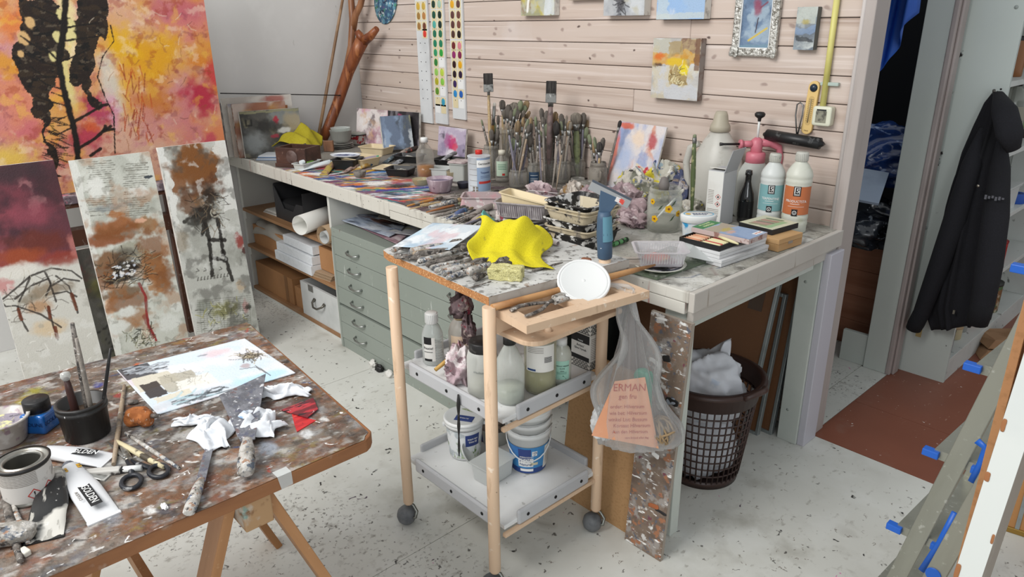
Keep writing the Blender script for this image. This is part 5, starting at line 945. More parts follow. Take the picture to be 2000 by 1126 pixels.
band(t, r_+.0006, f_, 2.2, .009, h-.008, M('tin_label', 'cdc9c3', .6, ly=(('n', 30, .62, .7, '6d665f', {'s': .7}),)), n=24); linez(t, r_+.001, f_-.45, .8, [h*.58+.0032*i for i in range(9)], M('print_grey'), .0011)
def diamond(a, z, s, fl):
    rr = r_+.0012; D = lambda da, dz: (rr*cos(a+da/rr), rr*sin(a+da/rr), z+dz); d = MB()
    for (x0, z0), (x1, z1_) in (((-s, 0), (0, s)), ((0, s), (s, 0)), ((s, 0), (0, -s)), ((0, -s), (-s, 0))): d.add([D(x0, z0), D(x1, z1_), D(x1*.8, z1_*.8), D(x0*.8, z0*.8)], [(0, 1, 2, 3)])
    d.mk('hazard_diamond', m_inkr, t); g = MB()
    if fl: g.add([D(-s*.35, -s*.2), D(0, -s*.38), D(s*.35, -s*.2), D(s*.2, s*.2), D(.1*s, s*.05), D(0, s*.5), D(-s*.2, s*.1)], [(0, 1, 2, 3, 4, 5, 6)])
    else: g.add([D(-s*.1, s*.5), D(s*.1, s*.5), D(s*.05, -s*.1), D(-s*.05, -s*.1)], [(0, 1, 2, 3)])
    g.mk('hazard_mark', m_ink, t)
    if not fl: MB().add([D(-s*.08, -s*.2), D(s*.08, -s*.2), D(s*.08, -s*.36), D(-s*.08, -s*.36)], [(0, 1, 2, 3)]).mk('hazard_mark', m_ink, t)
diamond(f_+.12, h*.3, .0125, False); diamond(f_+.75, h*.33, .0125, True)
# paint tubes lying down
def tube_flat(lab, p, q, w, mat, capmat=None, thick=.016, wr=0, crimp=True, cat='paint tube', nm='paint_tube', grp=None):
    """collapsible tube from cap end p to crimped end q"""
    p, q = Vector(p), Vector(q); L = (q-p).length; d = q-p; t = thing(nm, lab, cat, (p.x, p.y, p.z), math.atan2(d.y, d.x), grp); P = []
    for i in range(15):
        k = i/14; x = L*k; rw = w/2*(.62+.38*min(1, k*2.2)); rt = thick/2*(1-k**1.8)+.0012; P.append([])
        for j in range(17):
            a = 2*PI*j/16; wv = wr*mnoise.noise(V3((x*60, cos(a)*2, wr*100)))
            P[-1].append((x, rw*cos(a), rt+rt*sin(a)+(wv if sin(a) > -.3 else 0)))
    o = MB().grid(P).mk('tube_body', mat, t)
    if crimp: BX(L-.008, L+.001, -w/2-.001, w/2+.001, .0, .003).mk('tube_crimp', M('crimp_'+mat.name, col=mat.node_tree.nodes['Principled BSDF'].inputs['Base Color'].default_value[:3], rough=.4), t)
    if capmat: TB([(-.016, 0, thick*.5), (-.014, 0, thick*.5), (.002, 0, thick*.5)], [thick*.42, thick*.52, thick*.52], 12).mk('tube_cap', capmat, t)
    return t, L
m_tub = M('tube_white', 'd3d4d6', .35, ly=(('n', 20, .62, .7, 'a9abb0', {'s': .5}),))
t, L = tube_flat('white paint tube with GOLDEN print and yellow patch, seam towards the viewer', G(140, 925, TT), G(205, 1014, TT), .055, m_tub, M('cap_grey', '6d7078', .4), .024)
def tprint(t, s, size, x, y, z, mt, rz=0, sx=1): return text(t, s, size, mt, (x, y, z), (0, 0, rz), sx=sx)
BX(L*.42, L*.86, -.011, .009, .0195, .0198).mk('name_block', m_ink, t); tprint(t, 'GOLDEN', .019, L*.64, -.001, .02, m_inkw, 0, .92); tprint(t, 'ACRYLICS', .008, L*.6, -.018, .0185, M('print_grey'), 0); BX(L*.06, L*.14, -.013, .016, .0243, .0246).mk('colour_patch', M('patch_yellow', 'c9992c', .5, ly=(('n', 60, .55, .6, '6a5220'),)), t)
t, L = tube_flat('white paint tube with GOLDEN print lying behind the tin', G(95, 893, TT), G(213, 900, TT), .052, m_tub, M('cap_grey'), .024); BX(L*.36, L*.82, -.010, .010, .0195, .0198).mk('name_block', m_ink, t); tprint(t, 'GOLDEN', .019, L*.59, 0, .02, m_inkw, 0, .92)
m_blk = M('tube_blackprint', '232323', .45, ly=(('n', 9, .52, .58, 'c9c6be'), ('n', 70, .6, .64, 'a8a59d', {'st': (.15, 1, 1)}), ('n', 40, .66, .7, 'd8d6d2'), ('v', 20, .05, .1, '8f2d2a', {'p': .06})))
t, L = tube_flat('crumpled black and white paint tube covered in dried paint', G(112, 945, TT), G(85, 1058, TT), .062, m_blk, M('cap_paint', 'b9b5aa', .5, ly=(('n', 40, .5, .6, '8d8980'),)), .03, .004)
t, L = tube_flat('thin silver paint tube wedged behind the yellow-patched tube', G(110, 925, TT), G(212, 932, TT), .026, M('tube_silver', 'a8a7a2', .3, metal=.6, ly=(('n', 30, .5, .6, '6d6a66'),)), M('cap_cream', 'c9c4b4', .5), .016)
t = thing('utility_knife', 'white marker-like craft knife pointing right beside the scissors', 'knife', G(150, 930, TT), math.atan2(*(lambda d: (d.y, d.x))(G(240, 922, TT)-G(150, 930, TT)))); BX(0, .085, -.009, .009, 0, .012).mk('body', M('knife_white', 'bdbab4', .4, ly=(('n', 40, .6, .66, '4a4744'),)), t, bev=.003); TB([(.09, 0, .007), (.125, 0, .007)], .0065, 10).mk('cap', m_white, t); BX(.083, .092, -.006, .006, .002, .011).mk('collar', m_ink, t)
# scissors
o0 = G(265, 905, TT); t = thing('scissors', 'open scissors with black oval handles on the trestle table', 'scissors', o0); S_ = lambda px, py, z=.006: G(px, py, TT)-o0+V3((0, 0, z)); m_sc = M('scissor_black', '23252b', .4, ly=(('n', 40, .62, .68, 'a9a9a9', {'s': .6}),))
def oval(px, py, rx, ry, rot):
    c0 = S_(px, py); u_ = (S_(px+rx*cos(rot), py+rx*sin(rot))-c0); v_ = (S_(px-ry*sin(rot), py+ry*cos(rot))-c0); return [c0+u_*cos(2*PI*k/20)+v_*sin(2*PI*k/20) for k in range(21)]
TB(oval(258, 945, 20, 13, -.35), .0048, 8, caps=False).mk('finger_loop', m_sc, t); TB(oval(311, 924, 19, 12, -.15), .0048, 8, caps=False).mk('finger_loop', m_sc, t)
TB([S_(258, 931), S_(258, 915), S_(250, 903)], [.005, .007, .005], 8, flat=.7).mk('shank', m_sc, t); TB([S_(296, 918), S_(275, 912), S_(258, 903)], [.005, .007, .005], 8, flat=.7).mk('shank', m_sc, t)
bl = M('scissor_blade', '9d9b96', .3, metal=.7, ly=(('n', 30, .5, .6, '6d665c'),)); TB([S_(262, 908, .004), S_(240, 890, .004), S_(210, 865, .004)], [.008, .007, .001], 6, flat=.25).mk('blade', bl, t); TB([S_(255, 906, .007), S_(245, 885, .007), S_(228, 858, .007)], [.008, .007, .001], 6, flat=.25).mk('blade', bl, t); lathe('pivot_screw', [(0, .004), (.005, .003), (.005, 0)], m_ferr, t, 10, S_(246, 899, .007))
# pebble pumice
b = G(272, 834, TT); t = thing('pumice_stone', 'rust-brown rounded pumice stone on the trestle table', 'stone', b, .5)
ob = MB(); st_ = []
o = rblock(.068, .044, .042, 14, .85, .006); o.v = [(x, y+.012*cos(x*50), z) for x, y, z in o.v]; o.mk('stone_body', M('rust_stone', '96572b', .85, ly=(('n', 40, .5, .62, 'ad6a38'), ('n', 70, .62, .68, 'c9b8a8', {'s': .7}), ('n', 50, .6, .66, '6a3b1d')), bump=(120, .6)), t); TB([(.034, .01, .03), (.052, .012, .033)], [.006, .004], 7).mk('stub', m_crustd, t)
# sticks and brushes lying
def lyb(p, q, r, m, lab, nm='stick', cat='stick', dz=0): return rod(nm, lab, cat, G(*p, TT+r+dz), G(*q, TT+r+dz), [r*.8, r, r*1.05, r, r*.7], m)
lyb((222, 906), (243, 752), .0055, m_handle[2], 'long brown stick lying beside the black pot'); lyb((228, 862), (320, 912), .0062, M('birch_stick', 'c9bd9a', .6, ly=(('n', 30, .56, .62, '4a4236'),)), 'pale spotted stick lying above the scissors')
lyb((245, 845), (350, 914), .0045, m_crust, 'thin grey paint-covered tool beside the pale spotted stick', 'palette_knife', 'tool'); lyb((250, 786), (270, 783), .006, m_crustd, 'small dark pencil stub next to the painted sheet corner', 'pencil_stub', 'pencil')
lyb((8, 970), (40, 1095), .007, m_crustd, 'dark stick at the lower left table edge'); lyb((25, 985), (55, 1060), .005, m_crust, 'paint-flecked pencil beside the dark stick', 'pencil', 'pencil')
t = thing('eraser', 'small white worn eraser by the lower left table edge', 'eraser', G(50, 1082, TT), .3); rblock(.022, .012, .011, 8, .4).mk('eraser_body', M('eraser_white', 'd5d2c6', .7, ly=(('n', 60, .58, .66, '9a968a'),)), t)
t = thing('wooden_spatula', 'thick paint-crusted round tool handle at the far left table edge', 'tool', G(12, 1060, TT), 1.1); rblock(.10, .045, .035, 12, .75, .003).mk('handle', m_crust, t)
# long palette knife and broad filling knife
def bladeknife(lab, nm, hp0, hp1, bp1, hr, bw0, bw1, zb=.0, tilt=0.0):
    A, B, C_ = G(*hp0, TT+hr), G(*hp1, TT+hr+tilt*.5), G(*bp1, TT+.004+tilt); t = thing(nm, lab, 'scraper', A)
    a, bq, c_ = V3((0, 0, 0)), B-A, C_-A; TB([a, a+(bq-a)*.04, a+(bq-a)*.3, a+(bq-a)*.7, bq], [hr*.55, hr*.9, hr, hr*.85, hr*.55], 12, flat=.8).mk('handle', m_crust, t)
    d = (c_-bq).normalized(); s = V3((-d.y, d.x, 0)).normalized(); th = V3((0, 0, .0012)); q0 = bq-d*.01
    v4 = [q0-s*bw0, q0+s*bw0, c_+s*bw1, c_-s*bw1*.85]
    MB().add([p+th for p in v4]+[p-th for p in v4], [(0, 1, 2, 3), (7, 6, 5, 4), (0, 4, 5, 1), (1, 5, 6, 2), (2, 6, 7, 3), (3, 7, 4, 0)]).mk('blade', M('crusted_blade', '5f6066', .5, ly=(('n', 30, .45, .55, '77787e'), ('n', 45, .55, .62, '5a5c6a'), ('n', 60, .6, .66, '6d5a5a'), ('n', 70, .62, .68, 'c9c9cc')), bump=(120, .6)), t)
    return t
bladeknife('long narrow spatula with thick paint-crusted handle near the table front edge', 'spatula', (368, 1002), (393, 935), (417, 845), .0125, .009, .0085)
fk = bladeknife('broad filling knife with round paint-crusted handle lying on the tissue', 'filling_knife', (480, 925), (483, 858), (475, 742), .018, .010, .042, tilt=.035)
for o_ in [c for c in fk.children if c.name.startswith('blade')]: o_.data.vertices.foreach_set('co', [x for dz in (.0012, -.0012) for p in (G(470, 862, TT+.02), G(498, 857, TT+.02), G(519, 730, TT+.035), G(428, 772, TT+.035)) for x in (p+V3((0, 0, dz))-fk.location)])
# sheet with nest painting
cv = Cv(.40, .26, 130, 86, 'd9dcdf', 81); C4 = [G(228, 722, TT+.004), G(308, 808, TT+.004), G(577, 727, TT+.004), G(478, 660, TT+.004)]
def ts(px, py):
    q = G(px, py, TT+.004); A, B, D = C4[0], C4[1], C4[3]; e_u = D-A; e_v = B-A; w_ = q-A; det = e_u.x*e_v.y-e_u.y*e_v.x
    return (.40*(w_.x*e_v.y-w_.y*e_v.x)/det, .26*(1-(e_u.x*w_.y-e_u.y*w_.x)/det))
for c, a, b, s in (('c7d8e4', .45, .58, .8), ('e9e3e6', .52, .62, .8), ('d2b9bd', .6, .68, .7)): cv.cloud(c, 9, a, b, s, .7, 1.6)
cv.blob(*ts(510, 740), .12, .035, 'b5d8ea', .9, .6); cv.blob(*ts(380, 775), .14, .03, 'b9c4cc', .7, .6); cv.blob(*ts(420, 690), .06, .03, 'dcb9be', .6, .7)
cv.rect(*(0, .09), .19, .26, '3b3c40', .95, .006); cv.rect(.01, .12, .12, .19, 'c9c3b2', .95, .008); cv.rect(.015, .065, .075, .15, '35302f', .97, .006); cv.rect(.07, .17, .08, .16, 'aba696', .9, .012); cv.rect(.10, .2, .06, .12, 'e0ded6', .9, .012); cv.rect(.02, .12, .045, .07, 'd2cbb8', .9, .008)
cv.hairs(26, (.01, .09, .2, .255), .05, .005, ['8f959c', '17181a', 'a9aeb4'], (-.3, .3), .9); cv.hairs(26, (.05, .17, .01, .05), .05, .005, ['5d6870', '2a2f33', 'a9c4cc'], (-.3, .3), .8); cv.hairs(30, (.10, .19, .09, .16), .04, .0018, ['5a564f', '9a9588'], st=.5)
cv.blob(*ts(492, 695), .035, .022, '8d8068', .85, .6); cv.hairs(60, (ts(492, 695)[0]-.035, ts(492, 695)[0]+.03, ts(492, 695)[1]-.02, ts(492, 695)[1]+.02), .04, .0025, ['5a5040', 'b5a88c', '3a342c'], st=.8); cv.blob(*ts(480, 715), .02, .016, 'a07a78', .6, .5); cv.line([ts(470, 722), ts(500, 718), ts(530, 735)], .003, '4a4542', .8); cv.line([ts(500, 715), ts(530, 735)], .003, '4a4542', .8); cv.blob(*ts(395, 694), .02, .006, '8a9099', .8, .4)
A, B, C_, D = C4[1], C4[2], C4[3], C4[0]
o = sheet(cv, 'nest_painting', None, lambda u, v: tuple(quad(A, B, C_, D)(u, v, .40, .26))); s = o.modifiers.new('thickness', 'SOLIDIFY'); s.thickness = .003; s.offset = -1; tag(o, 'thin panel painted with a bird nest, pale blue and black patches, lying flat', 'painting')
# tissue under the filling knife
m_tis = M('tissue_paper', 'dcdfe3', .9, ly=(('n', 9, .62, .66, '4d8fc4', {'mask': (11, .55, .6)}), ('n', 12, .62, .67, 'b98a94', {'s': .5, 'mask': (9, .5, .6)})), bump=(40, .3))
def tis(cx, cy, L, W, ang_, hh, seed):
    q = G(cx, cy, TT+.001)
    def fn(u, v):
        q3 = V3((u*3+seed*2, v*2.4+seed, seed)); n1 = 1-abs(mnoise.noise(q3)*2.4); n2 = 1-abs(mnoise.noise(q3*2.7)*2)
        x = (u-.5)*L+.02*mnoise.noise(q3*1.3+V3((5, 0, 0))); y = (v-.5)*W*(1-.5*abs(u-.5)*2)+.02*mnoise.noise(q3*1.3+V3((0, 5, 0))); z = hh*(.25+.6*max(0, n1)+.22*n2)*(1-abs(2*v-1)**3*.8)*(1-abs(2*u-1)**4*.7)
        return (x*cos(ang_)-y*sin(ang_), x*sin(ang_)+y*cos(ang_), max(.001, z))
    return cloth('paper_tissue', 0, 0, fn, m_tis, None, 44, 30, q, None, .0008)
tag(tis(545, 772, .15, .05, .9, .03, 1.), 'rolled white tissue with a blue stain right of the filling knife', 'tissue'); tag(tis(415, 850, .13, .09, -.2, .03, 2.), 'crumpled white tissue left of the filling knife handle', 'tissue'); tag(tis(505, 835, .12, .11, .5, .04, 4.), 'curled white tissue right under the filling knife handle', 'tissue'); tag(tis(390, 825, .10, .04, .9, .022, 6.), 'folded white tissue tip left of the broad blade', 'tissue')
# red test cards
for k, (pts, lab, cols) in enumerate((([(548, 800), (600, 815), (621, 798), (612, 776)], 'dark red and black painted card beside the tissue', ('6a1a22', 'b03038', '2a1518', 'd8c8c4')), ([(575, 828), (570, 808), (617, 820), (580, 842)], 'bright red painted card below the dark red one', ('c22a2c', 'a81f26', 'd84a40', '3a1a1c')))):
    q = [G(*p, TT+.0022+.003*(1-k)) for p in pts]; c0 = sum(q, Vector())/4; cd_ = MB(); cd_.add([p-c0 for p in q]+[p-c0-V3((0, 0, .0018)) for p in q], [(0, 1, 2, 3), (7, 6, 5, 4)]+[(i, i+4, (i+1) % 4+4, (i+1) % 4) for i in range(4)])
    tag(cd_.mk('painted_card', M('card_%d' % k, cols[0], .45, ly=(('n', 40, .5, .56, cols[1], {'st': (1, .3, 1)}), ('n', 50, .58, .64, cols[2], {'st': (1, .4, 1)}), ('n', 60, .66, .7, cols[3]))), None, c0), lab, 'card')
ch_ = MB(); ob = crumple('paint_flake', .012, .006, .006, 2, M('blob_white', 'e3e2df', .5), None, G(322, 990, TT)); tag(ob, 'white dried paint flake near the table front edge', 'paint flake')
# ================================================================ ON THE WORKBENCH, LEFT END
Z0 = BT+.0015
def hg(b, px, py): return hgt(b, px, py)-b.z
def rzto(a, b): d = b-a; return math.atan2(d.y, d.x)
# canvases standing on edge against the plaster wall
cvs = Cv(.34, .26, 90, 70, '55534e', 101)
for c, sc, a, b, s in (('2f2e2c', 7, .45, .6, .9), ('8d9290', 8, .55, .66, .8), ('a09878', 9, .58, .68, .8)): cvs.cloud(c, sc, a, b, s)
cvs.blob(.06, .09, .1, .09, '9aa0a0', .6, .8); cvs.blob(.20, .2, .02, .03, 'a8243a', .9, .5); cvs.blob(.18, .11, .03, .015, '9a2c40', .8, .5); cvs.blob(.30, .18, .07, .08, 'a3967a', .8, .6); cvs.blob(.14, .17, .09, .05, '222120', .8, .6); cvs.blob(.24, .14, .05, .02, 'd0d0cc', .8, .5); cvs.line([(.03, .21), (.03, .18), (.06, .18), (.06, .21)], .008, '1d1c1a', .9); cvs.rect(.0, .34, .245, .26, '8d8a6a', .8, .01)
pl_ = G(480, 309, Z0); dr = V3((.16, .987, 0)); rz_c = math.atan2(dr.y, dr.x)
canvas('abstract_canvas', 'dark grey abstract canvas with a red spot, frontmost of the stack on the bench', cvs, tuple(pl_+dr*.17+V3((-.012, 0, 0))), (-.06, 0, rz_c), .022)
cw = Cv(.40, .33, 40, 34, 'c9c4bc', 103); cw.cloud('a8a099', 8, .5, .62, .8); cw.blob(.3, .31, .1, .03, 'a04a3c', .8, .6); cw.cloud('8b4a44', 14, .66, .7, .6)
bk_ = canvas('stretched_canvas_back', 'canvas showing its wooden stretcher bar, behind the dark grey abstract canvas', cw, tuple(pl_+dr*.15+V3((-.11, 0, 0))), (-.05, 0, rz_c), .02)
BX(-.11, .17, -.0245, -.0207, .245, .27).mk('stretcher_bar', M('stretcher_wood', '9a6238', .6), bk_); BX(.12, .17, -.0245, -.0207, .05, .245).mk('stretcher_bar', M('stretcher_wood'), bk_)
ecol = ['8f5f48', 'b9a99c', '6d5a60', 'c9b8a0', '8a8f96', 'a87a5a', '5d4a44']
for k in range(5):
    ce = Cv(.3, .3, 12, 12, ecol[k], 110+k); ce.cloud('d6d0c8', 10, .5, .6, .7); ce.cloud(R.choice(['a03a48', '4a5a80', 'c9a050']), 12, .58, .64, .7)
    canvas('abstract_canvas', ('%s-edged canvas, %s in the upright stack at the bench left end' % (('rust', 'pale', 'plum', 'cream', 'grey')[k], ('second from front', 'third from front', 'fourth from front', 'fifth from front', 'rearmost')[k])), ce, tuple(pl_+dr*(.13-.012*k)+V3((-.045-.03*k-(.035 if k > 1 else 0), 0, 0))), (-.045, 0, rz_c-.02*k), .018, edge=M('canvas_edge_%d' % k, ecol[k], .8, ly=(('n', 22, .5, .6, 'c9c2ba'), ('n', 26, .6, .66, R.choice(['a03a48', '40506a', 'c08a50'])), ('n', 30, .62, .68, '3a3330'))))
rod('bent_wire', 'dark springy wire arching over the canvas stack against the plaster wall', 'wire', GX(430, 182, -4.2), GX(665, 186, -4.2), [.003]*5, m_dark)
# wooden box with round disc
pf = G(541, 325, Z0); pr = G(612, 330, Z0); rzb = rzto(pf, pr)
t = thing('wooden_box', 'dark brown wooden box with a round metal disc on its front', 'box', pf, rzb); h = hg(pf, 531, 288); m_dw = M('dark_wood', '4f342a', .5, ly=(('n', 14, .45, .65, '3d2720', {'st': (.2, 1, 1)}), ('n', 60, .64, .7, '7a5f52', {'s': .6})))
BX(0, .19, 0, .014, 0, h).mk('front_board', m_dw, t, bev=.002); [BX(x, x+.014, .014, .14, 0, h).mk('side_board', m_dw, t) for x in (0, .176)]; BX(.014, .176, .126, .14, 0, h).mk('back_board', m_dw, t); BX(-.004, .194, -.008, .15, 0, .02).mk('plinth', m_dw, t, bev=.002)
lathe('disc', [(0, .007), (.02, .007), (.023, .005), (.034, .005), (.036, .003), (.036, 0)], M('bronze_disc', '5d4a45', .45, ly=(('n', 30, .5, .6, '4a3833'),)), t, 28, (.105, -.0005, h*.55), (PI/2, 0, 0))
p = G(642, 296, Z0); t = thing('wooden_end_board', 'small brown wooden board standing right of the yellow cloth', 'board', p, rzb+.3); BX(-.03, .03, 0, .02, 0, .065).mk('board_body', M('warm_wood', '7d563c', .55, ly=(('n', 16, .45, .65, '5f3f2c', {'st': (1, 1, .2)}),)), t, bev=.003)
p = G(505, 296, Z0+.012); t = thing('white_carton', 'long white carton under the olive-yellow cloth', 'box', p+V3((-.005, .02, .02)), rzb+.25); BX(0, .16, 0, .07, 0, .05).mk('carton_body', M('carton_white'), t, bev=.002); BX(.02, .028, -.001, 0, .025, .034).mk('carton_mark', m_ink, t)
t = thing('magazine_pile', 'small pile of blue-grey magazines left of the wooden box', 'magazines', G(515, 312, Z0), rzb+.3)
for k in range(5): BX(-.04+.004*k, .09+.003*(k % 2), -.01, .12, .005*k, .005*k+.0044).mk('magazine', M('mag_%d' % (k % 3), ('7d8ea5', 'b9bcc0', '4a5a70')[k % 3], .4), t)
m_oli = M('olive_cloth', 'a3961f', .95, ly=(('n', 200, .45, .7, '8a7d12', {'s': .6}), ('n', 6, .5, .7, 'b5a830')), bump=(300, .4)); yb2 = G(575, 300, Z0)
def oc(u, v):
    a = -.15+.30*u; b_ = -.11+.17*v; z = .098+.06*math.exp(-((u-.58)**2/.06+(v-.25)**2/.12))+.012*sin(9*u+5*v)+.012*sin(13*v-4*u)
    if u < .3: z -= (.3-u)*.14
    if u > .8: z -= (u-.8)*.38*(.4+v)
    if v > .75: z -= (v-.75)*.07
    p = e1*a+e2*(b_*1.0); return (p.x, p.y, max(.012, z))
tag(cloth('cleaning_cloth', 0, 0, oc, m_oli, None, 50, 36, yb2), 'olive-yellow cloth draped over the dark wooden box', 'cloth')
# plates with glass bowl, lidded pot
p = G(668, 288, Z0); t = thing('plate_stack', 'three stacked grey plates on the bench below the glass bowl', 'plates', p)
for k in range(3): lathe('plate', [(0, 0), (.05, 0), (.072, .008), (.074, .010), (.05, .004), (0, .004)], M('plate_grey', 'a9a8a2', .4), t, 28, (0, 0, k*.011))
t = thing('glass_bowl', 'clear glass bowl on the stack of grey plates', 'bowl', p+V3((0, 0, .0355)));  lathe('bowl_body', [(0, 0), (.045, 0), (.06, .02), (.068, .07), (.07, .072), (.066, .072), (.058, .02), (0, .005)], thinglass('grey_bowl_glass', 'a5a59f', .6), t, 28); lathe('inner_dish', [(0, .055), (.05, .055), (.06, .085), (.062, .087), (.058, .087), (.045, .06), (0, .059)], gl_clear, t, 28)
p = G(690, 284, Z0); t = thing('enamel_pot', 'red-patterned white pot behind the glass bowl', 'pot', p+V3((-.04, .06, 0))); lathe('pot_body', [(0, 0), (.05, 0), (.058, .01), (.06, .062), (.062, .064), (.0, .064)], M('red_enamel', 'bdb6ae', .35, ly=(('n', 40, .52, .57, 'a02a30'),)), t, 28); lathe('pot_lid', [(.063, .062), (.064, .068), (.04, .074), (0, .076)], M('grey_enamel', '8d8b83', .4), t, 28); lathe('pot_rim', [(.06, .058), (.0645, .058), (.0645, .064), (.06, .064)], m_dark, t, 28)
# small canvases along the plank wall
def lean_canvas(lab, bl, br, ptop, H, lean, cvf, base, seed, depth=.02, zb=Z0, nm='small_canvas', col='canvas_edge'):
    A, B = G(*bl, zb), G(*br, zb); W = (B-A).length; c = Cv(W, H, int(W*330), int(H*330), base, seed); cvf(c); return canvas(nm, lab, c, tuple((A+B)/2+V3((0, 0, .001))), (lean, 0, rzto(A, B)), depth)
def f1(c):
    for col, a, b in (('c98fa5', .5, .62), ('8f6a70', .56, .66), ('e6dfdc', .5, .6), ('c9a27a', .6, .68), ('5a4a50', .64, .7)): c.cloud(col, 12, a, b, .9)
lean_canvas('pale pink and white abstract canvas leaning in the wall corner', (700, 279), (762, 285), None, .215, -.16, f1, 'd9cfcc', 121)
def f2(c):
    for col, a, b in (('4d464c', .48, .6), ('8f8a92', .56, .64), ('1d1a1d', .5, .6)): c.cloud(col, 12, a, b, .9, 1.6, .6)
    c.blob(c.w*.4, c.h*.75, .03, .05, 'c04a7a', .8, .6); c.blob(c.w*.25, c.h*.6, .025, .08, 'c9b8bc', .8, .6)
lean_canvas('black and grey canvas with a pink dab leaning on the planks', (762, 285), (822, 291), None, .215, -.1, f2, '332e31', 123)
def f3(c):
    for col, a, b in (('8fa3bd', .5, .62), ('454a52', .52, .62), ('c9cfd2', .6, .68), ('8d8a62', .6, .66)): c.cloud(col, 9, a, b, .9, 2.2, .5)
lean_canvas('thick slate-blue streaked canvas tilted back in front of the other two', (748, 296), (806, 292), None, .20, -.3, f3, '66748a', 125, .04)
def f4(c):
    for col, a, b in (('d6cfd8', .5, .6), ('8a7f9a', .56, .64), ('3a3540', .62, .68)): c.cloud(col, 15, a, b, .9)
    c.blob(c.w*.5, c.h*.48, .05, .05, 'c02a6a', .9, .6); c.blob(c.w*.35, c.h*.55, .03, .05, 'a04a80', .7, .6); c.blob(c.w*.62, c.h*.35, .03, .03, 'd0405c', .8, .5); c.blob(c.w*.5, c.h*.1, .06, .03, 'e4dfe6', .8, .6)
lean_canvas('small magenta and white canvas leaning below the colour swatch strips', (858, 303), (911, 311), None, .165, -.13, f4, 'b5a8bc', 127, .014)
# cream trays
m_crm = M('tray_cream', 'd3c2a0', .4, ly=(('n', 6, .5, .7, 'c5b28e', {'s': .6}), ('v', 14, .03, .07, '7a6a50', {'p': .1})))
def tr_(lab, c, w, d, h, rz, mat, tap=.86, nm='tray', zb=Z0, cat='tray'):
    p = G(*c, zb); t = thing(nm, lab, cat, p, rz); tray('tray_body', w, d, h, tap, mat, t); return t
tr_('cream plastic tray with empty tube, rear one near the slate-blue canvas', (737, 299), .175, .125, .04, .35, m_crm)
tr_('cream plastic tray with a green-capped tube, front one by the blue lid', (702, 322), .20, .15, .045, .2, m_crm)
tr_('flat cream lid lying right of the front cream tray', (765, 330), .16, .12, .008, .5, m_crm)
t, L = tube_flat('grey empty tube lying in the rear cream tray', G(725, 296, Z0+.006), G(752, 292, Z0+.006), .024, M('tube_grey', '8d8a85', .4, ly=(('n', 40, .55, .62, '5a5855'),)), None, .014)
t, L = tube_flat('lilac tube with green cap on the front cream tray', G(735, 311, Z0+.03), G(690, 316, Z0+.03), .028, M('tube_lilac', '9a8f9a', .4, ly=(('n', 30, .55, .62, 'b5703c'),)), M('cap_green', '1f8a6a', .4), .02)
m_bt = M('tray_black', '19191a', .4)
tr_('black plastic tray under the oval blue lid', (680, 328), .13, .12, .05, .6, m_bt)
t = thing('oval_palette_dish', 'white oval lid smeared with dark blue paint on the black tray', 'lid', G(675, 304, Z0+.052), .65); MB().lathe([(0, .001), (.058, .001), (.064, .008), (.068, .009), (.068, .006), (.06, -.002), (0, -.002)], 36, X=Matrix.Diagonal((1.25, .8, 1, 1))).mk('lid_body', M('lid_white', 'd3d6da', .4), t); MB().lathe([(.057, .0022), (0, .0022)], 36, X=Matrix.Diagonal((1.22, .76, 1, 1))).mk('paint_pool', M('blue_pool', '3a4a7a', .4, ly=(('n', 30, .5, .58, 'a9b4cc'), ('n', 40, .58, .64, '22264a'), ('n', 50, .64, .68, 'b08a98'))), t)
# tubes and lumps of paint at the front
t, L = tube_flat('plump white paint tube pointing left at the bench front edge', G(655, 322, Z0), G(585, 333, Z0), .042, M('tube_whiteblue', 'cfd6d8', .35, ly=(('n', 20, .6, .68, '8d9498'),)), m_white, .032)
t = thing('blister_pack', 'clear blister pack holding a red-capped tube', 'packet', G(600, 327, Z0), rzto(G(590, 330, Z0), G(650, 312, Z0))); tray('blister_shell', .15, .07, .03, .9, gl_frost, t); TB([(-.05, 0, .035), (.05, 0, .035)], .012, 10).mk('tube', M('tube_whiteblue'), t); TB([(.05, 0, .035), (.075, 0, .036)], .013, 10).mk('red_cap', M('cap_red', 'c22a20', .4), t); BX(-.02, .03, -.025, -.005, .031, .034).mk('green_print', M('print_lime', '7ab04a', .5), t)
for k, (p, q, w, c1, c2, lab) in enumerate((((655, 320), (632, 342), .04, 'b09a4a', '8d6a5a', 'crusted yellow tube rolled up at the bench front'), ((700, 329), (672, 336), .03, 'a08a80', '6d5a54', 'brown-smeared flattened tube among the front tubes'), ((722, 325), (692, 334), .03, 'b8924a', 'd6cfae', 'ochre and cream flattened tube near the small clay cup'), ((660, 313), (640, 325), .03, '9a9a98', 'c9c9c6', 'silver tube with cloudy cap behind the white tube'), ((800, 310), (765, 325), .035, '7d7f84', 'b5b7ba', 'grey silvery tube right of the front cream tray'), ((775, 308), (752, 318), .03, '4a5a62', '8a979c', 'blue-grey crumpled tube beside the silvery one'), ((800, 295), (775, 305), .028, 'a89a90', '6a5a52', 'dirty beige tube behind the bench trays'), ((815, 292), (780, 302), .03, '3a3231', 'c05a50', 'dark tube with a red band under the slate-blue canvas'), ((905, 418), (878, 428), .028, '4a5a80', '9a9490', 'dirty tube with blue cap near the lying brushes'), ((960, 408), (905, 430), .03, '8d857f', '5a504a', 'grey crusted tube lying among the brushes'), ((948, 425), (915, 437), .026, '9c9088', '6d625a', 'beige crusted tube at the bench front edge'))):
    tube_flat(lab, G(*p, Z0), G(*q, Z0), w, M('tube_mix_%d' % k, c1, .5, ly=(('n', 30, .5, .6, c2), ('n', 50, .62, .67, '3b3532')), bump=(90, .4)), M('cap_mix_%d' % (k % 3), ('d2cdbb', '8d8a84', '3f5670')[k % 3], .5), .024, .004)
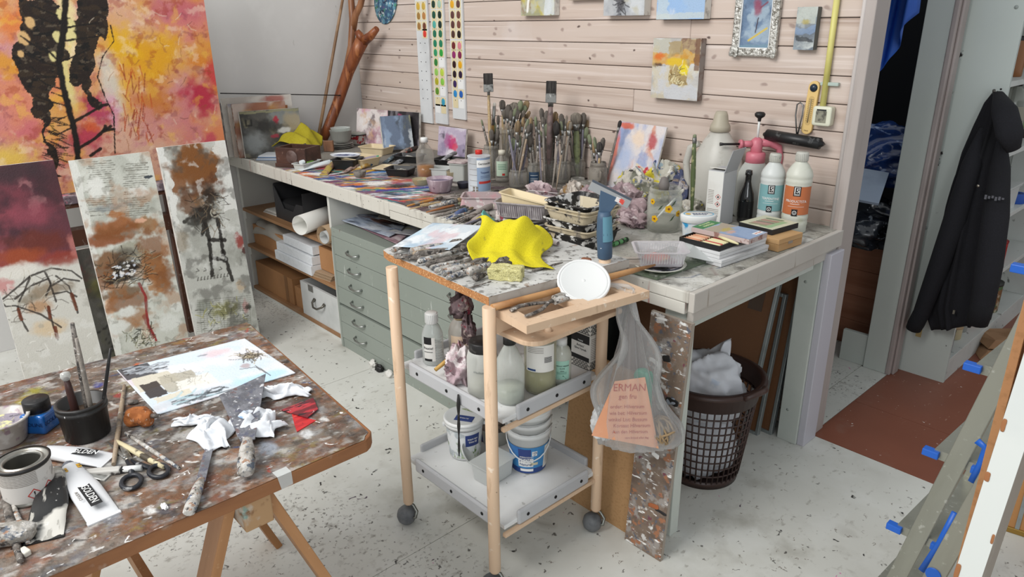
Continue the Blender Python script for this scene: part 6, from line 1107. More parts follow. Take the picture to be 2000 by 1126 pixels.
p = G(703, 345, Z0); t = thing('clay_cup', 'small grey clay cup on the colourful paint-covered bench top', 'cup', p); lathe('cup_body', [(0, 0), (.02, 0), (.026, .004), (.035, .03), (.033, .031), (.024, .01), (0, .008)], M('clay', '7d7770', .8, ly=(('n', 40, .5, .6, '625c56'),)), t)
# black trays
for c, w, d, rz, lab in (((783, 341), .13, .10, .55, 'black tray with chalky residue left of the amber bottle'), ((877, 322), .135, .11, .3, 'black tray with rolled tubes below the magenta canvas'), ((800, 315), .15, .1, .5, 'black tray half hidden behind the amber bottle')):
    t = tr_(lab, c, w, d, .034, rz, m_bt); crumple('residue', .04, .03, .022, c[0], M('chalk', 'a8a69c', .9, ly=(('n', 40, .55, .62, '6d6a62'),)), t, (0, 0, .006), 16)
tube_flat('striped silver tube standing in the black tray by the magenta canvas', G(888, 303, Z0+.03), G(862, 314, Z0+.03), .026, M('tube_mix_4', '7d7f84'), M('cap_mix_1', '8d8a84', .5), .02)
# amber glass bottle
b = G(832, 345, Z0); t = thing('glass_bottle', 'clear round glass bottle with some amber fluid and white cap', 'bottle', b); h = hg(b, 828, 268); r_ = .044
lathe('bottle_body', [(0, 0), (r_-.004, 0), (r_, .005), (r_, h*.58), (r_*.9, h*.68), (r_*.5, h*.80), (r_*.34, h*.84), (r_*.34, h*.92)], gl_dirty, t); lathe('amber_fluid', [(0, .003), (r_-.003, .005), (r_-.002, h*.3), (0, h*.3)], liq('amber', 'a5660c', .95), t); lathe('screw_cap', [(r_*.36, h*.88), (r_*.42, h*.88), (r_*.42, h*.98), (r_*.36, h), (0, h)], m_white, t)
# bowls
def bowl(lab, c, r, h, mat, inner=None):
    t = thing('mixing_bowl', lab, 'bowl', G(*c, Z0)); lathe('bowl_body', [(0, 0), (r*.7, 0), (r*.78, h*.06), (r*.97, h*.92), (r, h), (r*.95, h), (r*.74, h*.12), (0, h*.1)], mat, t, 30)
    if inner: lathe('paint_inside', [(r*.9, h*.75), (r*.6, h*.55), (0, h*.5)], inner, t, 24)
    return t
m_mauve = M('mauve_bowl', 'a08d97', .35, ly=(('n', 40, .5, .6, 'b9aab2', {'st': (1, 1, .3)}), ('n', 30, .6, .66, '6d5563'), ('v', 30, .05, .12, '2a2028', {'p': .1})))
bowl('mauve-stained plastic bowl with dark drips in front of the solvent can', (860, 373), .062, .06, m_mauve, M('bowl_dark', '6a5f70', .5)); bowl('small clear glass dish left of the mauve bowl', (822, 360), .042, .028, thinglass('dish_glass', 'b9b18a', .35)); bowl('small dark paint cup beside the solvent can', (905, 366), .03, .026, M('cup_navy', '35353f', .4)); bowl('yellowed clear cup behind the mauve bowl', (885, 352), .032, .045, thinglass('yellow_cup', 'b5a88a', .5))
t = thing('storage_tub', 'frosted square tub with mauve smears behind the mauve bowl', 'container', G(900, 352, Z0), .4); tray('tub_body', .085, .085, .085, .85, gl_milk, t); rblock(.095, .095, .008, 6, .2).mk('tub_lid', M('smeared_lid', 'b5a6a4', .5, ly=(('n', 25, .5, .6, '8d7a7c'),)), t, (0, 0, .089))
t = thing('storage_tub', 'low frosted box between the amber bottle and the frosted square tub', 'container', G(862, 345, Z0), .5); tray('tub_body', .10, .08, .045, .9, gl_frost, t)
# solvent can
b = G(937, 374, Z0); t = thing('solvent_can', 'white and blue metal solvent can with red cap on the bench', 'can', b); h = hg(b, 937, 303); r_ = .051; f_ = facing(b)
lathe('can_body', [(0, 0), (r_, 0), (r_+.0015, .002), (r_+.0015, .004), (r_, .006), (r_, h-.006), (r_+.002, h-.003), (r_+.001, h), (r_-.004, h-.001), (.016, h+.006), (0, h+.006)], M('can_white', 'bfc3c7', .35, ly=(('n', 12, .55, .7, 'a9adb0'),)), t, 40); lathe('red_cap', [(.015, h+.004), (.016, h+.004), (.016, h+.022), (.0145, h+.024), (0, h+.024)], M('cap_red'), t, 20)
band(t, r_+.0005, f_+.55, .75, .012, h*.97, M('can_blue', '8fa3bd', .4), 'blue_panel'); band(t, r_+.001, f_+.55, .75, h*.72, h*.92, m_inkw, 'name_panel'); band(t, r_+.001, f_+.62, .66, h*.28, h*.345, m_inkr, 'red_bar')
text(t, 'Gerstaecker', .0135, m_ink, bend=(r_+.0014, f_+.55, h*.82)); text(t, 'Terpentin', .0115, m_inkb, bend=(r_+.001, f_+.55, h*.58)); linez(t, r_+.001, f_+.6, .5, [h*.44, h*.48], m_inkb); linez(t, r_+.0008, f_-.6, .4, [h*.15*i+.01 for i in range(1, 6)], M('print_grey'))
hz = MB(); [hz.patch(r_+.001, f_-.62+.3*i, f_-.62+.3*i+.2, .012+.012*j, .021+.012*j, 3) for i in range(2) for j in range(2)]; hz.mk('hazard_box', M('print_grey'), t)
# small bottle with green label
b = G(981, 352, Z0); t = thing('bottle', 'small clear bottle with pale green label and white cap by the solvent can', 'bottle', b); h = hg(b, 979, 292); r_ = .034; f_ = facing(b)
lathe('bottle_body', [(0, 0), (r_-.003, 0), (r_, .004), (r_, h*.6), (r_*.85, h*.7), (r_*.45, h*.82), (r_*.4, h*.88)], gl_dirty, t); lathe('screw_cap', [(r_*.4, h*.84), (r_*.5, h*.84), (r_*.5, h*.98), (0, h)], M('cap_cream'), t); band(t, r_+.0006, f_, .9, h*.18, h*.66, M('paper_green', 'b3c4b0', .6)); linez(t, r_+.001, f_, .6, [h*.4, h*.45, h*.5, h*.55], M('print_green'), .002); band(t, r_+.001, f_+.2, .2, h*.2, h*.27, m_inkr, 'red_mark')

# ================================================================ BRUSH JARS
JL = []
def jar(c, r, ytop, lab, mat=gl_dirty, label=None, handle=False, nm='glass_jar'):
    b = G(*c, Z0); h = hg(b, c[0], ytop); t = thing(nm, lab, 'jar', b); f_ = facing(b)
    lathe('jar_body', [(0, 0), (r*.9, 0), (r, .006), (r, h*.78), (r*.82, h*.88), (r*.8, h*.9), (r*.86, h*.91), (r*.86, h*.95), (r*.8, h*.96), (r*.82, h), (r*.78, h), (r*.95, h*.75), (r*.95, .01), (0, .006)], mat, t, 26); lathe('sediment', [(0, .008), (r*.93, .008), (r*.93, h*.12), (0, h*.12)], M('sediment', '6d675f', .9), t, 20)
    if label: band(t, r+.0006, f_, .8, h*.12, h*.62, M('label_'+label, label, .6)); linez(t, r+.001, f_, .55, [h*.2, h*.27, h*.34, h*.48], m_inkw)
    if handle: TB([(r*cos(f_+.2)*1., r*sin(f_+.2), h*.75), (r*1.35*cos(f_+.2), r*1.35*sin(f_+.2), h*.7), (r*1.35*cos(f_+.2), r*1.35*sin(f_+.2), h*.45), (r*cos(f_+.2), r*sin(f_+.2), h*.4)], .006, 8).mk('jar_handle', mat, t)
    JL.append((b, r, h)); return t
jar((990, 338), .066, 250, 'tall wide jar at the left of the brush jars'); jar((960, 345), .042, 283, 'slim jar directly behind the solvent can'); jar((1012, 365), .043, 330, 'low jar with screw thread in front of the tall wide jar'); jar((1043, 362), .032, 316, 'small jar with a dark blue label among the brushes', label='2a4058')
jar((1074, 352), .034, 312, 'narrow jar in the middle behind the standing brushes'); jar((1100, 356), .034, 313, 'squat jar between the middle jar and the right jars'); jar((1127, 350), .04, 308, 'round jar below the flat green-handled brush'); jar((1152, 335), .04, 296, 'grey dusty jar at the back right of the brushes'); jar((1167, 372), .042, 316, 'dusty mug-like jar with glass handle, rightmost of the brush jars', M('dust_grey', '8d867c', .6, ly=(('n', 30, .5, .6, '7a736a'),), alpha=.85), handle=True)
jar((1128, 375), .036, 347, 'low jar with green-grey rim in front of the brush jars', gl_dirty); jar((1146, 385), .03, 353, 'stack of two small drinking glasses by the dusty mug', gl_dirty, nm='drinking_glass')
JN = ['tall wide jar', 'slim jar behind the solvent can', 'low screw-thread jar', 'blue-labelled jar', 'narrow middle jar', 'squat jar', 'round jar', 'grey dusty jar', 'dusty mug-like jar']
BR = {}
def jb(j, px, py, bw=.014, bl=.035, hm=None, bm=None, lab=None, off=None, hr=.0045, flat=.5, fl=.025, dist=0):
    b, r, h = JL[j]; o = off or (R.uniform(-.6, .6)*r, R.uniform(-.6, .6)*r); p = b+V3((o[0], o[1], .012))
    v = ray(px, py); k = (math.hypot(p.x, p.y)+dist)/math.hypot(v.x, v.y); q = CAM+v*k
    # keep the shaft inside the jar mouth
    t = thing('paintbrush', lab or 'grimy paintbrush standing bristles up in the %s' % JN[j], 'brush', p, group=None if lab else 'brushes in the %s' % JN[j], rot=along(p, q)); brush_parts(t, (q-p).length, hr*1.3, fl, bl*(1.5 if flat >= .4 else 1), bw*(1.1 if flat >= .4 else 1), hm or R.choice(m_handle), bm or R.choice(m_bris), flat)
    if not lab: BR.setdefault(j, []).append((px, t))
    return t
B_ = m_bris
jb(1, 953, 143, .045, .05, m_handle[4], B_[3], 'flat varnish brush with black bristles and bare wood handle, leftmost of the tall brushes', fl=.05, flat=.35, hr=.006)
jb(1, 966, 200, .013, .012, M('ochre_handle', '8d6a2c', .45), M('white_tip', 'c9c4ba', .7), 'thick ochre brush with a white rounded end left of the tall jar', hr=.007, fl=.09); jb(1, 940, 233, .008, .02, lab='thin brush leaning left out of the slim jar'); jb(1, 975, 268, .008, .02)
for px, py, bw, bl, bi in ((981, 195, .026, .03, 0), (993, 204, .028, .045, 0), (1006, 200, .05, .05, 1), (1018, 196, .024, .035, 4), (1030, 196, .026, .032, 2), (1000, 214, .022, .035, 0), (984, 214, .018, .03, 1), (1012, 214, .016, .03, 0), (973, 225, .014, .03, 5 % 5), (1024, 215, .018, .03, 1)): jb(0, px, py, bw, bl, None, B_[bi])
jb(0, 1005, 268, .035, .03, m_handle[0], B_[3], 'short wide brush with dark tip and pinkish ferrule leaning at the tall jar', fl=.05, off=(.05, -.05), dist=-.12)
for px, py, bw, bl, bi in ((1012, 235, .02, .035, 2), (1023, 228, .014, .03, 2), (1000, 262, .012, .03, 0), (1032, 232, .012, .03, 4), (990, 240, .012, .02, 1)): jb(2, px, py, bw, bl, None, B_[bi])
for px, py, bw, bl, bi in ((1037, 229, .014, .03, 2), (1046, 227, .012, .03, 4), (1052, 236, .01, .025, 0), (1030, 290, .012, .03, 1)): jb(3, px, py, bw, bl, None, B_[bi])
jb(4, 1077, 158, .048, .055, M('red_grey_handle', '7d6a66', .5, ly=(('n', 30, .5, .6, '5f5350'),)), B_[3], 'big bent flat brush rising above all the others', fl=.06, flat=.35, hr=.011)
for px, py, bw, bl, bi in ((1057, 211, .02, .04, 0), (1068, 216, .022, .04, 0), (1085, 218, .024, .035, 2), (1070, 228, .012, .03, 5 % 5), (1078, 240, .012, .03, 1)): jb(4, px, py, bw, bl, None, B_[bi])
for px, py, bw, bl, bi in ((1096, 222, .022, .035, 0), (1100, 230, .02, .04, 3), (1107, 225, .01, .03, 1), (1086, 236, .026, .045, 3), (1112, 236, .014, .03, 2)): jb(5, px, py, bw, bl, None, B_[bi])
jb(6, 1125, 220, .045, .035, M('green_handle', '7d8560', .5, ly=(('n', 30, .5, .6, '5a6048'),)), B_[1], 'broad brush with translucent green handle in the round jar', fl=.03, flat=.4, hr=.012)
for px, py, bw, bl, bi in ((1117, 232, .016, .035, 2), (1140, 220, .024, .035, 0), (1148, 234, .016, .03, 2), (1109, 240, .014, .03, 0), (1133, 232, .016, .03, 1)): jb(6, px, py, bw, bl, None, B_[bi])
for px, py, bw, bl, bi in ((1162, 215, .032, .05, 1), (1156, 228, .02, .035, 0), (1174, 232, .01, .03, 2), (1148, 240, .014, .03, 0), (1145, 255, .016, .03, 1)): jb(7, px, py, bw, bl, None, B_[bi])
jb(8, 1212, 235, .014, .02, m_handle[1], B_[3], 'long thin brush leaning far right out of the dusty jar', off=(.02, .02), hr=.004); jb(8, 1171, 277, .022, .03, None, B_[3]); jb(8, 1150, 262, .016, .03)
RB = random.Random(77)
for j, n, x0, x1, y0, y1 in ((0, 6, 975, 1035, 205, 235), (2, 5, 1000, 1040, 240, 275), (3, 4, 1030, 1056, 235, 265), (4, 6, 1052, 1090, 222, 260), (5, 6, 1085, 1118, 228, 262), (6, 6, 1108, 1150, 228, 262), (7, 6, 1138, 1178, 225, 262), (8, 3, 1150, 1180, 262, 285), (1, 3, 945, 980, 235, 268)):
    for _ in range(n): jb(j, RB.uniform(x0, x1), RB.uniform(y0, y1), RB.uniform(.012, .026), RB.uniform(.025, .04), m_handle[RB.choice((0, 1, 3, 5, 2))], B_[RB.choice((0, 1, 2, 0, 4))])
for j, l_ in BR.items(): number(l_, 'grimy paintbrush in the %s, %%s by bristle tip' % JN[j])
# brushes leaning in front, butt on the bench
for k, (p, q, r, lab) in enumerate((((1078, 372), (1092, 262), .005, 'first'), ((1065, 370), (1060, 228), .0055, 'second'), ((1086, 372), (1100, 280), .004, 'third'), ((1058, 368), (1052, 240), .004, 'fourth'))):
    A = G(*p, Z0+.004); v = ray(*q); kk = (math.hypot(A.x, A.y)+.03)/math.hypot(v.x, v.y); Q = CAM+v*kk; t = thing('paintbrush', 'loose brush handle leaning on the middle jars, %s from the left' % ('third', 'second', 'rightmost', 'leftmost')[k], 'brush', A, rot=along(A, Q)); brush_parts(t, (Q-A).length, r, .02, .03, .012, m_handle[k], m_bris[0])

# ================================================================ LYING BRUSHES AT THE FRONT
LB = []; lb = 'paint-stained brush'
for k, (p, q, r, hm) in enumerate((((795, 402), (865, 385), .006, M('orange_handle', 'b07a3c', .5, ly=(('n', 30, .5, .6, '8d8a82'),))), ((800, 408), (880, 390), .005, m_handle[4]), ((838, 404), (905, 390), .011, m_crust), ((905, 389), (870, 396), .012, m_crustd), ((833, 414), (905, 396), .0055, M('copper_handle', '96603a', .5)), ((840, 418), (910, 402), .005, m_handle[5]), ((855, 420), (915, 404), .005, m_handle[0]), ((848, 424), (900, 410), .004, m_handle[1]), ((870, 430), (930, 410), .006, m_crust), ((885, 436), (950, 415), .006, m_crustd), ((900, 441), (960, 420), .005, m_handle[3]), ((880, 383), (940, 376), .006, m_handle[1]), ((900, 380), (960, 368), .006, m_handle[5]), ((910, 386), (975, 372), .005, m_handle[0]), ((925, 440), (965, 426), .008, m_crust), ((938, 444), (975, 432), .007, m_crustd), ((820, 400), (850, 395), .004, m_handle[4]), ((862, 426), (925, 405), .0045, m_crust), ((893, 428), (940, 412), .005, m_crust))):
    A, Q = G(*p, Z0+r+.003*(k % 3)), G(*q, Z0+r+.004+.003*(k % 3)); t = thing('paintbrush', lb, 'brush', A, group='brushes lying at the bench front', rot=along(A, Q)); LB.append((p[0]+k*.01, t)); brush_parts(t, max(.09, (Q-A).length), r, .02, .03, r*2.2, hm, m_bris[k % 5])
number(LB, 'stained brush heaped at the bench front edge, %s by handle end')
# ================================================================ WORKBENCH, MIDDLE AND RIGHT
m_ragm = m_rag('rag_mauve', ('9a8587', 'b3a0a2', '7a666a', 'c9bdbb', '5d4a50', 'a8908f'))
m_ragc = m_rag('rag_colour', ('b9b3a8', '7a7a6c', 'd8d4c8', 'c9b83a', '4a5a7a', '2f2c2b'))
def rag(lab, c, rx, ry, rz_, seed, mat, z=Z0, n=40, amp=.45): return tag(crumple('rag', rx, ry, rz_, seed, mat, None, G(*c, z), n, amp), lab, 'rag')
# trays and plates
m_pink = M('tray_pinkish', 'b9a8a8', .4, ly=(('n', 20, .5, .62, 'c9a0a4'), ('n', 26, .6, .66, 'd6cfcc'), ('v', 20, .04, .09, '3a3f55', {'p': .1})), alpha=.92)
tr_('pink-stained translucent tray lying upside down behind the brushes', (945, 402), .17, .10, .045, .75, m_pink, 1.12)
m_rib = M('tray_ribbed', 'aaa4a6', .35, ly=(('n', 60, .5, .62, '8d858a', {'st': (1, 1, .1)}), ('n', 20, .6, .66, 'c4bfc0')), alpha=.88)
pz = G(1030, 448, Z0); t = thing('plate_stack', 'stack of white plates under the ribbed tray beside the yellow cloth', 'plates', pz)
for k in range(4): lathe('plate', [(0, 0), (.06, 0), (.088, .010), (.091, .013), (.06, .005), (0, .005)], M('plate_white_%d' % (k % 2), ('d2d2cf', 'a9a6a2')[k % 2], .35, ly=(('n', 30, .55, .62, '5a5552', {'s': .6}),)), t, 32, (R.uniform(-.006, .006), R.uniform(-.006, .006), .0125*k))
t = tr_('ribbed clear tray resting on the plate stack', (1030, 448), .20, .15, .055, .45, m_rib, .84); t.location.z += .057
rb = MB()
for k in range(22): x = -.088+.008*k; rb.box((x, -.0705, .028), (.003, .003, .04), Matrix.Rotation(.2, 3, 'X'))
rb.mk('wall_ribs', m_rib, t)['kind'] = 'stuff'
t = tr_('cream tray tilted inside the ribbed clear tray', (1030, 448), .19, .13, .045, .5, M('tray_cream_paint', 'd8c7a2', .4, ly=(('v', 12, .03, .08, 'c8402c', {'p': .16, 'dis': 1.5}), ('v', 14, .03, .07, 'd8b82a', {'p': .1, 'dis': 1.5}), ('v', 22, .03, .06, '3a3f50', {'p': .1}))), .86); t.location.z += .078; t.rotation_euler = (-.10, .18, .5)
rag('grey-mauve rag lying in front of the low glass jars', (1055, 400), .10, .06, .085, 31, m_ragm); rag('stiff pale rag with an ochre stain right of the cream tray', (1118, 398), .06, .05, .085, 33, m_rag('rag_stiff', ('a89d92', 'c4bbb0', '8a6a3c', '6a5d55', 'd2cbc2', '4a423d'))); rag('small pink and white rag between tubes and plates', (985, 432), .035, .03, .05, 37, m_rag('rag_pinkwhite', ('c9bdb9', 'a04a58', 'd8d0cc', '7d6a6a', 'e0dad6', '5a4a4a'))); rag('dusty pink rag behind the stack of black trays', (1165, 415), .085, .06, .10, 39, m_ragm)
t = thing('palette_paper', 'small white painted card sticking up over the cream tray', 'card', G(1060, 380, Z0+.05), rot=(.9, .1, .75)); BX(-.06, .06, -.0008, .0008, -.02, .03).mk('card_sheet', M('card_white', 'd6d2d0', .5, ly=(('n', 30, .56, .62, 'a04a5a'),)), t)
# stack of black-and-white encrusted trays
m_bw = M('tray_blackwhite', '1d1c1c', .45, ly=(('n', 34, .52, .58, 'd6d5d2'), ('n', 20, .64, .68, '7d7a78'), ('v', 30, .03, .07, 'a83a34', {'p': .05})), bump=(60, .5)); m_dc = M('tray_dirtycream', 'c4b79c', .45, ly=(('n', 30, .55, .62, '8d857a'), ('n', 40, .62, .67, '3f3b38')))
pc = G(1128, 497, Z0); rzq = .76
kinds = [('bottom', m_bw, .058, 0), ('second', m_dc, .05, .028), ('third', m_bw, .05, .052), ('fourth', m_dc, .05, .082), ('fifth', m_dc, .05, .094), ('top', m_bw, .05, .108)]
base = V3((pc.x-.06, pc.y+.085, Z0))
for k, (nm_, mt, hh, dz) in enumerate(kinds):
    t = thing('paint_tray', '%s tray of the stack of encrusted rectangular trays on the bench' % ('topmost black and white paint' if nm_ == 'top' else nm_+' from below' if nm_ != 'bottom' else 'lowest'), 'tray', base+V3((R.uniform(-.004, .004), R.uniform(-.004, .004), dz)), .06+R.uniform(-.05, .05)); tray('tray_body', .182, .182, hh, .84, mt, t)
t = thing('paint_lump', 'small wooden-brown lump of dried paint inside the topmost tray', 'paint', base+V3((.01, -.04, .115)), .4); rblock(.06, .035, .012, 8, .6, .003).mk('lump', M('lump_brown', 'a5805a', .6, ly=(('n', 40, .5, .58, 'd6d0c6'),)), t); rblock(.014, .012, .01, 5, .6).mk('red_dab', M('dab_red', 'b8302c', .4), t, (-.02, .03, .004))
t, L = tube_flat('red and white printed tube lying between trays and chipboard', G(1090, 480, CB+.001), G(1060, 470, CB+.001), .022, M('tube_redprint', 'c9bdb9', .45, ly=(('n', 50, .54, .6, '9a3a40'), ('n', 40, .6, .66, '3a3335'))), None, .012)
t = thing('wood_block', 'flat whitish wood block beside the scraper post', 'block', G(1170, 545, CB-.045), .76); t.location = (-1.335, 1.655, BT+.002); BX(-.11, .10, -.015, .05, 0, .028).mk('block_body', M('block_paint', 'b5aca2', .6, ly=(('n', 12, .5, .65, '9a8f84'), ('n', 30, .62, .68, '6d6258'))), t, bev=.003)
t = thing('green_pencil', 'green crayon with dark rings behind the scraper handle', 'crayon', G(1198, 477, Z0+.008), rot=along(G(1198, 477, Z0+.008), G(1235, 463, Z0+.012))); TB([(0, 0, 0), (0, 0, .075)], .0085, 10).mk('crayon_body', M('crayon_green', '5f9a62', .5, ly=(('n', 60, .58, .64, '2d4a30'),)), t)
for z in (.02, .045, .066): TB([(0, 0, z), (0, 0, z+.006)], .009, 10).mk('dark_ring', m_dark, t)
# big painted board, rag heap, flower jar
def f5(c):
    for col, a, b in (('a3adc6', .48, .6), ('d9cfc9', .52, .62), ('c98a6a', .58, .66), ('7f92bd', .58, .66), ('e6d6bc', .6, .68), ('a84a48', .64, .7)): c.cloud(col, 9, a, b, .9, 1.4, .8)
    c.blob(c.w*.78, c.h*.78, .035, .05, 'a8303a', .85, .6); c.blob(c.w*.5, c.h*.8, .05, .05, 'e0c9b0', .8, .6); c.blob(c.w*.2, c.h*.95, .06, .02, 'c85a3a', .9, .5); c.blob(c.w*.06, c.h*.5, .02, .14, 'd0603c', .8, .6); c.blob(c.w*.3, c.h*.5, .07, .1, '9fb0d0', .7, .7); c.rect(c.w*.55, c.w*.95, c.h*.2, c.h*.45, 'cdbfa6', .9, .02)
    for k in range(26): c.blob(c.rng.uniform(c.w*.57, c.w*.93), c.rng.uniform(c.h*.22, c.h*.43), .008, .009, 'b02a38', .95, .3, .2)
pA, pB = G(1182, 372, Z0), G(1290, 392, Z0); c = Cv(.27, .31, 96, 110, 'c2c0c6', 141); f5(c); canvas('painted_board', 'blue, peach and red smeared painting board leaning on the planks', c, tuple((pA+pB)/2+V3((-.03, .0, 0))), (-.3, 0, rzto(pA, pB)-.12), .01)
rag('large mauve rag heap left of the flower jar', (1212, 425), .11, .075, .12, 41, m_ragm); rag('yellow and blue smeared rag on top of the heap behind the flower jar', (1288, 385), .105, .085, .14, 43, m_rag('rag_yellow', ('b3b0a4', 'c9b935', '8a9aa0', 'd6d4cc', '3f4a70', '2a2827'))); rag('multicoloured crumpled rag by the painted board', (1238, 398), .09, .07, .13, 45, m_ragc); rag('dark blue stained rag right of the flower jar', (1335, 400), .065, .06, .13, 47, m_rag('rag_navy', ('6d6a70', '3f4560', 'b3aeb0', '8a7a6c', '2a2a38', 'c9c4bc'))); rag('beige rag between flower jar and white carton', (1350, 420), .045, .05, .06, 49, m_ragc); rag('pink-grey rag under the scraper blade', (1238, 440), .06, .05, .055, 51, m_ragm)
p = G(1160, 382, Z0); t = thing('blue_card', 'bright blue scrap of paper left of the painted board', 'paper', G(1183, 372, Z0), .5); BX(-.03, .03, -.02, .02, 0, .02).mk('paper_fold', M('blue_scrap', '7ba3cc', .6), t, bev=.002)
b = G(1295, 447, Z0); t = thing('flower_jar', 'wide glass jar painted with yellow flowers', 'jar', b); h = hg(b, 1295, 365); r_ = .062; f_ = facing(b)
lathe('jar_body', [(0, 0), (r_*.92, 0), (r_, .008), (r_*1.0, h*.78), (r_*.92, h*.86), (r_*.86, h*.87), (r_*.86, h*.9), (r_*.93, h*.91), (r_*.93, h*.96), (r_*.88, h), (r_*.84, h), (r_*.9, h*.84), (r_*.95, h*.75), (r_*.94, .01), (0, .007)], thinglass('flower_glass', 'd2d2c8', .06), t, 36); lathe('water', [(0, .01), (r_*.93, .01), (r_*.93, h*.3), (0, h*.3)], liq('cloudy_water', 'a8a496', .25), t, 30)
def flower(a, z, s):
    q = MB()
    for k in range(5): aa = 2*PI*k/5; q.add([((r_+.0012)*cos(a+(s*.6*cos(aa)+s*.62*cos(w_))/r_), (r_+.0012)*sin(a+(s*.6*cos(aa)+s*.62*cos(w_))/r_), z+s*.6*sin(aa)+s*.62*sin(w_)) for w_ in [i*PI/4 for i in range(8)]], [tuple(range(8))])
    f = q.mk('painted_flower', M('flower_yellow', 'd8a81c', .4), t); MB().add([((r_+.0018)*cos(a+s*.35*cos(w_)/r_), (r_+.0018)*sin(a+s*.35*cos(w_)/r_), z+s*.35*sin(w_)) for w_ in [i*PI/4 for i in range(8)]], [tuple(range(8))]).mk('flower_centre', M('flower_centre', '7a3a1c', .5), f)
for a, z, s in ((f_+.25, h*.58, .012), (f_-.55, h*.33, .011), (f_-.75, h*.72, .009), (f_+.9, h*.45, .010)): flower(a, z, s)
for a, z in ((f_+.5, h*.35), (f_-.2, h*.6), (f_+.55, h*.7)): MB().add([((r_+.0012)*cos(a+x), (r_+.0012)*sin(a+x), z+y) for x, y in ((-.18, -.01), (0, -.004), (.14, .012), (0, .006))], [(0, 1, 2, 3)]).mk('painted_leaf', M('leaf_green', '33452c', .5), t)
lathe('mouth_stone', [(0, .05), (.012, .045), (.02, .02), (.018, 0), (0, -.004)], M('grey_stopper', '6d6763', .6), t, 16, (-.008, .0, h-.012))
p = G(1305, 430, Z0+.02); t = thing('paintbrush', 'white-tipped brush slanting inside the flower jar', 'brush', b+V3((-.03, -.035, .02)), rot=along(b+V3((-.03, -.035, .02)), G(1352, 352, Z0+.16))); brush_parts(t, .19, .004, .02, .03, .012, m_inkw, M('white_tip', 'c9c4ba', .7))
p, q = G(1338, 322, Z0+.12), None; A = b+V3((.055, .10, .0)); v = ray(1357, 262); kk = math.hypot(A.x, A.y)/math.hypot(v.x, v.y); Q = CAM+v*kk; t = thing('paintbrush', 'thick olive-green brush handle rising from the rag heap', 'brush', A, rot=along(A, Q)); brush_parts(t, (Q-A).length, .0085, .02, .012, .012, M('olive_handle', '4f5a38', .5, ly=(('n', 40, .56, .62, '8a8a60'),)), m_bris[4])
# spread tub
b = G(1361, 462, Z0); t = thing('spread_tub', 'oval white margarine tub with blue and yellow print', 'tub', b); h = hg(b, 1361, 418); f_ = facing(b); r_ = .05
XE_ = Matrix.Rotation(.83, 4, 'Z') @ Matrix.Diagonal((1.18, .82, 1, 1))
MB().lathe([(0, 0), (r_*.82, 0), (r_*.86, .004), (r_*.98, h*.78)], 36, X=XE_).mk('tub_body', M('tub_print', '2f93c6', .4, ly=(('n', 7, .52, .55, 'd2d8dc'),)), t); MB().lathe([(r_*1.02, h*.70), (r_*1.06, h*.72), (r_*1.08, h*.98), (r_*1.04, h*1.02), (0, h*1.0)], 36, X=XE_).mk('tub_lid', m_white, t)
MB().lathe([(r_*.9, h*1.025), (r_*.84, h*1.025)], 36, X=XE_).mk('lid_ring', M('ring_cyan', '4fa8cc', .4), t); text(t, 'BREAD', .018, m_inkb, (.004, .004, h*1.03), (0, 0, .83)); text(t, 'SPREADABLE', .008, m_inkb, (.012, -.01, h*1.03), (0, 0, .83)); MB().lathe([(.009, h*1.025), (0, h*1.026)], 14, c=(-.025, -.027, 0)).mk('lid_blossom', M('flower_yellow'), t)
# five-litre jug
b = G(1398, 392, Z0); b = V3((GY(1394, 390, 2.50).x, 2.50, Z0)); t = thing('plastic_jug', 'large cloudy white plastic jug with handle against the plank wall', 'jug', b); m_jug = M('jug_plastic', 'c3c1b9', .35, ly=(('n', 5, .5, .7, 'b1ada3', {'s': .7}), ('n', 22, .62, .7, '968f83', {'s': .5})), alpha=.85)
h = hg(b, 1397, 217); s = h/.40
MB().lathe([(0, 0), (.095, 0), (.105, .012), (.105, .18*s), (.098, .215*s), (.062, .285*s), (.036, .322*s)], 28, X=Matrix.Diagonal((1.0, .8, 1, 1))).mk('jug_body', m_jug, t); lathe('jug_cap', [(.033, .322*s), (.04, .325*s), (.038, .345*s), (.03, .36*s), (.026, .385*s), (.02, .40*s), (0, .402*s)], M('jug_cap', 'a8a08e', .5), t, 20)
TB([(-.075, -.02, .27*s), (-.11, -.025, .25*s), (-.125, -.025, .19*s), (-.115, -.022, .11*s), (-.085, -.015, .08*s)], [.012, .014, .014, .014, .012], 10).mk('jug_handle', m_jug, t)
# white carton with hazard print, opened top
p0, p1, p2 = G(1375, 437, Z0), G(1405, 445, Z0), G(1443, 424, Z0); p0 = V3((p1.x-.062, p1.y+.01, Z0)); w_, d_ = .062, .105
t = thing('hazard_carton', 'tall white carton with open grey flap and hazard diamonds', 'box', p1+V3((0, 0, 0)), .1); h = hg(p1, 1400, 335)
BX(-w_, 0, 0, d_, 0, h).mk('carton_body', M('carton_grey', 'b5b6b8', .6), t, bev=.0015); BX(-w_+.001, -.001, -.0008, 0, .002, h-.002).mk('front_face', m_paper, t); MB().box((.012, d_/2, h+.035), (.002, d_, .09), Matrix.Rotation(.30, 3, 'Y')).mk('open_flap', M('carton_flap', 'a3a4a6', .6), t); MB().box((-w_*.5, d_*.3, h+.004), (w_, .05, .002), Matrix.Rotation(-.2, 3, 'X')).mk('top_flap', M('carton_white'), t)
pl2 = MB(); [pl2.bx(-w_+.006, -.034, -.0012, -.0008, h*.42+.006*i, h*.42+.006*i+.0016) for i in range(9)]; [pl2.bx(-w_+.006, -.01, -.0012, -.0008, h*.2+.006*i, h*.2+.006*i+.0016) for i in range(5)]; pl2.mk('print_lines', M('print_grey'), t)
